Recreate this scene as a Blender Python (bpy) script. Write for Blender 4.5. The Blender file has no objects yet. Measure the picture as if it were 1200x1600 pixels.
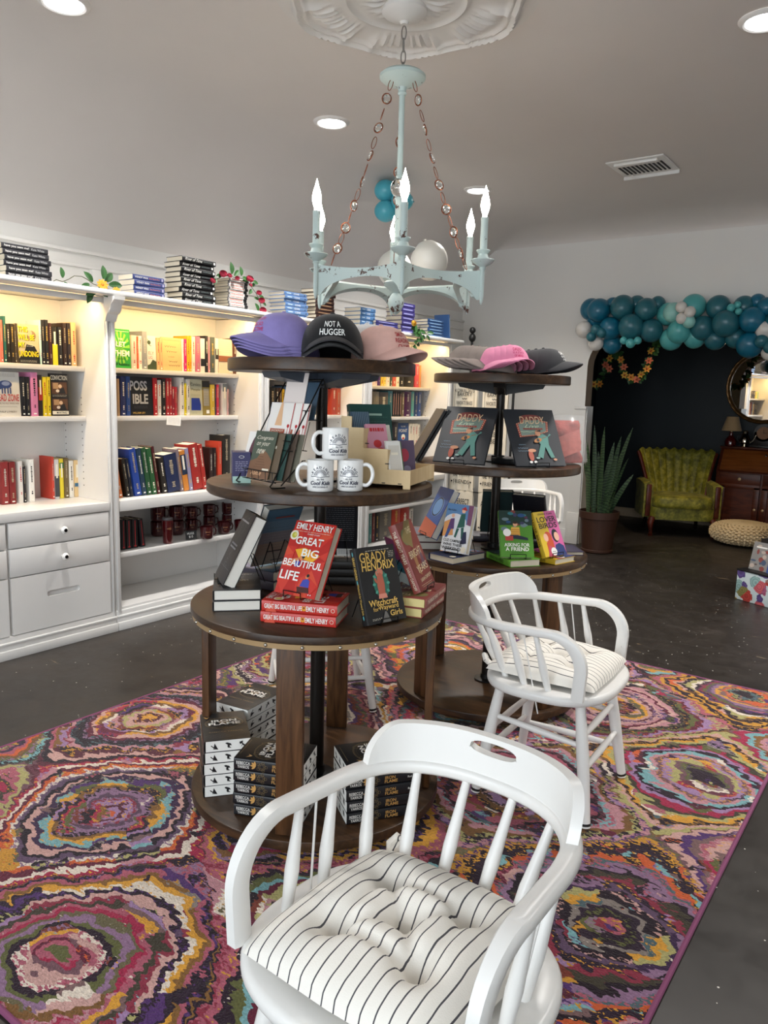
import bpy, bmesh, math, random
from mathutils import Matrix, Vector, Euler
random.seed(11)
R = math.radians
PI = math.pi
SC = bpy.context.scene
COL = SC.collection

# ------------------------------------------------------------------ camera, light, exposure
CAM_POS = Vector((0, 0, 1.45))
FPX, PITCH, YAW, ROLL = 1200.0, R(8.7), R(35.9), R(1.63)
fw = Vector((-math.sin(YAW) * math.cos(PITCH), math.cos(YAW) * math.cos(PITCH), -math.sin(PITCH)))
r0 = Vector((math.cos(YAW), math.sin(YAW), 0))
d0 = fw.cross(r0)
right = math.cos(ROLL) * r0 - math.sin(ROLL) * d0
down = math.sin(ROLL) * r0 + math.cos(ROLL) * d0
cd = bpy.data.cameras.new('camera')
cd.sensor_fit = 'HORIZONTAL'
cd.sensor_width = 36
cd.lens = 36 * FPX / 1200
cd.clip_start = 0.02
cam = bpy.data.objects.new('camera', cd)
COL.objects.link(cam)
cam.matrix_world = Matrix(((right.x, -down.x, -fw.x, CAM_POS.x), (right.y, -down.y, -fw.y, CAM_POS.y), (right.z, -down.z, -fw.z, CAM_POS.z), (0, 0, 0, 1)))
SC.camera = cam

SC.view_settings.view_transform = 'Standard'
SC.view_settings.look = 'None'
SC.view_settings.exposure = 0.52
SC.view_settings.gamma = 1
SC.view_settings.use_curve_mapping = False

W = bpy.data.worlds.new('world')
SC.world = W
W.use_nodes = True
wn = W.node_tree.nodes
wn['Background'].inputs['Color'].default_value = (0.75, 0.87, 1.0, 1)
wn['Background'].inputs['Strength'].default_value = 1.2

def lamp(name, kind, loc, power, color=(1, 1, 1), size=0.3, size_y=None, direction=None, spread=None, spot=None, blend=.6):
    l = bpy.data.lights.new(name, kind)
    l.energy = power
    l.color = color
    if kind == 'AREA':
        l.size = size
        if size_y:
            l.shape = 'RECTANGLE'; l.size_y = size_y
        if spread: l.spread = spread
    else:
        l.shadow_soft_size = size
    if kind == 'SPOT':
        l.spot_size = spot; l.spot_blend = blend
    o = bpy.data.objects.new(name, l)
    COL.objects.link(o)
    o.location = loc
    if direction is not None:
        o.rotation_euler = Vector(direction).to_track_quat('-Z', 'Y').to_euler()
    return o

# daylight entering through the two shop windows behind the camera, just outside the panes
lamp('daylight_street', 'AREA', (-1.6, -2.75, 1.75), 76, (.9, .96, 1.0), 2.6, 2.4, (0, 1, -.08))
lamp('daylight_street', 'AREA', (1.55, -2.75, 1.75), 68, (.9, .96, 1.0), 2.6, 2.4, (-.1, 1, -.08))

# ------------------------------------------------------------------ helpers
def ray(px, py):
    return (right * ((px - 600) / FPX) + down * ((py - 800) / FPX) + fw)
def at_z(px, py, z=0.0):
    d = ray(px, py); return CAM_POS + d * ((z - CAM_POS.z) / d.z)
def at_x(px, py, x):
    d = ray(px, py); return CAM_POS + d * ((x - CAM_POS.x) / d.x)
def at_y(px, py, y):
    d = ray(px, py); return CAM_POS + d * ((y - CAM_POS.y) / d.y)

def lin(h):
    if not isinstance(h, str): return tuple(h)[:3]
    h = h.lstrip('#')
    c = [int(h[i:i + 2], 16) / 255 for i in (0, 2, 4)]
    return tuple((v / 12.92 if v <= .04045 else ((v + .055) / 1.055) ** 2.4) for v in c)

MATS = {}
def mat(color, rough=.5, metal=0.0, noise=0.0, nscale=20, bump=0.0, bscale=60, spec=.5, emit=0.0, coat=0.0, trans=0.0, sheen=0.0, alpha=1.0):
    key = (color if isinstance(color, str) else tuple(color), rough, metal, noise, nscale, bump, bscale, spec, emit, coat, trans, sheen, alpha)
    if key in MATS: return MATS[key]
    m = bpy.data.materials.new('paint')
    m.use_nodes = True
    nt = m.node_tree
    b = nt.nodes['Principled BSDF']
    c = lin(color)
    b.inputs['Base Color'].default_value = (*c, 1)
    b.inputs['Roughness'].default_value = rough
    b.inputs['Metallic'].default_value = metal
    b.inputs['Specular IOR Level'].default_value = spec
    b.inputs['Coat Weight'].default_value = coat
    b.inputs['Transmission Weight'].default_value = trans
    b.inputs['Sheen Weight'].default_value = sheen
    b.inputs['Alpha'].default_value = alpha
    if emit:
        b.inputs['Emission Color'].default_value = (*c, 1)
        b.inputs['Emission Strength'].default_value = emit
    if noise or bump:
        tc = nt.nodes.new('ShaderNodeTexCoord')
    if noise:
        n = nt.nodes.new('ShaderNodeTexNoise')
        n.inputs['Scale'].default_value = nscale
        n.inputs['Detail'].default_value = 4
        nt.links.new(tc.outputs['Object'], n.inputs['Vector'])
        r = nt.nodes.new('ShaderNodeMapRange')
        r.inputs['From Min'].default_value = .3; r.inputs['From Max'].default_value = .7
        r.inputs['To Min'].default_value = 1 - noise; r.inputs['To Max'].default_value = 1 + noise
        nt.links.new(n.outputs['Fac'], r.inputs['Value'])
        mx = nt.nodes.new('ShaderNodeVectorMath'); mx.operation = 'SCALE'
        mx.inputs[0].default_value = c
        nt.links.new(r.outputs[0], mx.inputs['Scale'])
        nt.links.new(mx.outputs[0], b.inputs['Base Color'])
    if bump:
        n2 = nt.nodes.new('ShaderNodeTexNoise')
        n2.inputs['Scale'].default_value = bscale
        n2.inputs['Detail'].default_value = 4
        nt.links.new(tc.outputs['Object'], n2.inputs['Vector'])
        bp = nt.nodes.new('ShaderNodeBump')
        bp.inputs['Strength'].default_value = bump
        bp.inputs['Distance'].default_value = .01
        nt.links.new(n2.outputs['Fac'], bp.inputs['Height'])
        nt.links.new(bp.outputs[0], b.inputs['Normal'])
    MATS[key] = m
    return m

class NT:
    """tiny node-graph writer"""
    def __init__(s, name, rough=.5, **kw):
        s.m = bpy.data.materials.new(name); s.m.use_nodes = True
        s.t = s.m.node_tree; s.b = s.t.nodes['Principled BSDF']
        s.b.inputs['Roughness'].default_value = rough
        for k, v in kw.items(): s.b.inputs[k].default_value = v
        s.tc = s.t.nodes.new('ShaderNodeTexCoord')
    def node(s, typ, props=None, **ins):
        n = s.t.nodes.new('ShaderNode' + typ)
        for k, v in (props or {}).items(): setattr(n, k, v)
        for k, v in ins.items():
            key = int(k[1:]) if k[0] == 'i' and k[1:].isdigit() else k.replace('_', ' ')
            s.put(n.inputs[key], v)
        return n
    def put(s, sock, v):
        if hasattr(v, 'outputs'): v = v.outputs[0]
        if isinstance(v, bpy.types.NodeSocket): s.t.links.new(v, sock)
        else: sock.default_value = v
    def math(s, op, a, b=0.0, c=None):
        n = s.t.nodes.new('ShaderNodeMath'); n.operation = op
        s.put(n.inputs[0], a); s.put(n.inputs[1], b)
        if c is not None: s.put(n.inputs[2], c)
        return n.outputs[0]
    def ramp(s, fac, stops, interp='LINEAR'):
        n = s.t.nodes.new('ShaderNodeValToRGB'); n.color_ramp.interpolation = interp
        e = n.color_ramp.elements
        while len(e) < len(stops): e.new(.5)
        for i, (p, c) in enumerate(stops):
            e[i].position = p; e[i].color = (*lin(c), 1)
        s.put(n.inputs[0], fac)
        return n.outputs[0]
    def mix(s, fac, a, b):
        n = s.t.nodes.new('ShaderNodeMix'); n.data_type = 'RGBA'
        s.put(n.inputs[0], fac)
        for sock, v in ((n.inputs[6], a), (n.inputs[7], b)):
            s.put(sock, (*lin(v), 1) if isinstance(v, (str, tuple)) else v)
        return n.outputs[2]
    def noise(s, scale, detail=3, vec=None, rough=.5):
        return s.node('TexNoise', Vector=vec if vec is not None else s.tc.outputs['Object'], Scale=scale, Detail=detail, Roughness=rough)
    def bump(s, h, strength=.3, dist=.01):
        n = s.node('Bump', Height=h, Strength=strength, Distance=dist); s.t.links.new(n.outputs[0], s.b.inputs['Normal'])
    def color(s, v): s.put(s.b.inputs['Base Color'], v); return s.m

class MB:
    def __init__(s): s.bm = bmesh.new()
    def _xf(s, vs, M):
        if M is not None: bmesh.ops.transform(s.bm, matrix=M, verts=vs)
    def box(s, c, sz, mi=0, M=None, bev=0.0, seg=2):
        r = bmesh.ops.create_cube(s.bm, size=1)
        vs = r['verts']
        bmesh.ops.transform(s.bm, matrix=Matrix.Translation(c) @ Matrix.Diagonal((*sz, 1)), verts=vs)
        fs = list({f for v in vs for f in v.link_faces})
        if bev:
            es = list({e for v in vs for e in v.link_edges})
            rr = bmesh.ops.bevel(s.bm, geom=es, offset=bev, segments=seg, affect='EDGES', profile=.5)
            fs = list({f for f in rr['faces']} | {f for v in rr['verts'] for f in v.link_faces})
            vs = list({v for f in fs for v in f.verts})
        for f in fs: f.material_index = mi
        s._xf(vs, M)
        return s
    def face(s, pts, mi=0):
        f = s.bm.faces.new([s.bm.verts.new(p) for p in pts]); f.material_index = mi; return f
    def grid(s, rows, mi=0, closed_u=False, closed_v=False):
        V = [[s.bm.verts.new(p) for p in r] for r in rows]
        n, m = len(V), len(V[0])
        for i in range(n if closed_v else n - 1):
            for j in range(m if closed_u else m - 1):
                q = [V[i][j], V[i][(j + 1) % m], V[(i + 1) % n][(j + 1) % m], V[(i + 1) % n][j]]
                if len(set(q)) == 4:
                    try: s.bm.faces.new(q).material_index = mi
                    except ValueError: pass
        return V
    def cap(s, ring, mi=0, flip=False):
        f = s.bm.faces.new(ring[::-1] if flip else ring); f.material_index = mi
    def lathe(s, prof, n=24, mi=0, M=None, caps=True):
        rows = [[((r * math.cos(2 * PI * k / n)), (r * math.sin(2 * PI * k / n)), z) for k in range(n)] for r, z in prof]
        if M is not None: rows = [[M @ Vector(p) for p in r] for r in rows]
        V = s.grid(rows, mi, closed_u=True)
        if caps:
            if prof[0][0] > 1e-5: s.cap(V[0], mi, True)
            if prof[-1][0] > 1e-5: s.cap(V[-1], mi)
        return s
    def cyl(s, p0, p1, r0, r1=None, n=14, mi=0):
        return s.tube([p0, p1], [r0, r0 if r1 is None else r1], n, mi)
    def tube(s, pts, r, n=8, mi=0, closed=False, sect=None):
        pts = [Vector(p) for p in pts]
        L = len(pts)
        rows = []; prev = None
        for i, p in enumerate(pts):
            if closed: t = pts[(i + 1) % L] - pts[i - 1]
            else: t = pts[min(i + 1, L - 1)] - pts[max(i - 1, 0)]
            t.normalize()
            if prev is None:
                a = Vector((0, 0, 1)) if abs(t.z) < .9 else Vector((1, 0, 0))
                u = t.cross(a).normalized()
            else:
                u = (prev - t * prev.dot(t)).normalized()
            prev = u
            v = t.cross(u)
            rr = r[i] if isinstance(r, (list, tuple)) else r
            rows.append([p + u * (rr * math.cos(2 * PI * k / n)) + v * (rr * math.sin(2 * PI * k / n)) for k in range(n)])
        V = s.grid(rows, mi, closed_u=True, closed_v=closed)
        if not closed:
            s.cap(V[0], mi, True); s.cap(V[-1], mi)
        return s
    def prism(s, outline, z0, z1, mi=0, M=None, bev=0.0):
        if bev:
            c = Vector((sum(p[0] for p in outline) / len(outline), sum(p[1] for p in outline) / len(outline)))
            def ins(d):
                out = []
                for p in outline:
                    v = Vector(p[:2]) - c; l = v.length
                    out.append(c + v * ((l - d) / l))
                return out
            layers = [(ins(bev), z0), (ins(bev * .3), z0 + bev * .3), (ins(0), z0 + bev), (ins(0), z1 - bev), (ins(bev * .3), z1 - bev * .3), (ins(bev), z1)]
        else:
            layers = [(outline, z0), (outline, z1)]
        rows = [[Vector((p[0], p[1], z)) for p in o] for o, z in layers]
        if M is not None: rows = [[M @ p for p in r] for r in rows]
        V = s.grid(rows, mi, closed_u=True)
        s.cap(V[0], mi, True); s.cap(V[-1], mi)
        return s
    def sphere(s, c, r, mi=0, u=20, v=12, sz=(1, 1, 1), M=None):
        MM = Matrix.Translation(c) @ (M or Matrix()) @ Matrix.Diagonal((*sz, 1))
        g = bmesh.ops.create_uvsphere(s.bm, u_segments=u, v_segments=v, radius=r, matrix=MM)
        for f in {f for q in g['verts'] for f in q.link_faces}: f.material_index = mi
        return s
    def add_mesh(s, me, M, mi=0):
        n0 = len(s.bm.verts)
        f0 = len(s.bm.faces)
        s.bm.from_mesh(me)
        s.bm.verts.ensure_lookup_table(); s.bm.faces.ensure_lookup_table()
        vs = s.bm.verts[n0:]
        bmesh.ops.transform(s.bm, matrix=M, verts=vs)
        for f in s.bm.faces[f0:]: f.material_index = mi
        return vs
    def warp(s, fn):
        for v in s.bm.verts: v.co = fn(v.co)
        return s
    def build(s, name, mats, parent=None, smooth=35, M=None, normals=True):
        if normals: bmesh.ops.recalc_face_normals(s.bm, faces=s.bm.faces)
        me = bpy.data.meshes.new(name)
        s.bm.to_mesh(me); s.bm.free()
        for m in (mats if isinstance(mats, (list, tuple)) else [mats]): me.materials.append(m)
        if smooth:
            me.shade_smooth()
            me.set_sharp_from_angle(angle=R(smooth))
        o = bpy.data.objects.new(name, me)
        COL.objects.link(o)
        if parent is not None: o.parent = parent
        if M is not None: o.matrix_basis = M
        return o

def tag(o, label=None, cat=None, group=None, kind=None):
    if label: o['label'] = label
    if cat: o['category'] = cat
    if group: o['group'] = group
    if kind: o['kind'] = kind
    return o
def struct(o): o['kind'] = 'structure'; return o
def thing(name, label, cat, loc=(0, 0, 0), rz=0, group=None, M=None):
    o = bpy.data.objects.new(name, None); COL.objects.link(o)
    o.empty_display_size = .1
    o.location = loc; o.rotation_euler = (0, 0, rz)
    if M is not None: o.matrix_basis = M
    return tag(o, label, cat, group)
KIDS = {}
def kids(o): return [c for c in bpy.data.objects if c.parent == o]
def copy_tree(o, parent=None, depth=0):
    c = o.copy(); COL.objects.link(c)
    if parent is not None: c.parent = parent
    for ch in kids(o): copy_tree(ch, c, depth + 1)
    return c
def dup(o, M=None, label=None, group=None):
    c = copy_tree(o)
    if M is not None: c.matrix_basis = M
    if label: c['label'] = label
    if group: c['group'] = group
    return c

# text as flat mesh, centred on its own bounding box
TXT = {}
def text_mesh(s, bold=0.0, shear=0.0, space=1.0):
    bold *= .5
    k = (s, bold, shear, space)
    if k in TXT: return TXT[k]
    c = bpy.data.curves.new('lettering', 'FONT')
    c.body = s; c.size = 1; c.offset = bold; c.shear = shear; c.space_character = space
    c.resolution_u = 3
    o = bpy.data.objects.new('lettering', c)
    COL.objects.link(o)
    bpy.context.view_layer.update()
    me = bpy.data.meshes.new_from_object(o.evaluated_get(bpy.context.evaluated_depsgraph_get()))
    bpy.data.objects.remove(o); bpy.data.curves.remove(c)
    xs = [v.co.x for v in me.vertices]; ys = [v.co.y for v in me.vertices]
    cx, cy = (max(xs) + min(xs)) / 2, (max(ys) + min(ys)) / 2
    for v in me.vertices: v.co.x -= cx; v.co.y -= cy
    TXT[k] = (me, max(xs) - min(xs), max(ys) - min(ys))
    return TXT[k]

class Decor:
    """flat printing on a plane: matrix P maps (u, v, 0) to the thing's space, +z is the plane's normal"""
    def __init__(s, parent, P): s.p, s.P, s.a, s.t, s.am, s.tm, s.lay = parent, P, MB(), MB(), [], [], 0
    def _mi(s, lst, m):
        if m not in lst: lst.append(m)
        return lst.index(m)
    def z(s): s.lay += 1; return .0004 + s.lay * .00006
    def poly(s, pts, m):
        z = s.z(); s.a.face([s.P @ Vector((p[0], p[1], z)) for p in pts], s._mi(s.am, m)); return s
    def rect(s, u, v, w, h, m, rot=0):
        c, q = math.cos(rot), math.sin(rot)
        return s.poly([(u + x * c - y * q, v + x * q + y * c) for x, y in ((-w / 2, -h / 2), (w / 2, -h / 2), (w / 2, h / 2), (-w / 2, h / 2))], m)
    def disc(s, u, v, r, m, ry=None, n=20, rot=0, a0=0, a1=2 * PI):
        ry = ry or r; c, q = math.cos(rot), math.sin(rot)
        P = []
        for k in range(n):
            a = a0 + (a1 - a0) * k / (n if a1 - a0 > 6.28 else n - 1)
            x, y = r * math.cos(a), ry * math.sin(a); P.append((u + x * c - y * q, v + x * q + y * c))
        return s.poly(P, m)
    def ring(s, u, v, r, wd, m, ry=None, n=28, a0=0, a1=2 * PI):
        ry = ry or r; z = s.z(); mi = s._mi(s.am, m)
        rows = [[s.P @ Vector((u + (r + o) * math.cos(a0 + (a1 - a0) * k / n), v + (ry + o) * math.sin(a0 + (a1 - a0) * k / n), z)) for k in range(n + 1)] for o in (-wd / 2, wd / 2)]
        s.a.grid(rows, mi); return s
    def line(s, pts, wd, m):
        z = s.z(); mi = s._mi(s.am, m)
        V = [Vector((p[0], p[1])) for p in pts]; rows = [[], []]
        for i, p in enumerate(V):
            t = V[min(i + 1, len(V) - 1)] - V[max(i - 1, 0)]
            n = Vector((-t.y, t.x)).normalized() * (wd / 2)
            for r_, sg in ((0, 1), (1, -1)): rows[r_].append(s.P @ Vector((p.x + n.x * sg, p.y + n.y * sg, z)))
        s.a.grid(rows, mi); return s
    def text(s, st, u, v, w=None, h=None, m=None, rot=0.0, bold=0.0, shear=0.0, space=1.0, bend=0.0, on_art=False):
        me, tw, th = text_mesh(st, bold, shear, space)
        sx = (w / tw) if w else h / th
        sy = (h / th) if h else sx
        z = s.z() + .0003
        tgt = s.t
        mi = s._mi(s.tm, m)
        n0 = len(tgt.bm.verts)
        vs = tgt.add_mesh(me, Matrix.Diagonal((sx, sy, 1, 1)), mi)
        c, q = math.cos(rot), math.sin(rot)
        for vv in vs:
            x, y = vv.co.x, vv.co.y
            if bend:
                a = x / bend; x, y = (bend + y) * math.sin(a), (bend + y) * math.cos(a) - bend
            vv.co = s.P @ Vector((u + x * c - y * q, v + x * q + y * c, z))
        return s
    def build(s, art='cover_art', let='lettering', warp=None):
        out = []
        if s.am:
            if warp: s.a.warp(warp)
            out.append(s.a.build(art, s.am, s.p, smooth=0, normals=False))
        if s.tm:
            if warp: s.t.warp(warp)
            out.append(s.t.build(let, s.tm, s.p, smooth=0, normals=False))
        return out

def lerp(a, b, t): return a + (b - a) * t
def sup(n, a, b, e=2.6, cx=0, cy=0):
    out = []
    for k in range(n):
        t = 2 * PI * k / n; c, s_ = math.cos(t), math.sin(t)
        out.append((cx + a * math.copysign(abs(c) ** (2 / e), c), cy + b * math.copysign(abs(s_) ** (2 / e), s_)))
    return out
def Tm(x, y=None, z=None): return Matrix.Translation(x if y is None else (x, y, z))
def Rm(a, ax): return Matrix.Rotation(a, 4, ax)
def pose(x, y, z, yaw, lean=0.0):
    """a book or card standing at x, y, z with its front (-Y) turned to face the heading yaw and its top leaning back"""
    return Tm(x, y, z) @ Rm(yaw + PI / 2, 'Z') @ Rm(-lean, 'X')
def flat(x, y, z, ang, t):
    """a book lying front up; ang is the heading of its cover's right-hand direction"""
    return Tm(x, y, z) @ Rm(ang, 'Z') @ Rm(-PI / 2, 'X') @ Tm(0, -t / 2, 0)
# ================================================================== the room
def wall_paint(name, c, r=.55):
    g = NT(name, r)
    n = g.noise(1.3, 4, rough=.6)
    g.bump(g.noise(55, 3), .05, .004)
    g.put(g.b.inputs['Roughness'], g.math('MULTIPLY_ADD', n, .2, r - .1))
    return g.color(g.mix(n, c, tuple(v * .93 for v in lin(c))))
M_WALL = wall_paint('wall_paint', '#e2e0dc')
M_CEIL = wall_paint('ceiling_paint', '#d6d0cb', .6)
M_NAVY = wall_paint('navy_wall_paint', '#0d191f', .6)
M_TAN = wall_paint('tan_jamb_paint', '#a08e7c', .6)
M_TRIM = mat('#dcdad6', .35)
M_CAB = mat('#dddbd8', .32, noise=.02, nscale=3)
M_DARK = mat('#0c0c0c', .6)
M_BLACK = mat('#141414', .45)
M_IRON = mat('#1d1c1c', .42, metal=.6)
M_PAGE = mat('#d9ceb8', .8)
M_PAGEW = mat('#e8e4da', .75)
M_WHITE = mat('#f1efeb', .4)

g = NT('concrete_floor', .4)
co = g.tc.outputs['Object']
big = g.noise(1.1, 5, rough=.62); mid = g.noise(7, 5, rough=.65)
base = g.ramp(g.math('ADD', g.math('MULTIPLY', big, .6), g.math('MULTIPLY', mid, .4)), [(.32, '#211c19'), (.55, '#302b27'), (.72, '#443d38')])
vo = g.node('TexVoronoi', Vector=co, Scale=26.0)
keep = g.math('GREATER_THAN', g.node('TexWhiteNoise', Vector=vo.outputs['Position']).outputs['Value'], .55)
spk = g.math('MULTIPLY', g.math('LESS_THAN', vo.outputs['Distance'], .085), keep)
mp = g.node('Mapping', Vector=co, Scale=(1.0, 6.0, 1.0), Rotation=(0, 0, .35))
scr = g.noise(2.2, 7, vec=mp.outputs[0], rough=.7)
wear = g.math('GREATER_THAN', scr, .68)
c1 = g.mix(wear, base, '#8d7a60')
c2 = g.mix(spk, c1, '#d8d4ca')
g.put(g.b.inputs['Roughness'], g.math('MULTIPLY_ADD', mid, .35, .22))
g.bump(mid, .12, .004)
M_FLOOR = g.color(c2)

XL, YB, ZC, XR, YF = -4.38, 7.4, 3.1, 2.8, -2.5
struct(MB().box((-.8, 3.7, -.05), (7.6, 12.8, .1)).build('floor', M_FLOOR, smooth=0))
struct(MB().box((XL - .06, 2.4, 1.6), (.12, 10.1, 3.4)).build('wall_left', M_WALL, smooth=0))
struct(MB().box((XR + .06, 2.4, 1.6), (.12, 10.1, 3.4)).build('wall_right', M_WALL, smooth=0))

def drop(d, rh, rv): return 0 if d >= rh else rv * (1 - math.sqrt(max(0, 1 - ((rh - d) / rh) ** 2)))
def ceil_z(x, y): return ZC - max(drop(x - XL, .85, .75), drop(YB - y, .4, .13))
xs = [XL + .85 * (1 - math.cos(PI / 2 * k / 18)) for k in range(19)] + [XL + .85 + (XR + .1 - XL - .85) * k / 6 for k in range(1, 7)]
ys = [YF - .1 + (YB - .4 - YF + .1) * k / 8 for k in range(9)] + [YB - .4 + .4 * math.sin(PI / 2 * k / 12) for k in range(1, 13)]
cm = MB(); cm.grid([[(x, y, ceil_z(x, y)) for x in xs] for y in ys])
cm.box(((XL + XR) / 2, (YF + YB) / 2, 3.2), (XR - XL + .2, YB - YF + .2, .1))
struct(cm.build('ceiling', M_CEIL, smooth=60))

# back wall with the rounded opening to the reading nook
OX0, OX1, OZ, ORAD = -2.93, -.55, 2.08, .3
op = [(OX0, 0)] + [(OX0 + ORAD - ORAD * math.cos(PI / 2 * k / 8), OZ - ORAD + ORAD * math.sin(PI / 2 * k / 8)) for k in range(9)] + \
     [(OX1 - ORAD + ORAD * math.sin(PI / 2 * k / 8), OZ - ORAD + ORAD * math.cos(PI / 2 * k / 8)) for k in range(9)] + [(OX1, 0)]
wb = MB()
T = Matrix(((1, 0, 0, 0), (0, 0, 1, 0), (0, 1, 0, 0), (0, 0, 0, 1)))   # (x, z, y) -> (x, y, z)
out = [(XL - .1, 0)] + op + [(XR + .1, 0), (XR + .1, 3.3), (XL - .1, 3.3)]
for y in (YB, YB + .16): wb.face([T @ Vector((p[0], p[1], y)) for p in out])
rows = [[T @ Vector((p[0], p[1], y)) for p in op] for y in (YB, YB + .16)]
wb.grid(rows, 1)
struct(wb.build('wall_back', [M_WALL, M_TAN], smooth=30))
struct(MB().box((-2.965, YB - .011, .695), (.11, .022, 1.39)).box((-2.972, YB - .018, .16), (.13, .036, .32), bev=.004)
       .box((-2.965, YB - .016, 1.375), (.125, .034, .03), bev=.005).box((-2.915, YB + .07, .695), (.03, .15, 1.39)).build('trim_arch', M_TRIM))
struct(MB().box((-3.7, YB - .009, .07), (1.35, .018, .14), bev=.004).build('baseboard_back', M_TRIM))
# reading nook behind it
struct(MB().box((-1.8, 9.76, 1.3), (4.2, .12, 2.7)).build('wall_nook_back', M_NAVY, smooth=0))
struct(MB().box((-3.76, 8.6, 1.3), (.12, 2.2, 2.7)).build('wall_nook_left', M_NAVY, smooth=0))
struct(MB().box((.16, 8.6, 1.3), (.12, 2.2, 2.7)).build('wall_nook_right', M_NAVY, smooth=0))
struct(MB().box((-1.8, 8.66, 2.56), (4.2, 2.2, .08)).build('ceiling_nook', M_NAVY, smooth=0))
struct(MB().box((-1.8, 8.3, 2.3), (3.9, .1, .44)).build('trim_lintel', mat('#2a1d15', .6), smooth=0))
bb = MB().box((-1.8, 9.69, .055), (3.8, .02, .11), bev=.004).box((-1.8, 9.682, .015), (3.8, .03, .03), bev=.006)
struct(bb.build('baseboard_nook', mat('#b7a58c', .5)))
lamp('nook_fill_lamp', 'SPOT', (-2.0, 8.0, 2.5), 40, (1, .74, .42), .05, direction=(-.05, .25, -1), spot=R(95), blend=.9)  # added warm spot to light the armchair, no fitting belongs to it

# front of the shop, behind the camera: two display windows
wf = MB()
for c, s_ in (((-.8, 0, .25), (7.6, .12, .5)), ((-.8, 0, 3.05), (7.6, .12, .3)), ((-3.75, 0, 1.6), (1.3, .12, 3.3)), ((-.03, 0, 1.6), (.35, .12, 3.3)), ((2.87, 0, 1.6), (.2, .12, 3.3))):
    wf.box((c[0], YF - .06, c[2]), s_)
struct(wf.build('wall_front', M_WALL, smooth=0))
M_GLASS = mat('#dfe9ec', .02, alpha=.08)
for i, (x0, x1) in enumerate(((-3.1, -.21), (.15, 2.77))):
    f = MB()
    for z in (.53, 2.87): f.box(((x0 + x1) / 2, YF - .06, z), (x1 - x0, .08, .06))
    for x in (x0 + .03, (x0 + x1) / 2, x1 - .03): f.box((x, YF - .06, 1.7), (.05, .08, 2.4))
    w_ = struct(f.build('window_%d' % (i + 1), M_BLACK))
    MB().box(((x0 + x1) / 2, YF - .06, 1.7), (x1 - x0, .006, 2.3)).build('pane', M_GLASS, w_)

# panelling above the bookcases
tr = MB().box((XL + .006, 2.9, 2.1), (.012, 9.0, .3)).box((XL + .016, 2.9, 2.255), (.032, 9.0, .022), bev=.005).box((XL + .012, 2.9, 2.17), (.024, 9.0, .018), bev=.004)
for y in (1.3, 2.92, 4.5, 6.1): tr.box((XL + .016, y, 2.06), (.032, .09, .2), bev=.003)
struct(tr.build('trim_panelling', M_WALL))
# switch plate near the corner
tag(MB().box((XL + .01, 6.62, 2.12), (.018, .22, .24), bev=.004).build('cover_plate', mat('#c9c5bd', .4)), 'blank off-white cover plate on the wall past the last bookcase', 'wall plate')

# ------------------------------------------------------------------ ceiling fittings
M_BULB = mat('#ffffff', .3, emit=14)
for i, (x, y, nm_) in enumerate(((-3.27, 3.85, 'left of the chandelier'), (-3.26, 5.67, 'just above the right chandelier bulb'), (-3.31, 2.09, 'at the top left corner of the picture'), (-.83, 3.86, 'at the right edge of the picture'), (.95, 3.86, 'added out of view to the right, nearer'), (.95, 5.67, 'added out of view at right, near the far wall'))):  # last two are added out of view to brighten the far wall
    t = thing('recessed_light', 'round recessed ceiling light glowing white, ' + nm_, 'ceiling light', (x, y, ZC), group='recessed ceiling lights')
    MB().lathe([(.083, -.001), (.083, -.012), (.092, -.016), (.108, -.008), (.112, -.001)], 32, caps=False).build('trim_ring', mat('#d9d6d2', .3), t)
    MB().lathe([(.0001, -.004), (.05, -.004), (.084, -.006)], 32, caps=False).build('lens', M_BULB, t)
    lamp('recessed_lamp', 'SPOT', (x, y, ZC - .03), 170 if x > 0 else 115, (1, .97, .93), .08, direction=(0, 0, -1), spot=R(130), blend=.8)
t = thing('ceiling_vent', 'square white ceiling air vent with dark slots', 'vent', (-1.94, 5.68, ZC))
MB().box((0, 0, -.006), (.40, .40, .01), bev=.003).box((0, .19, -.02), (.40, .012, .03), bev=.003).box((0, -.15, -.022), (.30, .05, .02), bev=.006).build('frame', M_TRIM, t)
sl = MB()
for k in range(11): sl.box((-.15 + k * .03, .02, -.0125), (.013, .22, .004))
sl.build('slot', M_DARK, t)
vl = MB().tube([(-.13, .16, -.012), (-.125, .15, -.03), (-.11, .13, -.035)], .008, 6); vl.build('lever', M_TRIM, t)

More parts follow.
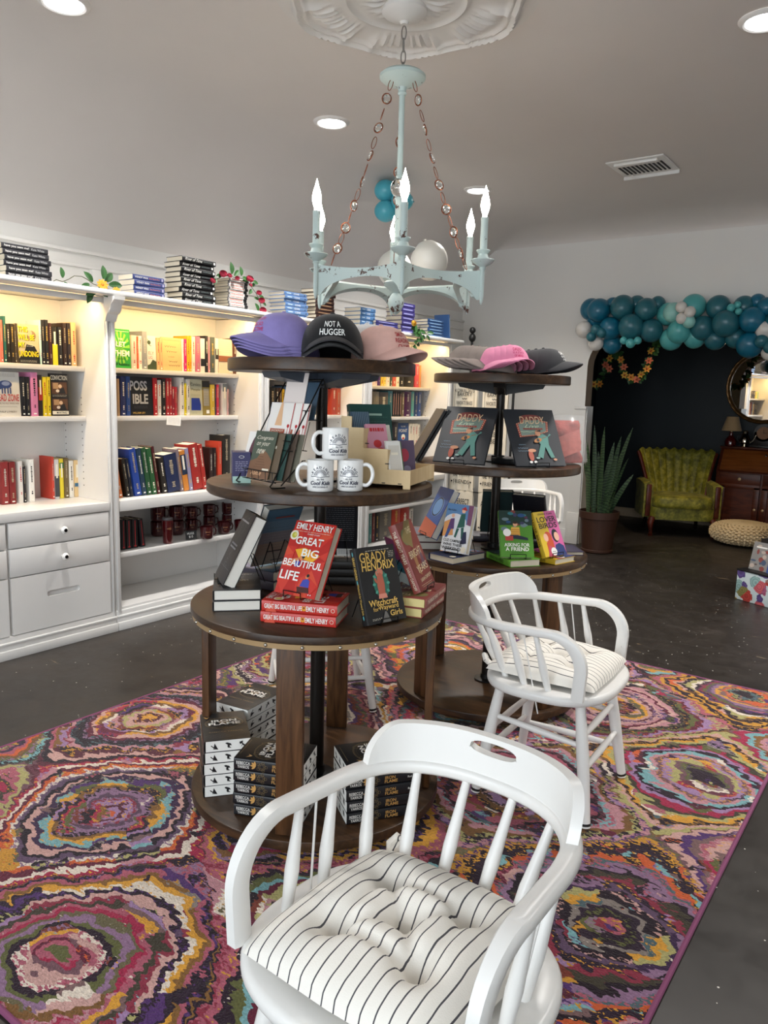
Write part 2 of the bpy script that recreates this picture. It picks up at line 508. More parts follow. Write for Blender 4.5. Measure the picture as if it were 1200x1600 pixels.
# plaster medallion
def medallion():
    t = thing('ceiling_medallion', 'ornate white plaster ceiling medallion around the chandelier canopy', 'medallion', (-2.03, 2.862, ZC))
    m = MB(); N = 192; prof = []
    radii = [0, .05, .09, .12, .15, .19, .23, .27, .30, .325, .35, .375, .40, .425, .45, .465, .48, .5, .52, .53]
    def h(r, a):
        lobe = math.cos(6 * a - .575)                                    # six shells, six scroll gaps
        out_r = .512 + .026 * max(-.55, lobe)
        if r > out_r: return 0.0
        z = .012
        rim = out_r - r
        z += .026 * math.exp(-((rim - .022) / .012) ** 2) + .014 * math.exp(-((rim - .055) / .012) ** 2)
        if .29 < r < .46 and lobe > -.3:
            w_ = math.sin(PI * (r - .29) / .17) * min(1, (lobe + .3) * 3)
            z += .010 * w_ + .009 * math.cos(a * 120) * w_ + .014 * math.exp(-((lobe + .12) / .14) ** 2) * math.sin(PI * (r - .29) / .17)
        if r > .26: z += .022 * math.exp(-((lobe + .55) / .22) ** 2) * math.exp(-((r - .40) / .06) ** 2)
        z += .012 * math.exp(-((r - .255) / .012) ** 2)
        if r < .2: z += .01 * abs(math.cos(a * 9)) * math.exp(-((r - .13) / .05) ** 2) + .006 * math.cos(a * 36) * math.exp(-((r - .14) / .04) ** 2)
        return z
    nr = 64
    rows = []
    for i in range(nr + 1):
        r = .56 * i / nr
        rows.append([(r * math.cos(2 * PI * k / N), r * math.sin(2 * PI * k / N), -h(r, 2 * PI * k / N) - .0005) for k in range(N)])
    m.grid(rows, closed_u=True)
    m.build('relief', mat('#cfccc8', .5), t, smooth=50)
medallion()

# ------------------------------------------------------------------ bookcases along the left wall
FX, BX = -3.908, -4.36
CASES = {}
M_PIN = mat('#55504a', .7)
M_LED = mat((1.0, .72, .36), .5, emit=5)
def plate_hole(m, outer, inner, x0, depth, thick):
    """a drawer front in the plane x = x0 with a recessed finger pull"""
    for lp in (outer,):
        pass
    vo_ = [m.bm.verts.new((x0, p[0], p[1])) for p in outer]; vi = [m.bm.verts.new((x0, p[0], p[1])) for p in inner]
    eo = [m.bm.edges.new((vo_[i], vo_[(i + 1) % len(vo_)])) for i in range(len(vo_))]
    ei = [m.bm.edges.new((vi[i], vi[(i + 1) % len(vi)])) for i in range(len(vi))]
    bmesh.ops.triangle_fill(m.bm, edges=eo + ei, use_beauty=True)
    vr = [m.bm.verts.new((x0 - depth, p[0], p[1])) for p in inner]
    n = len(vi)
    for i in range(n): m.bm.faces.new((vi[i], vi[(i + 1) % n], vr[(i + 1) % n], vr[i]))
    m.bm.faces.new(vr)
    vb = [m.bm.verts.new((x0 - thick, p[0], p[1])) for p in outer]
    n = len(vo_)
    for i in range(n): m.bm.faces.new((vo_[i], vb[i], vb[(i + 1) % n], vo_[(i + 1) % n]))
def drawer(t, y0, y1, z0, z1, kind):
    if kind == 'slot':
        m = MB(); yc, zc = (y0 + y1) / 2, lerp(z0, z1, .615)
        st = [(yc + s_ * .083 + .016 * math.cos(a), zc + .016 * math.sin(a)) for s_, a in [(1, -PI / 2 + PI * k / 8) for k in range(9)] + [(-1, PI / 2 + PI * k / 8) for k in range(9)]]
        plate_hole(m, [(y0, z0), (y1, z0), (y1, z1), (y0, z1)], st, FX + .008, .02, .03)
        return m.build('drawer', M_CAB, t, smooth=0)
    d = MB().box((FX - .003, (y0 + y1) / 2, (z0 + z1) / 2), (.022, y1 - y0, z1 - z0), bev=.002).build('drawer', M_CAB, t)
    K = Tm(FX + .008, lerp(y0, y1, .5), lerp(z0, z1, .5)) @ Rm(PI / 2, 'Y')
    kb = MB().lathe([(.008, 0), (.007, .012), (.018, .02), (.021, .028), (.017, .037), (.0105, .041)], 18, M=K, caps=False)
    kb.lathe([(.0112, .0405), (.0001, .043)], 14, 1, M=K, caps=False)
    kb.build('knob', [mat('#f4f2ee', .15, coat=.5), mat('#1b1b1b', .3, metal=.8)], d)
    return d

def bookcase(label, y0, y1, l, r, shelves, drawers=False, floor_z=.132):
    """y0, y1: outer faces; l, r: width of the stiles"""
    t = thing('bookcase', label, 'bookcase', (0, 0, 0), group='white built-in bookcases')
    i0, i1 = y0 + l, y1 - r
    MB().box((BX + .006, (y0 + y1) / 2, .974), (.012, y1 - y0, 1.945)).build('back_panel', M_CAB, t, smooth=0)
    for s_, y in (('a', i0 - .012), ('b', i1 + .012)):
        m = MB().box(((FX + BX) / 2, y, .974), (FX - BX - .01, .024, 1.94))
        yy = i0 if s_ == 'a' else i1
        if s_ == 'b':
            for x in (-4.33, -4.155):
                for k in range(14 if drawers else 22): m.box((x, yy - .0004, .86 + k * .04 if drawers else .5 + k * .047), (.007, .001, .007), 1)
        m.build('side_panel', [M_CAB, M_PIN], t, smooth=0)
    for z, xf, th in shelves:
        MB().box(((xf + BX + .012) / 2, (i0 + i1) / 2, z - th / 2), (xf - BX - .012, i1 - i0 - .002, th), bev=.003).build('shelf', M_CAB, t)
    fr = MB()
    for ya, yb in ((y0, i0), (i1, y1)):
        fr.box((FX - .01, (ya + yb) / 2, 1.0), (.02, yb - ya - .001, 1.89), bev=.002)
        fr.box((FX + .005, (ya + yb) / 2, 1.0), (.012, (yb - ya) * .5, 1.87), bev=.003)
    fr.box((FX - .01, (i0 + i1) / 2, 1.93), (.02, i1 - i0, .03))
    fr.build('face_frame', M_CAB, t)
    pl = MB()
    for x, z0, z1 in ((FX + .03, 0, .05), (FX + .014, .05, .078), (FX + .022, .078, .09), (FX + .006, .09, .118)): pl.box(((x + FX - .05) / 2, (y0 + y1) / 2, (z0 + z1) / 2), (x - FX + .05, y1 - y0, z1 - z0), bev=.003)
    pl.build('plinth', M_CAB, t)
    if drawers:
        mid_ = 2.04
        MB().box((FX - .03, (i0 + i1) / 2, .44), (.03, i1 - i0, .66)).build('carcass', M_CAB, t, smooth=0)
        for a, b in ((1.43, 2.03), (2.047, 2.645)):
            drawer(t, a, b, .592, .728, 'knob'); drawer(t, a, b, .437, .585, 'knob'); drawer(t, a, b, .122, .431, 'slot')
    else:
        MB().box(((FX + BX) / 2, (i0 + i1) / 2, floor_z - .01), (FX - BX - .012, i1 - i0, .02)).build('bottom_board', M_CAB, t, smooth=0)
    ls = MB().box((FX - .05, (i0 + i1) / 2, 1.941), (.012, i1 - i0 - .04, .008)); ls.build('light_strip', M_LED, t, smooth=0)
    lamp('shelf_strip_lamp', 'AREA', (FX - .06, (i0 + i1) / 2, 1.93), 3.9 * (i1 - i0), (1, .68, .29), i1 - i0 - .06, .02, (-.5, 0, -1))
    return t
XS = -4.108
bookcase('white bookcase with two drawer stacks and round knobs, at the left edge', 1.36, 2.678, .05, .024, [(1.562, XS, .03), (1.275, XS, .03), (.783, FX + .012, .05)], True)
bookcase('white bookcase with open lower shelves holding the maroon mugs', 2.682, 3.917, .042, .05, [(1.564, XS, .03), (1.273, XS, .03), (.783, FX + .004, .065), (.455, -3.955, .03)])
bookcase('white bookcase mostly hidden behind the nearer round display stand', 3.921, 5.112, .05, .066, [(1.563, XS, .03), (1.271, XS, .03), (.783, FX + .004, .065), (.455, -3.955, .03)])
bookcase('white bookcase farthest from the drawers, between the two display stands', 5.116, 6.456, .066, .07, [(1.525, XS, .03), (1.25, XS, .03), (.962, XS, .03), (.7, FX + .004, .05), (.455, -3.955, .03)])
tb = MB().box(((-3.80 + XL + .001) / 2, 3.91, 1.964), (-3.80 - XL - .002, 5.14, .03), bev=.01, seg=3)
tag(tb.build('display_ledge', M_CAB), 'long white moulded board running along above all the bookcases', 'ledge')
# scrolled bracket on the first post
cb = MB()
o_ = [(0, 0), (0, -.13), (.012, -.135), (.02, -.115), (.03, -.095), (.05, -.088), (.062, -.07), (.07, -.045), (.085, -.03), (.098, -.018), (.1, 0)]
cb.prism(o_, -.036, .036, M=Tm(FX + .012, 2.68, 1.948) @ Rm(PI / 2, 'X'), bev=.002)
tag(cb.build('shelf_bracket', M_CAB), 'scrolled white bracket under the bookcase top, beside the drawer bookcase', 'bracket')
# ================================================================== books
ORD = ['', 'first', 'second', 'third', 'fourth', 'fifth', 'sixth', 'seventh', 'eighth', 'ninth', 'tenth', 'eleventh', 'twelfth', 'thirteenth', 'fourteenth', 'fifteenth', 'sixteenth', 'seventeenth', 'eighteenth', 'nineteenth', 'twentieth', 'twenty-first', 'twenty-second', 'twenty-third', 'twenty-fourth', 'twenty-fifth', 'twenty-sixth', 'twenty-seventh']
BOOKMESH = {}
def book(label, w, h, t, cover, M, page=None, group=None, hard=True, bands=(), name='book', cat='book'):
    """standing book: spine at -X, front cover at -Y, page block inset; bands: (from, to, material) across the spine"""
    page = page or M_PAGE
    inset = .0035 if hard else .0006
    c = .0024 if hard else .0009
    b = min(t * .22, .006)
    x0, x1, y0, y1 = -w / 2, w / 2, -t / 2, t / 2
    prof = [(x1, y0), (x0 + b, y0), (x0 + b * .3, y0 + b * .3), (x0, y0 + b), (x0, y1 - b), (x0 + b * .3, y1 - b * .3), (x0 + b, y1), (x1, y1), (x1, y1 - c), (x0 + b, y1 - c), (x0 + c, y1 - b), (x0 + c, y0 + b), (x0 + b, y0 + c), (x1, y0 + c)]
    m = MB()
    V = m.grid([[(p[0], p[1], z) for p in prof] for z in (0, h)], closed_u=True)
    m.cap(V[0], 0, True); m.cap(V[1], 0)
    mats = [cover]
    for a, e, bm_ in bands:
        if bm_ not in mats: mats.append(bm_)
        i = mats.index(bm_)
        m.box((x0 - .0001, 0, h * (1 - (a + e) / 2)), (.0006, t - 2 * b if e - a < .3 else t - 2 * b, h * (e - a)), i)
    o = m.build(name, mats, None, smooth=40, M=M)
    tag(o, label, cat, group)
    MB().box(((x0 + b + x1 - inset) / 2, 0, h / 2), (x1 - inset - x0 - b, t - 2 * c - .0002, h - 2 * inset)).build('page_block', page, o, smooth=0)
    return o
def FRONT(w, h, t): return Matrix(((1, 0, 0, -w / 2), (0, 0, -1, -t / 2), (0, 1, 0, 0), (0, 0, 0, 1)))
def BACK(w, h, t): return Matrix(((-1, 0, 0, w / 2), (0, 0, 1, t / 2), (0, 1, 0, 0), (0, 0, 0, 1)))
def SPINE(w, h, t): return Matrix(((0, 0, -1, -w / 2), (0, -1, 0, t / 2), (-1, 0, 0, h), (0, 0, 0, 1)))
def FORE(w, h, t, i=.0035): return Matrix(((0, 0, 1, w / 2 - i), (1, 0, 0, -t / 2), (0, 1, 0, 0), (0, 0, 0, 1)))
def BOTTOM(w, h, t, i=.0035): return Matrix(((1, 0, 0, -w / 2), (0, -1, 0, t / 2), (0, 0, -1, i), (0, 0, 0, 1)))
def TOPE(w, h, t, i=.0035): return Matrix(((1, 0, 0, -w / 2), (0, 1, 0, -t / 2), (0, 0, 1, h - i), (0, 0, 0, 1)))

def pm(h, r=.42): return mat(h, r)
CREAM, GOLD, WHT, INK, REDL, YEL = pm('#e8e0cc'), pm('#c9a24a'), pm('#f2f0ea'), pm('#16161a'), pm('#b8242a'), pm('#e8c60a')
def scribble(d, u, v, w, h, m, n=2, seed=0, sw=.0012):
    """lines of small illegible type drawn as uneven word bars"""
    rg = random.Random(seed)
    for k in range(n):
        y = v + h / 2 - (k + .5) * h / n; x = u - w / 2
        while x < u + w / 2 - .002:
            l = min(rg.uniform(.004, .012), u + w / 2 - x)
            d.rect(x + l / 2, y, l, sw, m); x += l + .0025

def shelf_row(where, z, xf, items, lean=0.0, depth=.145):
    """items: (left px, right px, top px, colour, look, kind, extra); px are read on the spine plane x = xf"""
    n = 0
    for it in items:
        n += 1
        px0, px1, pt, colr, look, kind = it[:6]
        ex = it[6] if len(it) > 6 else None
        ya = at_x(px0, pt, xf).y; yb = at_x(px1, pt, xf).y
        hgt = max(.12, at_x((px0 + px1) / 2, pt, xf).z - z)
        y = (ya + yb) / 2; th = max(.006, yb - ya - .0008)
        lab = '%s, %s from left, %s' % (look, ORD[n], where)
        cm_ = mat(colr, .45)
        zz = z + .0008
        if kind == 'f':
            o = book(lab, th, hgt, .022, cm_, pose(xf - .014, y, zz, 0, .04), hard=False)
            if ex: d = Decor(o, FRONT(th, hgt, .022)); ex(d, th, hgt); d.build()
        else:
            dp = min(depth * random.uniform(.93, 1.0), xf + 4.346)
            hard = kind == 'h'
            rg = random.Random(n * 7 + int(z * 100))
            bands = ()
            if ex is None:
                lm = rg.choice([CREAM, pm('#b9b3a8'), GOLD, pm('#a89a80')]) if sum(lin(colr)) < 1.1 else rg.choice([INK, REDL, INK])
                a = rg.uniform(.08, .2); bands = ((a, a + rg.uniform(.3, .42), lm), (.74, .74 + rg.uniform(.06, .14), lm))
            M0 = Tm(xf - dp / 2, y, zz) @ Rm(lean, 'X') @ Rm(PI, 'Z')
            if lean: M0 = Tm(0, 0, abs(math.sin(lean)) * th / 2) @ M0
            o = book(lab, dp, hgt, th, cm_, M0, hard=hard)
            d = Decor(o, SPINE(dp, hgt, th))
            if ex is None:
                # broken strokes that read as spine type
                for a, e, lm in bands:
                    x = a * hgt
                    while x < e * hgt - .004:
                        l = rg.uniform(.004, .011); d.rect(x + l / 2, th / 2, min(l, e * hgt - x), th * rg.uniform(.16, .3), lm); x += l + .003
                if rg.random() < .6: d.rect(hgt * .945, th / 2, hgt * .03, th * .4, WHT)
            elif callable(ex): ex(d, hgt, th)
            if d.am or d.tm: d.build('spine_printing', 'lettering')

# --- face-out covers
def c_undoing(d, w, h):
    d.poly([(w * .1, 0), (w, 0), (w, h * .2), (w * .8, h * .45), (w * .45, h * .5), (w * .35, h * .3), (w * .1, h * .12)], INK)
    d.disc(w * .68, h * .72, w * .2, pm('#8d7358'), h * .13)
    d.disc(w * .6, h * .78, w * .12, pm('#b8a283'), h * .08)
    d.rect(w * .05, h / 2, w * .1, h, pm('#3a3022'))
    for s_, v, q in (('THIS', .87, .42), ('WILL BE', .67, .7), ('MY', .47, .28), ('UNDOING', .25, .84)): d.text(s_, w * (.125 + q / 2), h * (v - .012), w * q, h * .145, pm('#4a3a1c'), bold=.05); d.text(s_, w * (.1 + q / 2), h * v, w * q, h * .145, pm('#f0dc14'), bold=.03)
    scribble(d, w * .6, h * .46, w * .3, h * .07, WHT, 2, 3); scribble(d, w * .5, h * .06, w * .7, h * .06, CREAM, 2, 4)
def c_zone(d, w, h):
    B = pm('#2c3f74')
    scribble(d, w * .45, h * .93, w * .75, h * .08, pm('#55504c'), 3, 5)
    d.disc(w * .42, h * .72, w * .27, B, h * .09); d.disc(w * .2, h * .66, w * .09, B, h * .055)
    d.disc(w * .45, h * .74, w * .16, pm('#7c8ab0'), h * .05)
    for x in (.3, .4, .52, .62): d.rect(w * x, h * .58, w * .05, h * .14, B)
    d.text('DEAD ZONE', w * .48, h * .42, w * .92, h * .16, REDL, bold=.02)
    d.text('WHERE THE WILD THINGS WERE', w * .48, h * .29, w * .9, h * .035, pm('#5a3028'))
    d.rect(w * .5, h * .21, w * .7, .001, INK)
    d.text('PHILIP LYMBERY', w * .48, h * .1, w * .7, h * .04, INK)
def c_conviction(d, w, h):
    d.text('CONVICTION', w * .5, h * .9, w * .92, h * .11, CREAM, bold=.02)
    for v, q in ((.66, .28), (.27, .26)):
        d.rect(w * .5, h * v, w * .86, h * q, pm('#5b3a24')); d.rect(w * .3, h * (v + .05), w * .3, h * q * .5, pm('#b08a62'))
        d.disc(w * .55, h * (v + .04), w * .1, pm('#d9b796')); d.poly([(w * .45, h * (v - .13)), (w * .85, h * (v - .13)), (w * .75, h * (v + .02)), (w * .55, h * (v - .02))], INK)
        d.disc(w * .4, h * (v - .07), w * .1, pm('#e2d2c0'), h * .035)
    scribble(d, w * .5, h * .475, w * .8, h * .06, CREAM, 2, 9)
    d.rect(w * .5, h * .075, w * .9, h * .08, CREAM); d.text('MARTINEZ', w * .58, h * .075, w * .6, h * .05, INK, bold=.02)
def c_let(d, w, h):
    for k in range(14):
        a = 2 * PI * k / 14; d.poly([(w * .5, h * .52), (w * .5 + w * .48 * math.cos(a), h * .52 + h * .42 * math.sin(a)), (w * .5 + w * .48 * math.cos(a + .22), h * .52 + h * .42 * math.sin(a + .22))], pm('#8ccf4a'))
    scribble(d, w * .5, h * .94, w * .9, h * .04, CREAM, 1, 11, .003)
    d.text('THE', w * .5, h * .74, w * .24, h * .05, WHT); d.text('LET', w * .52, h * .61, w * .5, h * .13, WHT, bold=.05)
    d.text('THEM', w * .52, h * .38, w * .84, h * .15, WHT, bold=.05); d.text('THEORY', w * .5, h * .235, w * .5, h * .045, INK)
    d.text('Mel Robbins', w * .5, h * .1, w * .84, h * .07, INK, bold=.02)
def c_ugly(d, w, h):
    d.poly([(0, 0), (w, 0), (w, h * .24), (w * .6, h * .3), (w * .3, h * .16), (0, h * .12)], pm('#3f4a32'))
    d.disc(w * .25, h * .8, w * .2, pm('#41513a'), h * .06); d.line([(w * .1, h * .9), (w * .3, h * .72), (w * .5, h * .7)], .004, pm('#3f4a32'))
    d.text('ELY', w * .45, h * .49, w * .6, h * .09, pm('#b0605c')); d.text('UG', w * .35, h * .36, w * .45, h * .09, pm('#b0605c'))
def squiggle(d, u, v, w, h, m, n=6, sw=.0022, seed=1):
    rg = random.Random(seed); P = []
    for k in range(n * 8 + 1):
        t = k / (n * 8); P.append((u - w / 2 + w * t + h * .25 * math.sin(2 * PI * n * t), v + h * .5 * math.cos(2 * PI * n * t) * (.6 + .4 * math.sin(5 * t + seed))))
    d.line(P, sw, m)
def c_script(d, w, h):
    K = pm('#3a2c1c')
    for k, (v, q, n) in enumerate(((.72, .6, 5), (.57, .55, 5), (.27, .45, 4), (.15, .6, 5))): squiggle(d, w * (.42 + .06 * k), h * v, w * q, h * .06, K, n, .002, k)
    d.text('a novel', w * .45, h * .42, w * .3, h * .03, K)
    d.rect(w * .5, h * .92, w * .9, .001, K)
def c_poss(d, w, h):
    G = pm('#b9b9bc')
    d.text('POSS', w * .37, h * .77, w * .76, h * .25, G, bold=.06); d.text('IBLE', w * .44, h * .43, w * .68, h * .25, G, bold=.06)
    scribble(d, w * .45, h * .22, w * .6, h * .08, pm('#6e707a'), 2, 15); d.text('WILLIAM URY', w * .35, h * .07, w * .55, h * .05, GOLD, bold=.02)
    scribble(d, w * .88, h * .5, w * .14, h * .8, pm('#3c3e46'), 14, 16)
def c_careless(d, w, h):
    d.text('Careless', w * .5, h * .86, w * .8, h * .09, pm('#565444')); d.text('People', w * .5, h * .71, w * .66, h * .09, pm('#565444'))
    scribble(d, w * .5, h * .56, w * .8, h * .05, pm('#6c6a58'), 2, 21)
    d.poly([(w * .1, h * .14), (w * .84, h * .14), (w * .86, h * .3), (w * .76, h * .48), (w * .12, h * .48)], pm('#1d3590'))
    scribble(d, w * .5, h * .06, w * .7, h * .03, pm('#3c3a30'), 1, 22)
def c_back(d, w, h):
    scribble(d, w * .5, h * .76, w * .85, h * .35, pm('#8a7f6c'), 6, 31, .0008)
    d.rect(w * .5, h * .42, w, h * .17, pm('#8d5434')); scribble(d, w * .5, h * .2, w * .85, h * .2, pm('#8a7f6c'), 4, 32, .0008)
    d.rect(w * .8, h * .07, w * .22, h * .06, WHT)
def c_olive(d, w, h):
    d.rect(w / 2, h * .9, w, h * .18, INK); d.rect(w * .5, h * .52, w * .74, h * .5, pm('#9a968c')); scribble(d, w * .5, h * .52, w * .6, h * .44, pm('#6c6a60'), 6, 33); d.rect(w * .65, h * .1, w * .4, h * .1, WHT)
def c_kraft(d, w, h):
    K = pm('#3a2418')
    squiggle(d, w * .5, h * .6, w * .75, h * .22, K, 4, .004, 2)
    for x, y in ((.25, .28), (.5, .3), (.72, .27)): d.ring(w * x, h * y, w * .06, .003, K)
    d.disc(w * .85, h * .85, w * .05, K, h * .08)
def c_point(d, w, h):
    d.text('TO THE', w * .5, h * .85, w * .4, h * .06, CREAM); d.text('POINT', w * .5, h * .68, w * .75, h * .13, CREAM, bold=.02)
    d.disc(w * .5, h * .42, w * .18, CREAM, h * .12); d.disc(w * .5, h * .36, w * .1, REDL, h * .05); d.text('OF', w * .5, h * .15, w * .25, h * .06, CREAM)
def lowband(hexc, a, e):
    def f(d, h, t): d.rect(h * (a + e) / 2, t / 2, h * (e - a), t * .98, pm(hexc)); d.rect(h * .3, t / 2, h * .35, t * .35, CREAM)
    return f

A = 'the top shelf above the drawers'
shelf_row(A, 1.562, -4.125, [
    (-1.5, 3.5, 500, '#d8685a', 'coral red book', 'p'), (3.8, 8.5, 494, '#1e5a52', 'tall teal green book', 'h'),
    (9, 15, 506, '#241c12', 'black and gold book', 'p'), (15.2, 21.5, 506, '#241c12', 'black and gold book', 'p'), (21.7, 24.2, 507, '#4a3c26', 'thin brown book', 'p'),
    (24.5, 61, 507, '#bfae8c', 'face-out book with big yellow capitals', 'f', c_undoing),
    (61.2, 63.6, 500, '#bfe0da', 'pale mint book', 'p'), (63.8, 69, 500, '#16151a', 'black book with white script spine', 'h'), (69.2, 75.2, 500, '#16151a', 'black book with white script spine', 'h'),
    (75.6, 80.5, 505, '#3a1518', 'dark maroon book', 'h'), (80.7, 89, 511, '#1d1b18', 'black book with yellow lower half', 'p', lowband('#e3cf2c', .45, 1)), (89.4, 97, 511, '#17161a', 'black paperback', 'p'),
    (97.3, 103.6, 505, '#2a1812', 'dark brown hardback', 'h'), (103.9, 110, 505, '#241a20', 'plum black hardback', 'h'), (110.2, 118.6, 504, '#d9b27c', 'tan book', 'h')])
A = 'shelf two above the drawers'
shelf_row(A, 1.275, -4.125, [
    (-9, 31, 581.6, '#d2cfc8', 'face-out grey book with blue elephant', 'f', c_zone), (32, 39, 589, '#15151c', 'black book with pale script', 'h'), (39.2, 46, 589, '#15151c', 'black book with pale script', 'h'),
    (47, 58.5, 582, '#d884ae', 'pink book', 'p'), (59, 65.6, 586, '#2a1a14', 'dark book with red panel', 'p', lowband('#a8301e', .3, .62)), (65.9, 72.6, 589, '#e3c81e', 'yellow book', 'p'), (72.8, 78.5, 589, '#e3c81e', 'yellow book', 'p'),
    (79, 107, 584, '#1a1616', 'face-out black book with two courtroom pictures', 'f', c_conviction)])
A = 'the counter above the drawers'
shelf_row(A, .783, -4.19, [(1, 13, 722, '#8a2b2b', 'maroon hardback', 'h'), (13.2, 24, 722, '#7d2424', 'thick maroon hardback', 'h'), (28, 35, 721, '#d6d2cc', 'white book', 'p'), (35.3, 40, 729, '#1d1a1e', 'short black book', 'p'), (44, 53, 718, '#e9e6df', 'white hardback', 'h')])
shelf_row('the right half of the drawer counter', .783, -4.215, [(80, 84, 714, '#c24232', 'red orange hardback', 'h'), (84.3, 92, 718, '#c9c6c4', 'grey book with dark tower', 'p', lowband('#3a3c42', .42, .95)), (92.3, 99, 717, '#dcc62c', 'yellow and green book', 'p', lowband('#2f6b3a', .1, .24)),
    (99.3, 107, 716, '#6d5a36', 'olive brown book', 'h'), (107.3, 115, 720, '#e2dccf', 'white book', 'p'), (115.3, 124, 719, '#d9ba86', 'tan patterned book', 'p', lowband('#3f6a86', .62, .72))])
A = 'the top shelf above the mugs'
shelf_row(A, 1.564, -4.13, [
    (173, 204, 514, '#2f9e3e', 'face-out bright green book', 'f', c_let), (205, 213.6, 524, '#cfc6b4', 'cream book', 'p'), (213.8, 216.2, 526, '#d0552e', 'thin orange book', 'p'), (216.4, 221.6, 525, '#e2ddd2', 'white book with dark dots', 'p'), (221.8, 230, 518, '#8d8f93', 'tall grey book', 'h'),
    (230.3, 244.5, 525, '#d9d5c9', 'face-out pale book with trees', 'f', c_ugly), (244.8, 249.4, 528, '#c9a877', 'tan book', 'p'), (249.6, 254, 528, '#c9a877', 'tan book', 'p'), (254.3, 284.6, 528, '#d4b078', 'face-out tan book in dark handwriting', 'f', c_script),
    (284.9, 287, 530, '#ece7dc', 'thin white book', 'p'), (287.2, 292, 530, '#c2206a', 'magenta book', 'p'), (292.2, 295.8, 525, '#e0a01c', 'orange yellow book', 'p'), (296, 299.3, 525, '#e0a01c', 'orange yellow book', 'p'), (299.6, 305.2, 526, '#d8d0c4', 'cream book', 'p'),
    (305.5, 313, 526, '#b9627a', 'dusty pink book', 'h'), (313.3, 320.4, 529, '#d9d2cc', 'white book with black panel', 'p', lowband('#1d1d22', .6, .82)), (320.8, 325.4, 525, '#1c1c20', 'black book', 'h'), (325.6, 328.2, 527, '#d9919b', 'thin pink book', 'p'), (328.4, 336, 527, '#4b5550', 'grey green hardback', 'h'),
    (336.3, 341.6, 529, '#dcd6cb', 'white and black book', 'p', lowband('#22201f', .3, .6)), (342, 364.5, 530, '#d8c8ae', 'cream back cover with brown band', 'f', c_back), (364.9, 369.5, 529, '#5a3020', 'dark brown book', 'h')])
A = 'shelf two above the mugs'
shelf_row(A, 1.273, -4.13, [
    (183, 186.5, 592, '#a98a68', 'thin tan book', 'p'), (188, 196.5, 588, '#232c60', 'navy blue hardback', 'h'), (196.8, 203.6, 588, '#2b4a8c', 'blue book with white script', 'h'), (204, 239.5, 589, '#15161c', 'face-out black book with grey capitals', 'f', c_poss),
    (240, 246, 591, '#b3222a', 'red book', 'h'), (246.3, 252, 594, '#cfcac5', 'white book', 'p'), (252.3, 259, 592, '#1d191a', 'black book', 'h'), (259.3, 264.3, 591, '#a8262c', 'dark red book', 'p'), (264.5, 268.5, 591, '#a8262c', 'dark red book', 'p'), (268.7, 272.5, 604, '#8f2030', 'short maroon book', 'p'), (272.7, 277, 605, '#b02b38', 'short red book', 'p'),
    (281.5, 288, 590, '#e6e2da', 'thick white book', 'h'), (288.2, 291.5, 599, '#d9c81f', 'thin yellow book', 'p'), (291.7, 297, 593, '#dedad2', 'white book', 'p'), (297.3, 317, 593, '#b9b79c', 'face-out sage book with blue shape', 'f', c_careless), (317.4, 329, 595, '#8d7a3c', 'face-out olive book with grey text panel', 'f', c_olive), (329.4, 336, 601, '#c9a93a', 'mustard book', 'p'),
    (336.3, 338, 601, '#3a2a48', 'thin purple book', 'p'), (338.3, 342.5, 601, '#c22b45', 'crimson book', 'p'), (347.5, 354.8, 599, '#d0ccc6', 'grey and white book standing apart', 'h', lowband('#6a7278', .02, .26)), (355.2, 357.6, 608, '#c9a0a0', 'thin dusty pink book', 'p')])
A = 'the counter above the mugs'
shelf_row(A, .784, -4.0, [
    (184, 191, 706, '#b0602c', 'orange and black hardback', 'h'), (197, 203, 716, '#1e1a14', 'short black and gold book', 'h'), (203.4, 208, 716, '#141828', 'short dark navy book', 'h'), (210, 221, 701, '#1f3f8f', 'large royal blue book', 'h'), (221.5, 229, 700, '#1c3448', 'dark teal book with gold', 'h'), (229.5, 237, 699, '#1f4a2a', 'dark green book', 'h'), (237.5, 245, 700, '#23532c', 'green book', 'h'), (245.5, 250, 697, '#4a1418', 'maroon book', 'h'),
    (254, 262, 715, '#221c16', 'short black and gold book', 'h'), (262.5, 282, 710, '#1a2548', 'navy book with white label', 'h'), (282.5, 287, 701, '#7a6a70', 'mauve grey book', 'p'), (287.5, 296, 704, '#c27a30', 'navy and orange book', 'h', lowband('#1c2c44', .1, .6)), (296.4, 302, 700, '#8f88a4', 'lilac grey book', 'p'), (302.5, 317, 694, '#9c2620', 'large red book', 'h'), (317.5, 324, 694, '#a32a22', 'large red book', 'h')], lean=.15)
shelf_row('the counter above the mugs, right end', .784, -4.05, [(327, 333, 700, '#2c1614', 'dark brown book', 'h'), (333.4, 338, 700, '#201216', 'black brown book', 'h'), (341, 347, 690, '#c0402a', 'orange red book', 'h'), (348, 360, 680, '#1c1814', 'wide black book', 'h')])
A = 'the mug shelf'
RED_LINE = lowband('#7a2028', .42, .95)
def redline(d, h, t): d.rect(h * .5, t / 2, h * .9, t * .1, REDL); d.rect(h * .93, t / 2, h * .05, t * .4, REDL)
shelf_row(A, .456, -4.02, [(189, 196.5, 812, '#131214', 'black book with thin red spine line', 'h', redline), (197, 205.5, 812, '#131214', 'black book with thin red spine line', 'h', redline), (206, 215.5, 811, '#131214', 'black book with thin red spine line', 'h', redline)])
shelf_row('the mug shelf, leaning', .456, -4.02, [(220, 227, 811, '#16151a', 'black book with thin red spine line', 'h', redline)], lean=.1)
A = 'the top shelf behind the card rack'
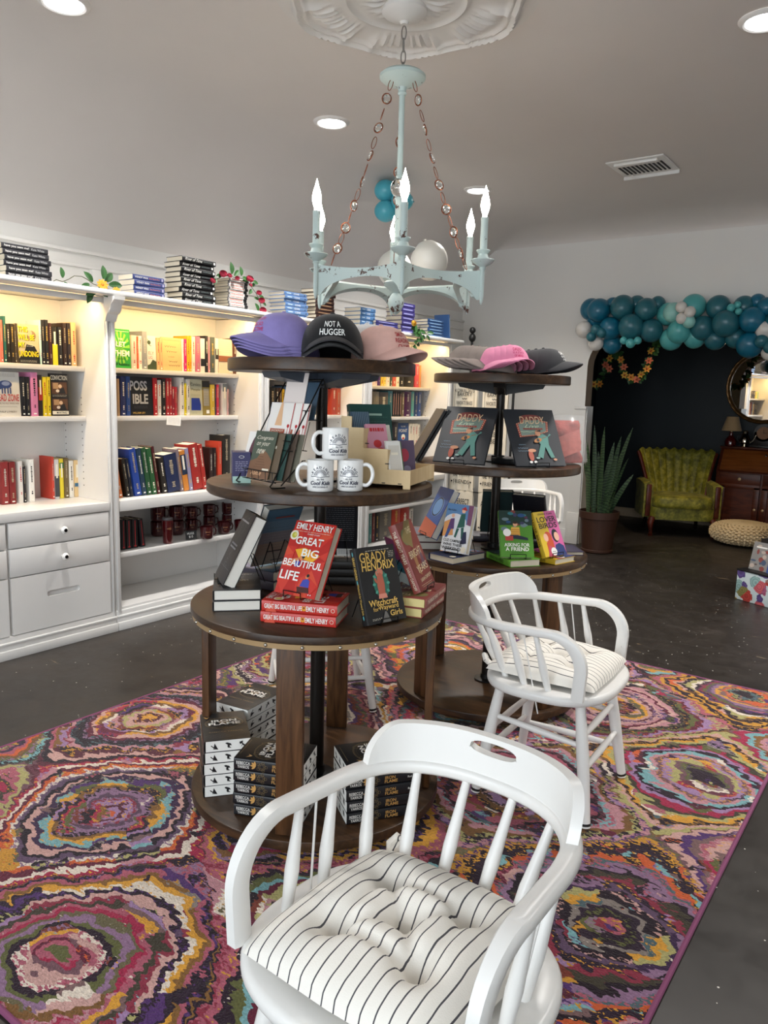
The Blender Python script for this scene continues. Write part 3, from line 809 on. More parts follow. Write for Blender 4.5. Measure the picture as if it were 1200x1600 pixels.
shelf_row(A, 1.563, -4.13, [(421, 428, 560, '#9fc79a', 'pale green book', 'p'), (428.4, 440.5, 562, '#d9cf6a', 'yellow book', 'p'), (441, 452, 560, '#2a2320', 'black book', 'h'), (452.5, 463, 562, '#23201f', 'black book', 'h'), (463.5, 472, 560, '#cbbd90', 'cream book', 'p'), (472.3, 484, 561, '#56468a', 'purple book', 'h'), (484.4, 494, 563, '#d898a6', 'pink book', 'p'), (516, 527, 565, '#6a5a48', 'brown book', 'h'), (527.4, 534, 565, '#a8642c', 'rust book', 'p')])
A = 'shelf two behind the card rack'
shelf_row(A, 1.271, -4.13, [(421.5, 431, 605, '#141213', 'black book', 'h'), (431.3, 436, 606, '#2c1c14', 'dark brown book', 'h'), (436.3, 441, 606, '#4a2c1a', 'brown book', 'h'), (441.3, 445, 608, '#d8ae2a', 'yellow book', 'p'), (445.3, 449, 604, '#5a7a9c', 'blue book', 'p'), (449.3, 454, 602, '#18161a', 'black book', 'h'), (454.3, 457.6, 603, '#6a1c2c', 'maroon book', 'p'),
    (458, 478, 604, '#b98d68', 'face-out kraft brown book with dark drawing', 'f', c_kraft), (478.4, 483.5, 604, '#a89a3c', 'olive yellow book', 'p'), (519, 526, 606, '#b8402e', 'red orange book', 'h'), (526.3, 533, 606, '#c2563c', 'red orange book', 'h')])
shelf_row('the counter behind the card rack', .784, -4.03, [(425, 436, 690, '#2a3550', 'navy book', 'h'), (436.5, 447, 694, '#7a3a2c', 'rust brown book', 'h'), (447.5, 456, 692, '#355a4c', 'green book', 'h')])
A = 'the top shelf between the display stands'
shelf_row(A, 1.525, -4.13, [(586.5, 590.5, 572, '#d8c8cc', 'pale pink book', 'p'), (590.8, 595.6, 571, '#4a2a6a', 'purple book', 'p'), (596, 600, 570, '#d9b93a', 'yellow book', 'p'), (600.3, 604, 570, '#e0c860', 'pale yellow book', 'p'), (604.3, 610, 572, '#e4e0d4', 'white book', 'p'), (610.3, 614, 572, '#3a4a40', 'dark green book', 'p'), (614.3, 620, 571, '#c25a4a', 'coral book', 'p'), (620.3, 625, 572, '#dfe2cc', 'pale green book', 'p'), (625.3, 632, 570, '#1d1a14', 'black and gold book', 'h'), (632.3, 648, 570, '#221d16', 'thick black and gold book', 'h'), (650, 655.6, 569, '#d0505c', 'pinkish red book', 'p'), (655.9, 659, 571, '#d98a5a', 'orange pink book', 'p')])
A = 'shelf two between the display stands'
STR = lambda d, h, t: d.rect(h * .5, t / 2, h * .84, t * .34, pm('#b98a80'))
shelf_row(A, 1.25, -4.13, [(585, 593, 612, '#8a8478', 'grey book', 'p'), (593.3, 607, 613, '#5a5450', 'dark grey book', 'h'), (607.4, 614, 611, '#3f7a86', 'teal book', 'p'), (614.3, 617.6, 612, '#1b181c', 'black book with pink stripe', 'p', STR), (617.8, 621, 612, '#1b181c', 'black book with pink stripe', 'p', STR), (621.2, 624.6, 612, '#1b181c', 'black book with pink stripe', 'p', STR), (624.8, 628.2, 612, '#1b181c', 'black book with pink stripe', 'p', STR), (628.4, 632.6, 613, '#7a6a52', 'tan and grey book', 'p'), (633, 643.3, 612, '#4a1c4c', 'purple book', 'h'), (643.6, 648, 612, '#5aa09c', 'turquoise book', 'p'), (648.4, 653.6, 613, '#1f3a66', 'blue book', 'h'), (653.9, 659, 613, '#2a4a86', 'blue book', 'h')])
shelf_row('shelf three between the stands', .962, -4.13, [(615, 622.5, 660, '#241f24', 'black book', 'h'), (623, 640, 661, '#2c4a78', 'face-out blue book with white capitals', 'f', c_point), (640.3, 644.6, 662, '#d9cdb8', 'cream book of a matching set', 'p'), (644.8, 649, 662, '#d9cdb8', 'cream book of a matching set', 'p'), (649.2, 653.4, 662, '#d9cdb8', 'cream book of a matching set', 'p'), (653.6, 657, 663, '#d9cdb8', 'cream book of a matching set', 'p')])
shelf_row('the bottom shelf behind the book display', .133, -4.06, [(577, 582, 799, '#3f7a76', 'teal book', 'p'), (582.3, 586.8, 800, '#6a2428', 'dark red book', 'p'), (587, 593, 800, '#1b1a22', 'black book with white type', 'p'), (594, 612, 797, '#6a645c', 'thick grey book', 'h'), (613, 626, 794, '#b8402e', 'red orange book', 'h'), (626.4, 640, 793, '#a8281c', 'bright red book', 'h'), (640.4, 646, 795, '#d6d0c4', 'white book', 'p')])

# small hanging note under the second shelf above the mugs
P0 = at_x(272, 652, XS + .004)
nt_ = tag(MB().box((0, 0, -.029), (.0012, .115, .058)).build('shelf_note', M_WHITE, None, smooth=0, M=Tm(P0.x, P0.y, 1.268) @ Rm(-.1, 'X')), 'small handwritten white card hanging from the shelf above the mugs', 'note')
d = Decor(nt_, Matrix(((0, 0, 1, .0007), (1, 0, 0, -.055), (0, 1, 0, -.056), (0, 0, 0, 1)))); scribble(d, .055, .028, .09, .042, pm('#7a7a80'), 5, 51, .0011); d.build('handwriting')

# --- stacks on top of the bookcases (spines to the room, front covers up)
STK_N = ORD
def stack(look, where, n, px0, px1, ptop, color, xf, w=.15, page=None, hard=True, spine=None, jitter=.008, th=None, z0=1.9795, grp=None, pbot=None):
    ya, yb = at_x(px0, ptop, xf).y, at_x(px1, ptop, xf).y
    zt = at_x((px0 + px1) / 2, ptop, xf).z
    th = th or (zt - z0) / n
    rg = random.Random(int(px0)); h = yb - ya
    for k in range(n):
        dx, dy = rg.uniform(-jitter, jitter), rg.uniform(-jitter, jitter)
        name_ = 'top' if k == n - 1 else ('bottom' if k == 0 else ORD[n - k])
        M0 = flat(xf - w / 2 + dx, yb + dy, z0 + k * th, PI + rg.uniform(-.02, .02), th - .0006)
        o = book('%s, %s of stack %s' % (look, name_, where), w, h, th - .0006, mat(color, .4), M0, page=page, hard=hard, group=grp)
        if spine:
            d = Decor(o, SPINE(w, h, th)); spine(d, h, th); d.build('spine_printing', 'lettering')
def sp_seen(d, h, t): d.text('have you seen me?', h * .32, t / 2, h * .52, t * .5, WHT, bold=.01); d.text('Kate White', h * .77, t / 2, h * .28, t * .42, pm('#b9b9b9'))
def sp_wendy(d, h, t): d.text('WENDY WAX', h * .27, t * .5, h * .42, t * .36, WHT, bold=.02); d.text('Best Beach Ever', h * .69, t * .5, h * .34, t * .28, pm('#d88a7a')); d.rect(h * .94, t / 2, h * .05, t * .5, pm('#b9b4d0'))
def sp_river(d, h, t): d.text('River of Time', h * .33, t * .52, h * .5, t * .55, WHT, shear=.35); d.text('NAOMI JUDD', h * .75, t * .5, h * .24, t * .26, pm('#8a9a9a')); d.rect(h * .95, t / 2, h * .05, t * .45, WHT)
def sp_pink(d, h, t): d.rect(h * .42, t / 2, h * .8, t * .86, pm('#ece6e0')); scribble(d, h * .45, t / 2, h * .66, t * .5, pm('#b05a50'), 1, 61, t * .4); d.rect(h * .05, t / 2, h * .05, t * .6, pm('#6a6a70'))
def sp_blue(d, h, t): d.rect(h * .2, t * .5, h * .2, t * .22, pm('#c8dcee')); d.text('COVE', h * .53, t * .5, h * .24, t * .45, WHT, bold=.02); d.disc(h * .9, t / 2, t * .2, INK)
def sp_brown(d, h, t): d.rect(h * .5, t / 2, h * .7, t * .3, pm('#b08a6a'))
def sp_pale(d, h, t): d.rect(h * .48, t / 2, h * .72, t * .24, pm('#8f8fc0'))
def sp_navy(d, h, t): d.rect(h * .5, t / 2, h * .74, t * .2, pm('#8fb0d0'))
stack('dark grey paperback with white spine type', 'above the drawers', 6, 5, 77, 384, '#26262b', -3.872, .14, hard=False, spine=sp_seen, grp='dark grey stack above the drawers')
stack('blue paperback with white capitals', 'beside the orange flower', 4, 209, 257, 431, '#37457e', -3.89, .14, hard=False, spine=sp_wendy, jitter=.003)
stack('black hardback with white script spine', 'between blue books and roses', 9, 282, 335, 404, '#131316', -3.885, .15, spine=sp_river, jitter=.008)
stack('white-spined paperback', 'under the roses', 11, 357, 387, 436, '#201f22', -3.9, .15, hard=False, spine=sp_pink, jitter=.006)
stack('blue hardback with dark dot', 'right of the roses', 7, 445, 480, 457, '#5d7fae', -3.9, .155, spine=sp_blue, jitter=.008)
stack('brown hardback', 'rising behind the purple cap', 9, 494, 523, 452, '#3c2420', -3.92, .165, spine=sp_brown, jitter=.01)
stack('light blue hardback with white type', 'behind the black cap', 5, 563, 586, 481, '#4f7cae', -3.9, .17, spine=sp_blue, jitter=.005)
stack('flat purple blue book', 'behind the pink cap', 3, 588, 622, 502, '#2c2a66', -3.87, .13, spine=sp_pale, jitter=.003)
stack('dark purple hardback', 'left of the hanging greenery', 7, 629, 649, 474, '#332c66', -3.9, .17, spine=sp_pale, jitter=.008)
stack('navy hardback', 'right of the hanging greenery', 6, 670, 694, 499, '#26446e', -3.89, .16, spine=sp_navy, jitter=.005)
pz = at_x(702, 528, -3.95)
o = book('navy hardback leaning upright against the rightmost navy stack', .16, .235, .024, mat('#2a4c7c', .4), Tm(-4.0, pz.y - .035, 1.981) @ Rm(.13, 'X') @ Rm(PI, 'Z'))
d = Decor(o, SPINE(.16, .235, .024)); sp_navy(d, .235, .024); d.build('spine_printing')
# ================================================================== rug
def rug_material():
    g = NT('rug_pile', .95); g.b.inputs['Specular IOR Level'].default_value = .1; g.b.inputs['Sheen Weight'].default_value = .15
    co = g.tc.outputs['Object']
    def warp(scale, amp, stretch=None):
        v = co
        if stretch: v = g.node('Mapping', Vector=co, Scale=stretch).outputs[0]
        n = g.node('TexNoise', Vector=v, Scale=scale, Detail=2.0)
        s = g.node('VectorMath', {'operation': 'SUBTRACT'}, i0=n.outputs['Color'], i1=(.5, .5, .5))
        return g.node('VectorMath', {'operation': 'SCALE'}, i0=s.outputs[0], Scale=amp).outputs[0]
    p = g.node('VectorMath', {'operation': 'ADD'}, i0=co, i1=warp(2.4, .22)).outputs[0]
    p = g.node('VectorMath', {'operation': 'ADD'}, i0=p, i1=warp(28, .085, (.45, 1, 1))).outputs[0]
    p = g.node('VectorMath', {'operation': 'ADD'}, i0=p, i1=warp(110, .022, (.35, 1, 1))).outputs[0]
    sp = g.node('SeparateXYZ', Vector=p)
    def cell(off):
        u = g.math('ADD', g.math('DIVIDE', g.math('SUBTRACT', sp.outputs['X'], -.63), 1.03), off)
        v = g.math('ADD', g.math('DIVIDE', g.math('SUBTRACT', sp.outputs['Y'], 1.98), 1.02), off)
        ru, rv = g.math('ROUND', u), g.math('ROUND', v)
        fu, fv = g.math('ABSOLUTE', g.math('SUBTRACT', u, ru)), g.math('ABSOLUTE', g.math('SUBTRACT', v, rv))
        s = g.math('MULTIPLY', g.math('ADD', fu, fv), 2)
        q = g.math('MULTIPLY', g.math('SQRT', g.math('ADD', g.math('MULTIPLY', fu, fu), g.math('MULTIPLY', fv, fv))), 2.5)
        return s, q, ru, rv
    s1, q1, u1, v1 = cell(0.0); s2, q2, u2, v2 = cell(.5)
    isb = g.math('LESS_THAN', s2, s1)
    def sel(a, b): return g.math('ADD', g.math('MULTIPLY', a, g.math('SUBTRACT', 1, isb)), g.math('MULTIPLY', b, isb))
    s, q, u, v = sel(s1, s2), sel(q1, q2), sel(u1, u2), sel(v1, v2)
    t = g.math('MULTIPLY', s, s)
    d = g.math('ADD', g.math('MULTIPLY', s, t), g.math('MULTIPLY', q, g.math('SUBTRACT', 1, t)))
    ringf = g.math('ADD', g.math('MULTIPLY', d, 20.0), g.math('MULTIPLY', g.noise(3.2, 2, co), 2.4))
    ring = g.math('FLOOR', ringf)
    seg = g.math('FLOOR', g.math('MULTIPLY', g.node('TexNoise', Vector=g.node('VectorMath', {'operation': 'ADD'}, i0=p, i1=(7.3, 1.1, 0)).outputs[0], Scale=4.6, Detail=2.0), 5.0))
    key = g.node('CombineXYZ', X=g.math('ADD', g.math('MULTIPLY', u, 3.17), g.math('MULTIPLY', isb, 17.0)), Y=g.math('MULTIPLY', v, 5.31), Z=g.math('ADD', ring, g.math('MULTIPLY', seg, 37.0)))
    wn_ = g.node('TexWhiteNoise', Vector=key.outputs[0])
    pal = ['#23171f', '#98505f', '#80627c', '#4a2d5e', '#b3802f', '#c08a32', '#b5532d', '#6d979b', '#c9bcae', '#8f2340', '#23171f', '#a8787f', '#565732', '#9a9360', '#8d6f92', '#2b1d2a', '#7b2b3b', '#b48d86']
    col = g.ramp(wn_.outputs['Value'], [(i / len(pal), c) for i, c in enumerate(pal)], 'CONSTANT')
    third = g.math('LESS_THAN', g.math('FRACT', g.math('DIVIDE', g.math('ADD', ring, .5), 3.0)), .3)
    col = g.mix(g.math('MULTIPLY', third, .7), col, '#2a1a26')
    key2 = g.node('VectorMath', {'operation': 'ADD'}, i0=key.outputs[0], i1=(3.7, 9.1, 41.0)).outputs[0]
    wn2 = g.node('TexWhiteNoise', Vector=key2)
    col2 = g.ramp(wn2.outputs['Value'], [(i / len(pal), c) for i, c in enumerate(pal)], 'CONSTANT')
    fleck = g.math('GREATER_THAN', g.node('TexNoise', Vector=g.node('Mapping', Vector=co, Scale=(.5, 1, 1)).outputs[0], Scale=120.0, Detail=2.0), g.math('MULTIPLY_ADD', wn2.outputs['Value'], .5, .46))
    col = g.mix(fleck, col, col2)
    fine = g.node('TexNoise', Vector=g.node('Mapping', Vector=co, Scale=(.7, 1, 1)).outputs[0], Scale=210.0, Detail=2.0)
    col = g.node('VectorMath', {'operation': 'SCALE'}, i0=col, Scale=g.math('MULTIPLY_ADD', fine, 1.1, .46)).outputs[0]
    g.bump(fine, .9, .006)
    return g.color(col)
RX0, RX1, RY0, RY1 = -2.915, -.416, .785, 4.164
rug = MB().box(((RX0 + RX1) / 2, (RY0 + RY1) / 2, .006), (RX1 - RX0, RY1 - RY0, .011), bev=.003).build('area_rug', rug_material())
tag(rug, 'large multicoloured area rug with concentric rings under the chairs and stands', 'rug')
bp = [(RX0, RY0, .0075), (RX1, RY0, .0075), (RX1, RY1, .0075), (RX0, RY1, .0075)]
bt = []
for i in range(4):
    a, b_ = Vector(bp[i]), Vector(bp[(i + 1) % 4])
    bt += [a.lerp(b_, t) for t in (.004, .25, .5, .75, .996)]
tag(MB().tube(bt, .0075, 8, closed=True).build('binding', mat('#7d3f63', .8, bump=.3, bscale=400), rug), 'mauve stitched edge binding')

# ================================================================== round tiered display stands
def wood(name, c0, c1, c2, rough=.38, stretch=(1, 12, 12), scale=3.0, axis=None):
    g = NT(name, rough); g.b.inputs['Specular IOR Level'].default_value = .35
    mp_ = g.node('Mapping', Vector=g.tc.outputs['Object'], Scale=stretch)
    n = g.node('TexNoise', Vector=mp_.outputs[0], Scale=scale, Detail=6.0, Roughness=.62, Distortion=.5)
    n2 = g.noise(2.0, 3)
    f = g.math('ADD', g.math('MULTIPLY', n, .75), g.math('MULTIPLY', n2, .25))
    g.bump(n, .06, .003)
    g.put(g.b.inputs['Roughness'], g.math('MULTIPLY_ADD', n, .25, rough - .12))
    return g.color(g.ramp(f, [(.34, c0), (.5, c1), (.68, c2)]))
M_TOPW = wood('walnut_top', '#26180f', '#3a2717', '#523822', .36, (2, 14, 14))
M_LEGW = wood('walnut_leg', '#2e1c12', '#54371f', '#6d4a2e', .42, (14, 14, 1.2))
M_BAND = mat('#a98c64', .45, metal=.25)
M_RIVET = mat('#b9b4a8', .25, metal=.9)
M_STEEL = mat('#4e5560', .4, metal=.5)
M_PIPE = mat('#2a2623', .35, metal=.7)
def display_stand(label, ax, ay, leg0, steel, tilt=0):
    t = thing('display_stand', label, 'display stand', (ax, ay, 0), group=None)
    zb = .012
    def disc(name, z1, th, r, m=M_TOPW, up=True):
        b = MB().lathe([(0.0001, z1 - th), (r - .004, z1 - th), (r, z1 - th + .004), (r, z1 - .005), (r - .0015, z1 - .0015), (r - .005, z1), (.0001, z1)], 72, caps=False)
        return b.build(name, m, t, smooth=40)
    disc('base_shelf', .085, .034, .44)
    disc('lower_shelf', .737, .026, .437)
    disc('middle_shelf', 1.152, .034, .382)
    disc('top_shelf', 1.553, .040, .312)
    bd = MB().lathe([(.424, .694), (.431, .694), (.431, .7105), (.424, .7105)], 72, caps=False)
    band = bd.build('metal_band', M_BAND, t, smooth=40)
    for k in range(24):
        a = 2 * PI * (k + .3) / 24; MB().sphere((.431 * math.cos(a), .431 * math.sin(a), .7025), .0062, u=10, v=6).build('rivet', M_RIVET, band)
    for k in range(4):
        a = R(leg0 + 90 * k)
        MB().box((0, 0, (.086 + .712) / 2), (.026, .084, .712 - .086), bev=.003).build('leg', M_LEGW, t, M=Tm(.4 * math.cos(a), .4 * math.sin(a), 0) @ Rm(a, 'Z'))
        MB().box((0, 0, .0315), (.06, .06, .039), bev=.004).build('foot', M_LEGW, t, M=Tm(.36 * math.cos(a), .36 * math.sin(a), 0) @ Rm(a, 'Z'))
    p = MB().lathe([(.026, .086), (.026, .711)], 20).lathe([(.021, .738), (.021, 1.118)], 20).lathe([(.019, 1.1525), (.019, 1.49), (.024, 1.49), (.024, 1.512)], 20)
    p.build('pole', M_PIPE, t)
    for z in (.0865, .7375, 1.1525): MB().lathe([(.06, z), (.06, z + .006), (.032, z + .01), (.03, z + .03), (.022, z + .032)], 24).build('pipe_flange', M_IRON, t)
    for k in range(4): MB().sphere((.026 * math.cos(k * PI / 2 + .3), .026 * math.sin(k * PI / 2 + .3), 1.47), .008, u=8, v=6).build('set_screw', M_IRON, t)
    br = MB()
    for k in range(4):
        M0 = Rm(R(leg0 + 45 + 90 * k), 'Z') @ Rm(PI / 2, 'X')
        br.prism([(.015, 1.47), (.03, 1.466), (.19, 1.495), (.2, 1.5125), (.015, 1.5125)], -.055 if steel else -.025, .055 if steel else .025, M=M0)
    br.build('top_bracket', M_STEEL if steel else M_IRON, t, smooth=0)
    return t
LT, RT = (-1.711, 1.989), (-1.686, 3.226)
display_stand('dark wood four-tier round display stand nearest the camera, topped with purple and black caps', *LT, -61, True)
display_stand('dark wood four-tier round display stand farther back, topped with taupe, pink and dark caps', *RT, -20, False)

# ================================================================== white Windsor armchairs with striped cushions
g = NT('painted_chair', .3)
ch = g.noise(9, 6, rough=.7)
g.bump(g.noise(35, 4), .12, .003)
chip = g.math('GREATER_THAN', ch, .735)
M_CHAIR = g.color(g.mix(chip, '#e8e6e2', '#b5aea2'))
def bow_path():
    P = []
    for k in range(5): P.append((.247, .165 + .006 * k / 4, .452 + .1 * k / 4))
    for k in range(1, 11):
        a = PI / 2 * k / 10; P.append((.247 + .004 * k / 10, .171 - .11 * (1 - math.cos(a)), .552 + .11 * math.sin(a)))
    for k in range(1, 5): P.append((.251 - .006 * k / 4, .061 - .16 * k / 4, .662 - .006 * k / 4))
    r_, cy = .243, -.10
    half = [(x, y, z) for x, y, z in P]
    for k in range(1, 14):
        a = PI / 2 * k / 13; half.append((r_ * math.cos(a) ** .86 if k < 13 else 0, cy - .205 * math.sin(a) ** .93, .656 - .003 * k / 13))
    return half
HALF = bow_path()
BOW = HALF + [(-x, y, z) for x, y, z in HALF[-2::-1]]
def bow_frames():
    out = []
    n = len(BOW)
    for i, p in enumerate(BOW):
        p = Vector(p); tq = (Vector(BOW[min(i + 1, n - 1)]) - Vector(BOW[max(i - 1, 0)])).normalized()
        if abs(tq.x) < .05 and p.y > -.05: N = Vector((1 if p.x > 0 else -1, 0, 0))
        else:
            N = Vector((-tq.y, tq.x, 0)).normalized()
            if N.dot(Vector((p.x, p.y + .1, 0))) < 0: N = -N
        B = tq.cross(N).normalized()
        out.append((p, tq, N, B))
    return out
FR = bow_frames()
def make_chair(label):
    t = thing('windsor_armchair', label, 'chair', group='white windsor armchairs')
    ol = [(x, y + .012) for x, y in sup(56, .276, .235, 2.7)]
    def ins(d, dy=0): return [(x * (1 - d / .276), (y - .01) * (1 - d / .235) + .01) for x, y in ol]
    m = MB()
    rows = [[(x, y, z) for x, y in ins(d)] for d, z in ((.016, .420), (.004, .425), (0, .434), (0, .446), (.004, .454), (.012, .4585), (.05, .459), (.1, .452), (.16, .450))]
    V = m.grid(rows, closed_u=True); m.cap(V[0], 0, True); m.cap(V[-1])
    m.build('seat', M_CHAIR, t, smooth=50)
    for sx in (-1, 1):
        for sy, y0, y1 in ((1, .15, .215), (-1, -.14, -.2)):
            a, b = Vector((sx * .165, y0, .425)), Vector((sx * .218, y1, .004))
            pts = [a.lerp(b, k) for k in (0, .2, .45, .7, .9, 1)]
            lg = MB().tube(pts, [.0165, .0195, .022, .02, .017, .0165], 14).build('leg', M_CHAIR, t, smooth=60)
            MB().cyl(a.lerp(b, .965), a.lerp(b, .985), .0176, n=14).build('glide', M_BLACK, lg)
    def lp(sx, sy, z):
        y0, y1 = (.15, .215) if sy > 0 else (-.14, -.2)
        k = (.425 - z) / .421
        return Vector((sx * lerp(.165, .218, k), lerp(y0, y1, k), z))
    def stre(a, b, r=.0115):
        pts = [a.lerp(b, k) for k in (0.03, .25, .5, .75, .97)]
        MB().tube(pts, [r * .8, r, r * 1.15, r, r * .8], 10).build('stretcher', M_CHAIR, t, smooth=60)
    for sx in (-1, 1): stre(lp(sx, 1, .27), lp(sx, -1, .30)); stre(lp(sx, 1, .13), lp(sx, -1, .13))
    stre(lp(-1, 1, .30), lp(1, 1, .30)); stre(lp(-1, 1, .19), lp(1, 1, .19)); stre(lp(-1, -1, .25), lp(1, -1, .25)); stre(lp(-1, -1, .16), lp(1, -1, .16))
    m = MB(); rows = []
    for p, tq, N, B in FR:
        w_, h_ = .0195, .0135
        sec = [(w_, -h_ * .5), (w_, h_ * .5), (w_ * .7, h_), (-w_ * .7, h_), (-w_, h_ * .5), (-w_, -h_ * .5), (-w_ * .7, -h_), (w_ * .7, -h_)]
        # the post at the front is flat across, the rail lies flat
        vert = abs(tq.z)
        rows.append([p + N * (a * lerp(1, .75, vert)) + B * (b * lerp(1, 1.5, vert)) for a, b in sec])
    V = m.grid(rows, closed_u=True); m.cap(V[0], 0, True); m.cap(V[-1])
    m.build('arm_bow', M_CHAIR, t, smooth=50)
    # crest rail on top of the bow with its hand slot
    S = .285; n = 76; H = .08
    cum = [0]
    for i in range(1, len(FR)): cum.append(cum[-1] + (FR[i][0] - FR[i - 1][0]).length)
    midl = cum[len(HALF) - 1]
    def atl(s_):
        L = midl + s_
        for i in range(1, len(cum)):
            if cum[i] >= L:
                k = (L - cum[i - 1]) / (cum[i] - cum[i - 1]); return FR[i - 1][0].lerp(FR[i][0], k), FR[i - 1][2].lerp(FR[i][2], k).normalized()
    def top(s_):
        e = (S - abs(s_)) / .085
        return H if e >= 1 else H * max(0, math.sin(PI / 2 * max(e, 0)) ** .62)
    m = MB(); bm = m.bm
    ss = sorted(set([-S + 2 * S * k / n for k in range(n + 1)] + [-.055, .055]))
    cache = {}
    def vv(s_, z): 
        k = (round(s_, 5), round(z, 5))
        if k not in cache: cache[k] = bm.verts.new((s_, z, 0))
        return cache[k]
    def hole(s_):
        e = max(0, 1 - (abs(s_) / .0551) ** 2.6) ** .5
        dz = .006 * math.cos(PI * s_ / .055) * 0
        return .056 - .0135 * e, .056 + .0135 * e + dz
    for a, b in zip(ss, ss[1:]):
        ca, cb_ = (-.0552 < a < .0552), (-.0552 < b < .0552)
        def colm(s_, inh):
            T_ = max(top(s_), .002)
            if inh:
                lo, hi = hole(s_); return [0, lo * .5, lo], [hi, (hi + T_) / 2, T_]
            lo = min(.056, T_ * .62)
            return [0, lo * .5, lo], [lo, (lo + T_) / 2, T_]
        la, ha = colm(a, ca and abs(a) < .0549); lb, hb = colm(b, cb_ and abs(b) < .0549)
        for A_, B_ in ((la, lb), (ha, hb)):
            for k in range(2):
                q = [vv(a, A_[k]), vv(b, B_[k]), vv(b, B_[k + 1]), vv(a, A_[k + 1])]
                u_ = []
                [u_.append(x) for x in q if x not in u_]
                if len(u_) > 2:
                    try: bm.faces.new(u_)
                    except ValueError: pass
    bmesh.ops.remove_doubles(bm, verts=bm.verts, dist=.0004)
    bmesh.ops.recalc_face_normals(bm, faces=bm.faces)
    bmesh.ops.solidify(bm, geom=bm.faces[:], thickness=.021)
    zs = [v.co.z for v in bm.verts]; zm = (max(zs) + min(zs)) / 2
    for v in bm.verts:
        s_, z, th = v.co.x, v.co.y, v.co.z - zm
        p, N = atl(s_); v.co = p + N * (th + z * .16) + Vector((0, 0, .012 + z))
    m.build('crest_rail', M_CHAIR, t, smooth=40)
    # spindles
    def bowpt(L): 
        q = atl(L); return q[0]
    tot = cum[-1] / 2
    for s_, sx, sy in ((.10, .05, -.175), (.30, .142, -.152), (.395, .205, -.075), (.49, .226, .015)):
        pass
    for s_, sx, sy in ((.055, .045, -.185), (.165, .125, -.165), (.27, .185, -.115), (.37, .222, -.03), (.465, .232, .06)):
        for sg in (-1, 1):
            a = bowpt(sg * s_); 
            if a.x * sg < 0: a.x = -a.x
            b = Vector((sg * sx, sy, .45))
            pts = [a.lerp(b, k) for k in (0, .3, .62, .8, 1)]
            MB().tube(pts, [.0085, .0105, .0145, .0125, .0105], 12).build('spindle', M_CHAIR, t, smooth=60)
    for sg in (-1, 1):
        a = bowpt(sg * .42); a.x = sg * abs(a.x)
        MB().cyl(a, Vector((sg * .215, .02, .36)), .0026, n=6).build('tie_rod', M_CHAIR, t)
    return t
def cushion_material():
    g = NT('striped_cotton', .85)
    sp_ = g.node('SeparateXYZ', Vector=g.tc.outputs['Object'])
    w_ = g.math('MULTIPLY', g.math('SUBTRACT', g.noise(9, 2), .5), .012)
    x = g.math('DIVIDE', g.math('ADD', sp_.outputs['X'], w_), .0245)
    f = g.math('ABSOLUTE', g.math('SUBTRACT', g.math('FRACT', x), .5))
    st = g.math('LESS_THAN', f, .055)
    g.bump(g.noise(420, 2), .25, .002)
    return g.color(g.mix(st, '#ece7de', '#4a484c'))
M_CUSH = cushion_material()
def make_cushion(label):
    A = .205; N = 56
    tufts = [(-.09, -.085), (.09, -.085), (-.09, .09), (.09, .09), (0, 0)]
    def topz(u, v):
        x, y = u * A, v * A
        e = max(0, 1 - abs(u) ** 3.2) ** .42 * max(0, 1 - abs(v) ** 3.2) ** .42
        z = .012 + .062 * e
        for i, (tx_, ty_) in enumerate(tufts):
            dx, dy = x - tx_, y - ty_; r2 = dx * dx + dy * dy
            z -= .036 * math.exp(-r2 / .0012) * e
        for (a, b) in ((0, 4), (1, 4), (2, 4), (3, 4), (0, 1), (2, 3), (0, 2), (1, 3)):
            ax_, ay_ = tufts[a]; bx_, by_ = tufts[b]
            l2 = (bx_ - ax_) ** 2 + (by_ - ay_) ** 2; k = max(0, min(1, ((x - ax_) * (bx_ - ax_) + (y - ay_) * (by_ - ay_)) / l2))
            dd = (x - ax_ - k * (bx_ - ax_)) ** 2 + (y - ay_ - k * (by_ - ay_)) ** 2
            z -= .013 * math.exp(-dd / .00013) * e
        z += .0022 * math.sin(31 * x + 11 * y) * math.sin(23 * y - 9 * x) * e
        return z
    m = MB()
    def xy(u, v):
        k = 1 - .035 * (abs(u) * abs(v)) - .03 * (1 - abs(v)) * 0
        pin = 1 - .05 * (1 - v * v) * 0
        return u * A * k, v * A * k
    us = [math.sin(PI / 2 * (-1 + 2 * k / N)) * .35 + (-1 + 2 * k / N) * .65 for k in range(N + 1)]
    topr = [[Vector((*xy(u, v), topz(u, v))) for u in us] for v in us]
    botr = [[Vector((*xy(u * .97, v * .97), .012 * (max(abs(u), abs(v)) ** 6) + .001)) for u in us] for v in us]
    VT = m.grid(topr); VB = m.grid(botr)
    edge = lambda V: V[0] + [r[-1] for r in V[1:]] + V[-1][-2::-1] + [r[0] for r in V[-2:0:-1]]
    e1, e2 = edge(VT), edge(VB)
    for i in range(len(e1)): m.bm.faces.new((e1[i], e1[(i + 1) % len(e1)], e2[(i + 1) % len(e2)], e2[i]))
    o = m.build('seat_cushion', M_CUSH, None, smooth=80)
    for x, y in tufts: MB().sphere((x, y, topz(x / A, y / A) + .001), .007, u=10, v=6, sz=(1, 1, .5)).build('tufting_button', M_CUSH, o)
    for sg in (-1, 1):
        MB().tube([(sg * .17, -.19, .02), (sg * .16, -.212, .03), (sg * .15, -.225, .045), (sg * .165, -.222, .05), (sg * .175, -.21, .035), (sg * .168, -.2, .022)], [.008, .010, .009, .009, .010, .008], 8).build('tie', M_CUSH, o)
    return tag(o, label, 'cushion', 'striped seat cushions')
def chair_at(x, y, face): return Tm(x, y, .0118) @ Rm(face - PI / 2, 'Z')
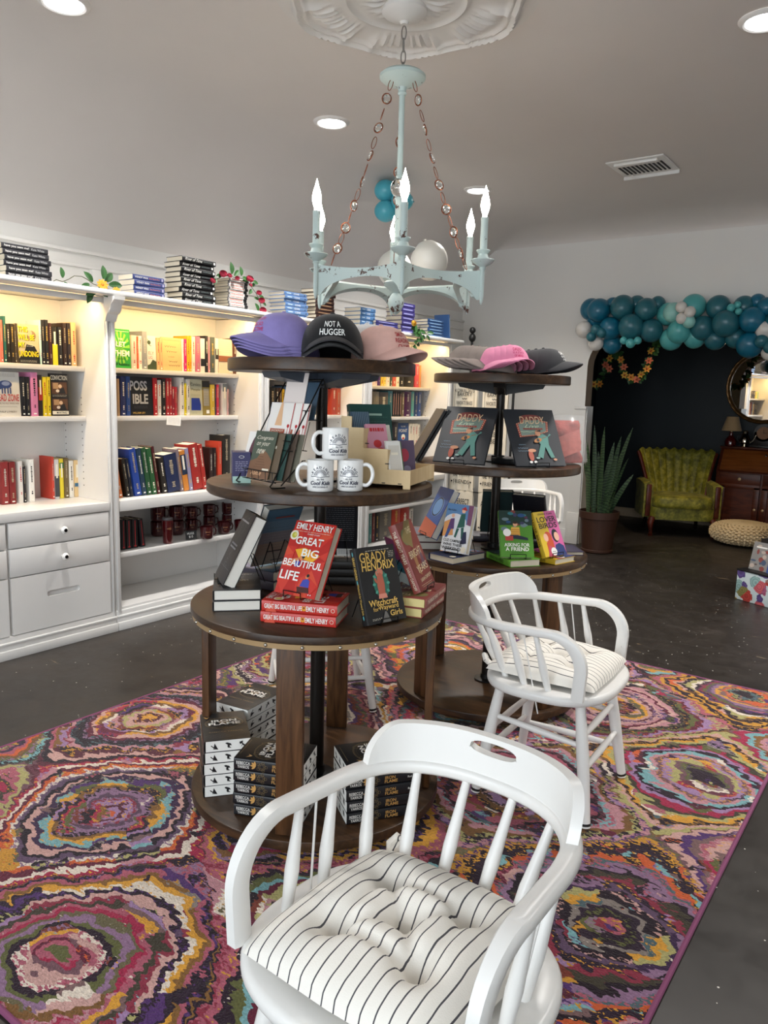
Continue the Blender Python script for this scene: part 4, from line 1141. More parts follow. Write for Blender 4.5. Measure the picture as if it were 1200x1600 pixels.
c1 = make_chair('white windsor armchair in the foreground, nearest the camera'); c1.matrix_basis = chair_at(-.683, 1.04, R(-91))
c2 = dup(c1, chair_at(-1.068, 2.585, R(3.5)), 'white windsor armchair right of the two display stands, facing right')
c3 = dup(c1, chair_at(-2.27, 2.66, R(138)), 'white windsor armchair whose legs show behind the nearer display stand')
c4 = dup(c1, Tm(0, 0, -.0118) @ chair_at(-2.8, 5.92, R(-46)), 'white windsor armchair by the back wall, behind the farther display stand')
k1 = make_cushion('black and white striped tufted cushion on the foreground armchair'); k1.matrix_basis = Tm(-.685, 1.035, .474) @ Rm(R(-180), 'Z') @ Rm(R(1.5), 'X')
k2 = dup(k1, Tm(-1.06, 2.583, .4735) @ Rm(R(3.5 - 90), 'Z'), 'black and white striped tufted cushion on the armchair facing right')
# ================================================================== display books on the stands
M_WIRE = mat('#101010', .35, metal=.5)
def easel(label, x, y, z, yaw, lean, half=.034, up=.11, t=.03):
    M0 = Tm(x, y, z) @ Rm(yaw + PI / 2, 'Z')
    m = MB(); L = lean
    d0_, d1_ = -.008, t / math.cos(L) + .004
    q = []
    for sx in (-half, half):
        yb_ = d1_
        m.tube([(sx, d0_, .024), (sx, d0_, .004), (sx, yb_ * .5, .003), (sx, yb_, .004), (sx, yb_ + up * math.sin(L), .006 + up * math.cos(L)), (sx * 1.1, yb_ + up * math.sin(L) + .012, up * math.cos(L)), (sx * 1.35, yb_ + up * math.sin(L) + .05, .0022)], .0017, 6)
    m.tube([(-half, d0_, .024), (half, d0_, .024)], .0017, 6)
    m.tube([(-half, d1_ + up * .6 * math.sin(L), .006 + up * .6 * math.cos(L)), (half, d1_ + up * .6 * math.sin(L), .006 + up * .6 * math.cos(L))], .0017, 6)
    return tag(m.build('wire_easel', M_WIRE, None, smooth=60, M=M0), label, 'easel', 'black wire book easels')
def featured(label, x, y, z, yaw, lean, w, h, t, cover, front=None, spine=None, back=None, page=None, zs=None, easel_label=None, away=False, group=None):
    yaw, lean = R(yaw), R(lean)
    M0 = pose(x, y, z, yaw, lean) @ Tm(0, -t / 2 if away else t / 2, 0)
    o = book(label, w, h, t, cover, M0, page=page, group=group)
    if front: d = Decor(o, FRONT(w, h, t)); front(d, w, h); d.build()
    if back: d = Decor(o, BACK(w, h, t)); back(d, w, h); d.build('back_cover_art', 'back_lettering')
    if spine: d = Decor(o, SPINE(w, h, t)); spine(d, h, t); d.build('spine_art', 'spine_lettering')
    if easel_label:
        n = Vector((math.cos(yaw), math.sin(yaw), 0))
        off = -n * (-t) if away else Vector()
        easel(easel_label, x + (n.x * t if away else 0), y + (n.y * t if away else 0), zs if zs is not None else z - .009, yaw, lean, t=t)
    return o
def pile(look, where, n, x, y, z, ang, w, h, t, cover, front=None, spine=None, page=None, group=None, extra=None, hard=True, jit=.003):
    out = []
    rg = random.Random(int(x * 999) + int(y * 777))
    for k in range(n):
        pos = {1: 'lying'}.get(n, 'top' if k == n - 1 else 'bottom' if k == 0 else ORD[n - k] + ' from top') if n > 1 else ''
        lab = ('%s, %s %s' % (look, pos, where)) if n > 1 else '%s %s' % (look, where)
        M0 = flat(x + rg.uniform(-jit, jit), y + rg.uniform(-jit, jit), z + k * t + .0003, R(ang) + rg.uniform(-.015, .015), t - .0008)
        o = book(lab, w, h, t - .0008, cover, M0, page=page, group=group, hard=hard)
        tt = t - .0008
        if front and k == n - 1: d = Decor(o, FRONT(w, h, tt)); front(d, w, h); d.build()
        if spine: d = Decor(o, SPINE(w, h, tt)); spine(d, h, tt); d.build('spine_art', 'spine_lettering')
        if extra: extra(o, w, h, tt)
        out.append(o)
    return out

# --- the red novel
M_RED = pm('#c23027', .38)
def f_red(d, w, h):
    cx, cy = w * .5, h * .5; rg = random.Random(4)
    cs = [pm('#cc3a2c'), pm('#b7261f'), pm('#d24a30'), pm('#c83026'), pm('#bd2c2a')]
    ring = []
    for k in range(16):
        a = 2 * PI * k / 16; s_ = 1 / max(abs(math.cos(a)) / (w * .5), abs(math.sin(a)) / (h * .5)); ring.append((cx + math.cos(a) * s_, cy + math.sin(a) * s_))
    inn = [(cx + w * .3 * math.cos(2 * PI * k / 16 + .2), cy + h * .25 * math.sin(2 * PI * k / 16 + .2)) for k in range(16)]
    for k in range(16):
        d.poly([inn[k], ring[k], ring[(k + 1) % 16]], cs[k % 5]); d.poly([inn[k], ring[(k + 1) % 16], inn[(k + 1) % 16]], cs[(k * 2 + 1) % 5])
    O, Y_, SK, BL = pm('#e08a1e'), pm('#e9a92a'), pm('#d9895a'), pm('#3f49a8')
    d.poly([(w * .22, h * .6), (w * .45, h * .64), (w * .84, h * .56), (w * .7, h * .46), (w * .35, h * .5)], Y_); d.poly([(w * .5, h * .62), (w * .84, h * .56), (w * .66, h * .5)], O)
    d.poly([(w * .15, h * .4), (w * .22, h * .47), (w * .38, h * .5), (w * .36, h * .44), (w * .2, h * .4)], SK); d.poly([(w * .3, h * .38), (w * .4, h * .37), (w * .43, h * .45), (w * .32, h * .45)], BL); d.disc(w * .43, h * .5, w * .05, SK); d.disc(w * .47, h * .515, w * .035, INK)
    d.poly([(w * .58, h * .13), (w * .8, h * .13), (w * .78, h * .22), (w * .72, h * .24), (w * .62, h * .22)], BL); d.disc(w * .7, h * .265, w * .04, SK); d.disc(w * .71, h * .283, w * .034, INK)
    d.poly([(w * .52, h * .12), (w * .56, h * .05), (w * .84, h * .06), (w * .8, h * .13)], pm('#4a2320'))
    for s_, v, q, hh in (('GREAT', .73, .66, .105), ('BIG', .575, .4, .105), ('BEAUTIFUL', .42, .95, .095), ('LIFE', .25, .46, .12)):
        u = {'LIFE': .27, 'BIG': .6, 'GREAT': .5, 'BEAUTIFUL': .5}[s_]; d.text(s_, w * u, h * v, w * q, h * hh, WHT, bold=.035)
    d.text('EMILY HENRY', w * .53, h * .925, w * .88, h * .085, WHT, bold=.025)
    scribble(d, w * .53, h * .855, w * .8, h * .02, CREAM, 1, 71, .0012); d.text('FUNNY STORY', w * .56, h * .825, w * .3, h * .02, WHT)
    d.disc(w * .1, h * .79, w * .1, CREAM); d.disc(w * .1, h * .79, w * .062, pm('#b9b43a')); d.disc(w * .12, h * .8, w * .035, pm('#d9d070'))
    for x in (.6, .66, .85, .9): d.disc(w * x, h * .04, w * .012, WHT)
def s_red(d, h, t):
    d.text('GREAT BIG BEAUTIFUL LIFE', h * .29, t * .5, h * .5, t * .42, WHT, bold=.03); d.text('EMILY HENRY', h * .745, t * .5, h * .3, t * .46, WHT, bold=.03)
    d.disc(h * .565, t * .5, t * .22, pm('#e0961e')); d.disc(h * .565, t * .56, t * .1, pm('#8a2a1c'))
    d.poly([(h * .05, 0), (h * .2, 0), (h * .14, t)], pm('#d24a30')); d.ring(h * .945, t * .5, t * .16, .0012, CREAM)
featured('red novel with large white title upright on an easel', -1.595, 1.732, .8195, -86.6, 27, .164, .244, .034, M_RED, f_red, s_red, zs=.8095, easel_label='black wire easel holding the red novel')
pile('red novel with white spine lettering,', 'of the pair under the upright red novel', 2, -1.476, 1.834, .737, 115.6, .162, .243, .036, M_RED, f_red, s_red, group='red novels under the easel')

# --- black novel with the raised hand
M_BLKB = pm('#1c1b1c', .4)
M_GOLDT = pm('#e0b860', .35)
def f_witch(d, w, h):
    T1, T2, SK = pm('#2c6a5a'), pm('#4a9a86'), pm('#b5604a')
    scribble(d, w * .55, h * .945, w * .6, h * .025, CREAM, 1, 81, .0014)
    d.text('GRADY', w * .42, h * .865, w * .7, h * .13, M_GOLDT, bold=.02); d.text('HENDRIX', w * .5, h * .745, w * .84, h * .115, M_GOLDT, bold=.03, shear=.06)
    scribble(d, w * .88, h * .875, w * .14, h * .09, CREAM, 4, 82, .0012)
    d.disc(w * .5, h * .5, w * .2, T1, h * .19)
    for k in range(10):
        a = 2 * PI * k / 10; d.disc(w * .5 + w * .18 * math.cos(a), h * .5 + h * .17 * math.sin(a), w * .04, T2, h * .018, rot=a)
    d.poly([(w * .4, h * .36), (w * .56, h * .36), (w * .58, h * .5), (w * .56, h * .63), (w * .5, h * .66), (w * .42, h * .6), (w * .39, h * .48)], SK)
    for x, y in ((.42, .64), (.47, .67), (.52, .67), (.56, .65)): d.disc(w * x, h * y, w * .026, pm('#c87a62'), h * .035)
    d.disc(w * .37, h * .55, w * .025, SK, h * .04, rot=.4); d.poly([(w * .37, h * .31), (w * .6, h * .31), (w * .58, h * .37), (w * .39, h * .37)], pm('#d98a76'))
    d.text('Witchcraft', w * .47, h * .265, w * .74, h * .085, M_GOLDT, bold=.03); d.text('for', w * .25, h * .185, w * .14, h * .055, M_GOLDT); d.text('Wayward', w * .57, h * .185, w * .52, h * .08, M_GOLDT, bold=.02); d.text('Girls', w * .75, h * .105, w * .32, h * .075, M_GOLDT, bold=.03)
    d.poly([(w * .36, 0), (w * .58, 0), (w * .5, h * .14), (w * .46, h * .14)], pm('#6d6a66'))
    scribble(d, w * .24, h * .055, w * .24, h * .03, CREAM, 2, 83, .001)
def s_witch(d, h, t):
    d.text('GRADY HENDRIX', h * .26, t * .5, h * .3, t * .36, M_GOLDT, bold=.02); d.text('Witchcraft for Wayward Girls', h * .66, t * .5, h * .4, t * .42, M_GOLDT)
    for u in (.07, .44, .9): d.disc(h * u, t * .5, t * .22, pm('#5aa0a8'), t * .1)
featured('black novel with gold lettering and a red hand, upright on an easel', -1.346, 1.897, .747, -14.4, 19.1, .156, .241, .032, M_BLKB, f_witch, s_witch, zs=.7375, easel_label='black wire easel holding the black novel with gold lettering')

# --- rust coloured novel
def f_bright(d, w, h):
    d.poly([(0, h * .5), (w * .4, h * .62), (w, h * .45), (w, 0), (0, 0)], pm('#7c2f2a')); d.disc(w * .3, h * .78, w * .24, pm('#7a7f52'), h * .12); d.poly([(w * .05, h * .75), (w * .5, h * .6), (w * .85, h), (w * .5, h)], pm('#8d7a48'))
    d.poly([(w * .3, h * .5), (w * .5, h * .6), (w * .45, h * .2), (w * .3, h * .25)], pm('#a5764a')); d.disc(w * .75, h * .5, w * .16, pm('#96584a'), h * .12); d.poly([(w * .62, h * .3), (w * .8, h * .6), (w * .9, h * .3)], pm('#6d4c5c'))
    for s_, u, v, q, hh in (('THE', .55, .86, .3, .09), ('BRIGHT', .5, .53, .76, .105), ('YEARS', .58, .3, .68, .105)): d.text(s_, w * u, h * v, w * q, h * hh, pm('#e6d6b0'), bold=.0, rot=.05)
    d.text('SARAH DAMOFF', w * .58, h * .15, w * .7, h * .05, pm('#e6d6b0'), rot=.05); d.rect(w * .5, h * .07, w * .7, .001, pm('#e6d6b0')); d.rect(w * .5, h * .045, w * .6, .0008, pm('#e6d6b0'))
def s_bright(d, h, t): d.text('THE BRIGHT YEARS', h * .33, t * .5, h * .48, t * .4, pm('#e6dcc4'), bold=.01); d.text('SARAH DAMOFF', h * .79, t * .5, h * .34, t * .34, pm('#e6dcc4'))
M_RUST = pm('#8c4038', .4)
featured('rust and olive novel tilted on an easel atop two copies', -1.347, 2.128, .8135, 14.2, 24.6, .147, .238, .03, M_RUST, f_bright, s_bright, zs=.804, easel_label='black wire easel holding the rust and olive novel')
pile('rust and olive novel with yellow page edges,', 'of two under the tilted copy', 2, -1.427, 2.232, .737, 195, .15, .232, .033, M_RUST, f_bright, s_bright, page=mat('#d9c98a', .8), group='rust novels under the easel')
featured('pink and teal book standing behind the rust novel', -1.448, 2.205, .738, 62, 16, .15, .235, .03, pm('#8a3a62'), None, None, lambda d, w, h: (d.poly([(0, 0), (w, 0), (w, h * .6), (0, h * .75)], pm('#2c6470')), d.rect(w * .5, h * .35, w * .6, h * .3, pm('#b9c4c0'))))

# --- black fantasy hardbacks at the left
M_SLATE = pm('#232326', .5)
def f_ink(d, w, h):
    G = pm('#77777c'); rg = random.Random(5)
    for k in range(26):
        x, y = rg.uniform(.1, .9), rg.uniform(.08, .92); d.line([(w * x, h * y), (w * (x + rg.uniform(-.08, .08)), h * (y + rg.uniform(-.02, .05))), (w * (x + rg.uniform(-.1, .1)), h * (y + rg.uniform(0, .09)))], .0011, G)
    scribble(d, w * .5, h * .86, w * .66, h * .05, pm('#a9a9ac'), 1, 91, .006); scribble(d, w * .5, h * .5, w * .5, h * .1, pm('#8f8f94'), 2, 92, .006); d.line([(w * .06, h * .2), (w * .94, h * .2)], .001, G)
featured('black hardback with silver scratchy art leaning on an easel, at left', -1.919, 1.714, .819, -121.8, 25.7, .158, .252, .042, M_SLATE, f_ink, None, page=M_PAGEW, zs=.8095, easel_label='black wire easel under the leaning black hardback')
pile('black hardback with white pages,', 'of the pair at the stand\'s left', 2, -1.806, 1.691, .737, 47, .156, .24, .036, M_SLATE, f_ink, None, page=M_PAGEW, group='black hardbacks under the easel')
def b_sea(d, w, h):
    for k, c in enumerate(('#8a7a6c', '#8d7668', '#7d7478', '#5c7488', '#46667e')): d.rect(w / 2, h * (.1 + .2 * k), w, h * .2, pm(c))
    scribble(d, w * .5, h * .5, w * .8, h * .4, pm('#46444a'), 8, 95, .0008); d.rect(w * .5, h * .87, w * .55, h * .025, pm('#8a4038')); scribble(d, w * .7, h * .09, w * .4, h * .03, INK, 1, 96, .004)
featured('book seen from behind, dusky sea-coloured back cover on an easel', -1.97, 1.998, .8195, 173.6, 25.8, .157, .244, .036, pm('#46525c'), None, None, b_sea, page=M_PAGEW, zs=.8095, easel_label='black wire easel behind the dusky sea-coloured book', away=True)
pile('book with tan page edges,', 'of two under the sea-coloured book', 2, -1.895, 2.02, .737, 92, .15, .235, .036, pm('#4a4452'), lambda d, w, h: (d.rect(w * .5, h * .5, w * .9, h * .9, pm('#7c7a94')), d.poly([(0, 0), (w, h * .3), (w, h * .6), (0, h * .4)], pm('#4a7a96'))), None, group='tan-edged books behind', jit=.004)
def b_text(d, w, h):
    scribble(d, w * .5, h * .62, w * .84, h * .66, pm('#9a9ca2'), 20, 97, .0011); d.rect(w * .7, h * .09, w * .36, h * .13, WHT)
    for k in range(12): d.rect(w * (.56 + k * .024), h * .1, .0009, h * .09, INK)
featured('dark book showing a back cover of white text and barcode', -1.84, 2.235, .8365, 128, 20, .162, .246, .03, pm('#1b1c22'), None, None, b_text, zs=.8275, easel_label='black wire easel behind the dark barcoded book', away=True)
pile('book with tan page edges,', 'of three under the barcoded dark book', 3, -1.70, 2.36, .737, 130, .155, .235, .03, pm('#2a2724'), None, None, group='tan-edged books in the middle')

# --- black fantasy paperbacks with stencilled edges on the base shelf
M_IRN = pm('#191a1e', .38); M_GLD = pm('#8a7550', .4); M_ORN = pm('#c99a58', .4)
M_EDGE = mat('#ecebe6', .75)
def dragon(d, u, v, s_, k):
    m = INK; f = 1 if k % 2 else -1
    def P(*pts): d.poly([(u + f * x * s_, v + y * s_) for x, y in pts], m)
    if k % 3 == 0:
        P((-.5, -.42), (.0, -.3), (.1, -.1), (-.05, .45), (-.25, .05)); P((.05, -.32), (.5, .1), (.42, .2), (.0, -.18)); P((-.55, -.48), (.2, -.4), (.1, -.3), (-.4, -.36))
    elif k % 3 == 1:
        P((-.45, .35), (-.2, .45), (.3, .25), (.45, -.05), (.2, .0), (.05, .15), (-.2, .12)); P((-.1, .2), (.2, .2), (.15, -.25), (-.05, -.4), (-.15, -.15)); P((.15, -.2), (.4, -.4), (.05, -.38))
    else:
        P((-.05, .5), (.45, .35), (.35, .0), (.12, .12), (.02, -.15)); P((.05, .2), (-.3, -.1), (-.5, -.4), (-.15, -.25), (.1, .0)); P((.0, -.1), (.25, -.5), (.1, -.1))
def f_iron(d, w, h):
    cy = h * .6
    d.ring(w * .5, cy, w * .42, .0013, M_GLD, h * .2); d.ring(w * .5, cy, w * .39, .0007, M_GLD, h * .185)
    for k in range(36):
        a = 2 * PI * k / 36; d.disc(w * .5 + w * .33 * math.cos(a), cy + h * .155 * math.sin(a), .0011, M_GLD, n=6)
    for sx in (-1, 1):
        for k in range(3): d.ring(w * (.5 + sx * (.25 + .05 * k)), cy + h * (.13 - .1 * k), w * .06, .0008, M_GLD, h * .04)
    d.poly([(w * .06, h * .84), (w * .14, h * .8), (w * .2, h * .83), (w * .14, h * .76), (w * .1, h * .78)], M_ORN); d.disc(w * .5, cy, w * .1, pm('#5c4a30'), h * .04); d.ring(w * .5, cy, w * .1, .0015, M_ORN, h * .04)
    d.text('IRON', w * .5, cy + h * .05, w * .56, h * .085, WHT, bold=.06); d.text('FLAME', w * .5, cy - h * .055, w * .7, h * .085, WHT, bold=.06)
    d.text('REBECCA YARROS', w * .5, h * .26, w * .72, h * .032, M_GLD)
    for k in range(5): d.line([(0, h * (.02 + .03 * k)), (w * .4, h * (.06 + .035 * k)), (w, h * (.16 + .03 * k))], .001, pm('#5a5a5c'))
    d.rect(w * .5, h * .95, w * .66, .0012, M_GLD)
def s_iron(d, h, t):
    d.text('REBECCA', h * .14, t * .66, h * .2, t * .24, WHT, bold=.01); d.rect(h * .14, t * .5, h * .21, .0007, WHT); d.text('YARROS', h * .14, t * .32, h * .17, t * .24, WHT, bold=.01)
    for a in (-.7, 0, .7, 1.5): d.disc(h * .315 + .007 * math.cos(2.4 + a), t * .5 + .007 * math.sin(2.4 + a), .009, M_ORN, .0035, n=12, rot=2.4 + a)
    d.ring(h * .41, t * .5, t * .3, .0009, M_GLD); d.ring(h * .41, t * .5, t * .17, .0009, M_GLD)
    for k in range(5): d.ring(h * .41 + t * .36 * math.cos(k * 1.26), t * .5 + t * .34 * math.sin(k * 1.26), t * .12, .0007, M_GLD)
    d.text('IRON', h * .64, t * .64, h * .15, t * .27, M_ORN, bold=.03); d.text('FLAME', h * .655, t * .32, h * .19, t * .27, M_ORN, bold=.03); d.text('Red', h * .93, t * .5, h * .06, t * .18, WHT)
def x_iron(o, w, h, t):
    i = .0006
    d = Decor(o, FORE(w, h, t, i))
    for k in range(5): dragon(d, t * .5, h * (.12 + .19 * k), t * .62, k)
    for k in range(len(d.a.bm.verts)): pass
    d.build('fore_edge_print')
    for P_, nm_ in ((BOTTOM(w, h, t, i), 'tail_edge_print'), (TOPE(w, h, t, i), 'head_edge_print')):
        d = Decor(o, P_)
        for k in range(3): dragon(d, w * (.22 + .3 * k), t * .5, t * .62, k)
        d.build(nm_)
for look_, n, x, y, ang in (('of the stack showing white edges, front left', 5, -1.840, 1.678, 52), ('of the rear left stack', 4, -2.035, 1.874, 8), ('of the stack behind the front post', 5, -1.552, 1.772, 114.3 - 0), ('of the stack behind the foreground chair arm', 5, -1.34, 2.02, 144.5)):
    t_ = .040 if n == 5 else .051
    if n == 4: n = 5; t_ = .041
    pile('black fantasy paperback,', look_, n, x, y, .0855, ang, .156, .232, t_, M_IRN, f_iron, s_iron, M_EDGE, 'black fantasy paperbacks on the base shelf', x_iron, False)

# ================================================================== books on the farther stand
def f_cliz(d, w, h):
    d.rect(w / 2, h * .8, w, h * .4, pm('#5a86b8')); d.disc(w * .4, h * .62, w * .42, pm('#d9dde6'), h * .18); d.poly([(0, h * .3), (w * .4, h * .35), (w * .3, h * .7), (0, h * .6)], pm('#d99a5c'))
    G, P_, S_ = pm('#1f5a50'), pm('#5a3a72'), pm('#e2b294')
    d.poly([(w * .5, h * .5), (w * .78, h * .55), (w * .74, h * .82), (w * .58, h * .8)], G); d.disc(w * .66, h * .87, w * .07, S_); d.poly([(w * .55, h * .9), (w * .8, h * .88), (w * .7, h * .96)], pm('#b52a2a'))
    d.poly([(w * .5, h * .5), (w * .6, h * .5), (w * .52, h * .3), (w * .45, h * .32)], G); d.poly([(w * .66, h * .52), (w * .76, h * .54), (w * .8, h * .3), (w * .72, h * .3)], G)
    d.poly([(w * .15, h * .45), (w * .4, h * .48), (w * .36, h * .7), (w * .22, h * .68)], P_); d.disc(w * .29, h * .75, w * .06, S_); d.poly([(w * .1, h * .28), (w * .2, h * .3), (w * .3, h * .48), (w * .16, h * .46)], pm('#34508c'))
    d.poly([(w * .72, h * .18), (w * .95, h * .22), (w * .88, h * .46), (w * .78, h * .44)], pm('#26294a')); d.poly([(w * .85, h * .6), (w, h * .58), (w, h), (w * .82, h)], pm('#7a4a6a'))
    d.text('CLIZ CAMPBELL', w * .45, h * .235, w * .74, h * .055, INK, bold=.03); d.text('WINS THEIR', w * .45, h * .155, w * .74, h * .055, INK, bold=.03); d.text('WEEKEND', w * .42, h * .075, w * .74, h * .06, INK, bold=.03)
    d.text('Ben Kahn', w * .22, h * .87, w * .3, h * .04, INK); d.disc(w * .88, h * .08, w * .1, CREAM)
def f_ask(d, w, h):
    d.rect(w / 2, h * .84, w, h * .32, pm('#17332c')); rg = random.Random(6)
    for k in range(16): d.disc(w * rg.uniform(.06, .94), h * rg.uniform(.58, .97), w * rg.uniform(.05, .11), pm(rg.choice(['#234a7a', '#5a2c4a', '#2f6f78', '#7a3a34', '#3b3a5c', '#6a7f86'])), h * rg.uniform(.025, .05))
    d.poly([(w * .3, h * .45), (w * .62, h * .45), (w * .6, h * .64), (w * .36, h * .64)], pm('#dcae4a'))
    for k in range(3): d.rect(w * .47, h * (.49 + .045 * k), w * .29, h * .014, pm('#b5602c'))
    d.disc(w * .48, h * .7, w * .07, pm('#d9a27c')); d.disc(w * .48, h * .735, w * .07, pm('#3a2018'), h * .025); d.poly([(w * .3, h * .4), (w * .85, h * .36), (w * .84, h * .41), (w * .55, h * .47), (w * .3, h * .47)], pm('#22283c')); d.rect(w * .28, h * .4, w * .24, h * .1, pm('#b5433c'))
    d.disc(w * .22, h * .52, w * .12, WHT)
    d.text('ASKING FOR', w * .5, h * .26, w * .76, h * .075, WHT, bold=.03); d.text('A FRIEND', w * .5, h * .17, w * .7, h * .08, WHT, bold=.03); d.text('Ronnie Riley', w * .5, h * .1, w * .34, h * .03, INK)
def f_lover(d, w, h):
    Y_, PK, OR, SK = pm('#dcb92c'), pm('#d0629a'), pm('#c8502a'), pm('#e8b49a')
    d.rect(w * .24, h / 2, w * .48, h, Y_); d.rect(w * .74, h / 2, w * .52, h, PK)
    d.disc(w * .36, h * .42, w * .17, OR, h * .13); d.poly([(w * .22, h * .3), (w * .55, h * .36), (w * .5, 0), (w * .2, 0)], OR); d.disc(w * .26, h * .42, w * .1, SK, h * .09)
    d.disc(w * .7, h * .44, w * .15, pm('#1d1a26'), h * .15); d.disc(w * .75, h * .42, w * .11, SK, h * .1); d.poly([(w * .45, 0), (w, 0), (w * .95, h * .2), (w * .78, h * .27), (w * .6, h * .24)], pm('#2a3a72')); d.poly([(w * .15, 0), (w * .5, 0), (w * .5, h * .18), (w * .3, h * .24)], pm('#c04a62'))
    d.text('LOVER', w * .5, h * .82, w * .86, h * .12, INK, bold=.03); d.text('BIRDS', w * .5, h * .68, w * .82, h * .12, INK, bold=.03); d.text('LEANNE EGAN', w * .5, h * .94, w * .66, h * .04, INK); d.disc(w * .45, h * .1, w * .13, WHT); d.rect(w * .45, h * .1, w * .16, h * .01, INK)
def sp_txt(txt, c): return lambda d, h, t: d.text(txt, h * .45, t * .5, h * .6, t * .42, c, bold=.02)
featured('pale blue illustrated book with skating figures upright on an easel', -1.685, 2.845, .777, -94.4, 14, .139, .213, .028, pm('#e4e6ea'), f_cliz, sp_txt('CLIZ CAMPBELL WINS THEIR WEEKEND', INK), zs=.7675, easel_label='black wire easel holding the pale blue illustrated book')
pile('navy-edged copy lying flat', 'under the pale blue illustrated book', 1, -1.715, 2.80, .737, -12, .145, .213, .030, pm('#2b3560'), f_cliz)
featured('green book with a seated figure in a striped shirt, on an easel', -1.417, 2.939, .7795, -50.5, 27.7, .144, .211, .03, pm('#4f8a2a'), f_ask, sp_txt('ASKING FOR A FRIEND', WHT), zs=.770, easel_label='black wire easel holding the green book')
pile('green copy lying flat', 'under the upright green book', 1, -1.392, 2.962, .737, 56, .15, .21, .032, pm('#5f9a30'), f_ask, sp_txt('ASKING FOR A FRIEND', INK))
featured('yellow and pink book with two facing heads, on an easel', -1.317, 3.117, .7735, -16.7, 26, .141, .205, .026, pm('#caa92c'), f_lover, sp_txt('LOVER BIRDS', INK), zs=.764, easel_label='black wire easel holding the yellow and pink book')
pile('yellow-spined copy lying flat', 'under the yellow and pink book', 1, -1.29, 3.155, .737, 77, .145, .205, .026, pm('#c9a62a'), f_lover, sp_txt('LOVER BIRDS', INK))
pb = at_z(663, 836, .815)
featured('blue-covered hardback leaning at the farther stand\'s left edge', pb.x, pb.y, .8165, -124, 26, .155, .24, .034, pm('#34589a'), lambda d, w, h: (d.disc(w * .5, h * .6, w * .35, pm('#6f9acb'), h * .2), d.poly([(0, 0), (w, 0), (w, h * .25), (0, h * .35)], pm('#b5604a')), d.ring(w * .5, h * .6, w * .28, .006, INK)), None, page=M_PAGEW, zs=.807, easel_label='black wire easel under the blue-covered hardback')
pq = at_z(655, 858, .737)
pile('grey-edged hardback,', 'of two under the blue-covered hardback', 2, pq.x + .04, pq.y + .02, .737, 40, .155, .235, .035, pm('#5c3436'), lambda d, w, h: d.rect(w * .5, h * .5, w * .8, h * .8, pm('#454e66')), None, page=M_PAGEW, group='hardbacks under the blue book')
featured('tan book seen from behind, at the back of the farther stand', -1.9, 3.13, .739, 150, 30, .2, .22, .02, pm('#7a6a58'), None, None, None, away=True)
featured('dark teal book seen from behind, left of the two dark backs', -1.79, 3.435, .7765, 125, 18, .15, .225, .03, pm('#22393a'), None, None, None, away=True, zs=.767, easel_label='black wire easel under the dark teal book')
pile('dark hardback lying flat', 'under the dark teal book', 1, -1.71, 3.505, .737, 125, .15, .22, .03, pm('#2a2430'))
featured('near-black book seen from behind, right of the dark teal one', -1.57, 3.40, .7765, 95, 22, .16, .235, .026, pm('#14161e'), None, None, lambda d, w, h: [d.disc(w * random.random(), h * random.random(), .0012, pm('#6a5a4a'), n=6) for _ in range(24)], away=True, zs=.767, easel_label='black wire easel under the near-black book')
pile('black hardback lying flat', 'under the near-black book', 1, -1.505, 3.44, .737, 95, .155, .22, .03, pm('#1b1b20'))
pr = at_z(893, 872, .737)
pile('small dark purple book lying flat', 'at the farther stand\'s right edge', 1, pr.x - .02, pr.y + .06, .737, 40, .11, .17, .018, pm('#2a2040'), None, sp_txt('LOVER', REDL))

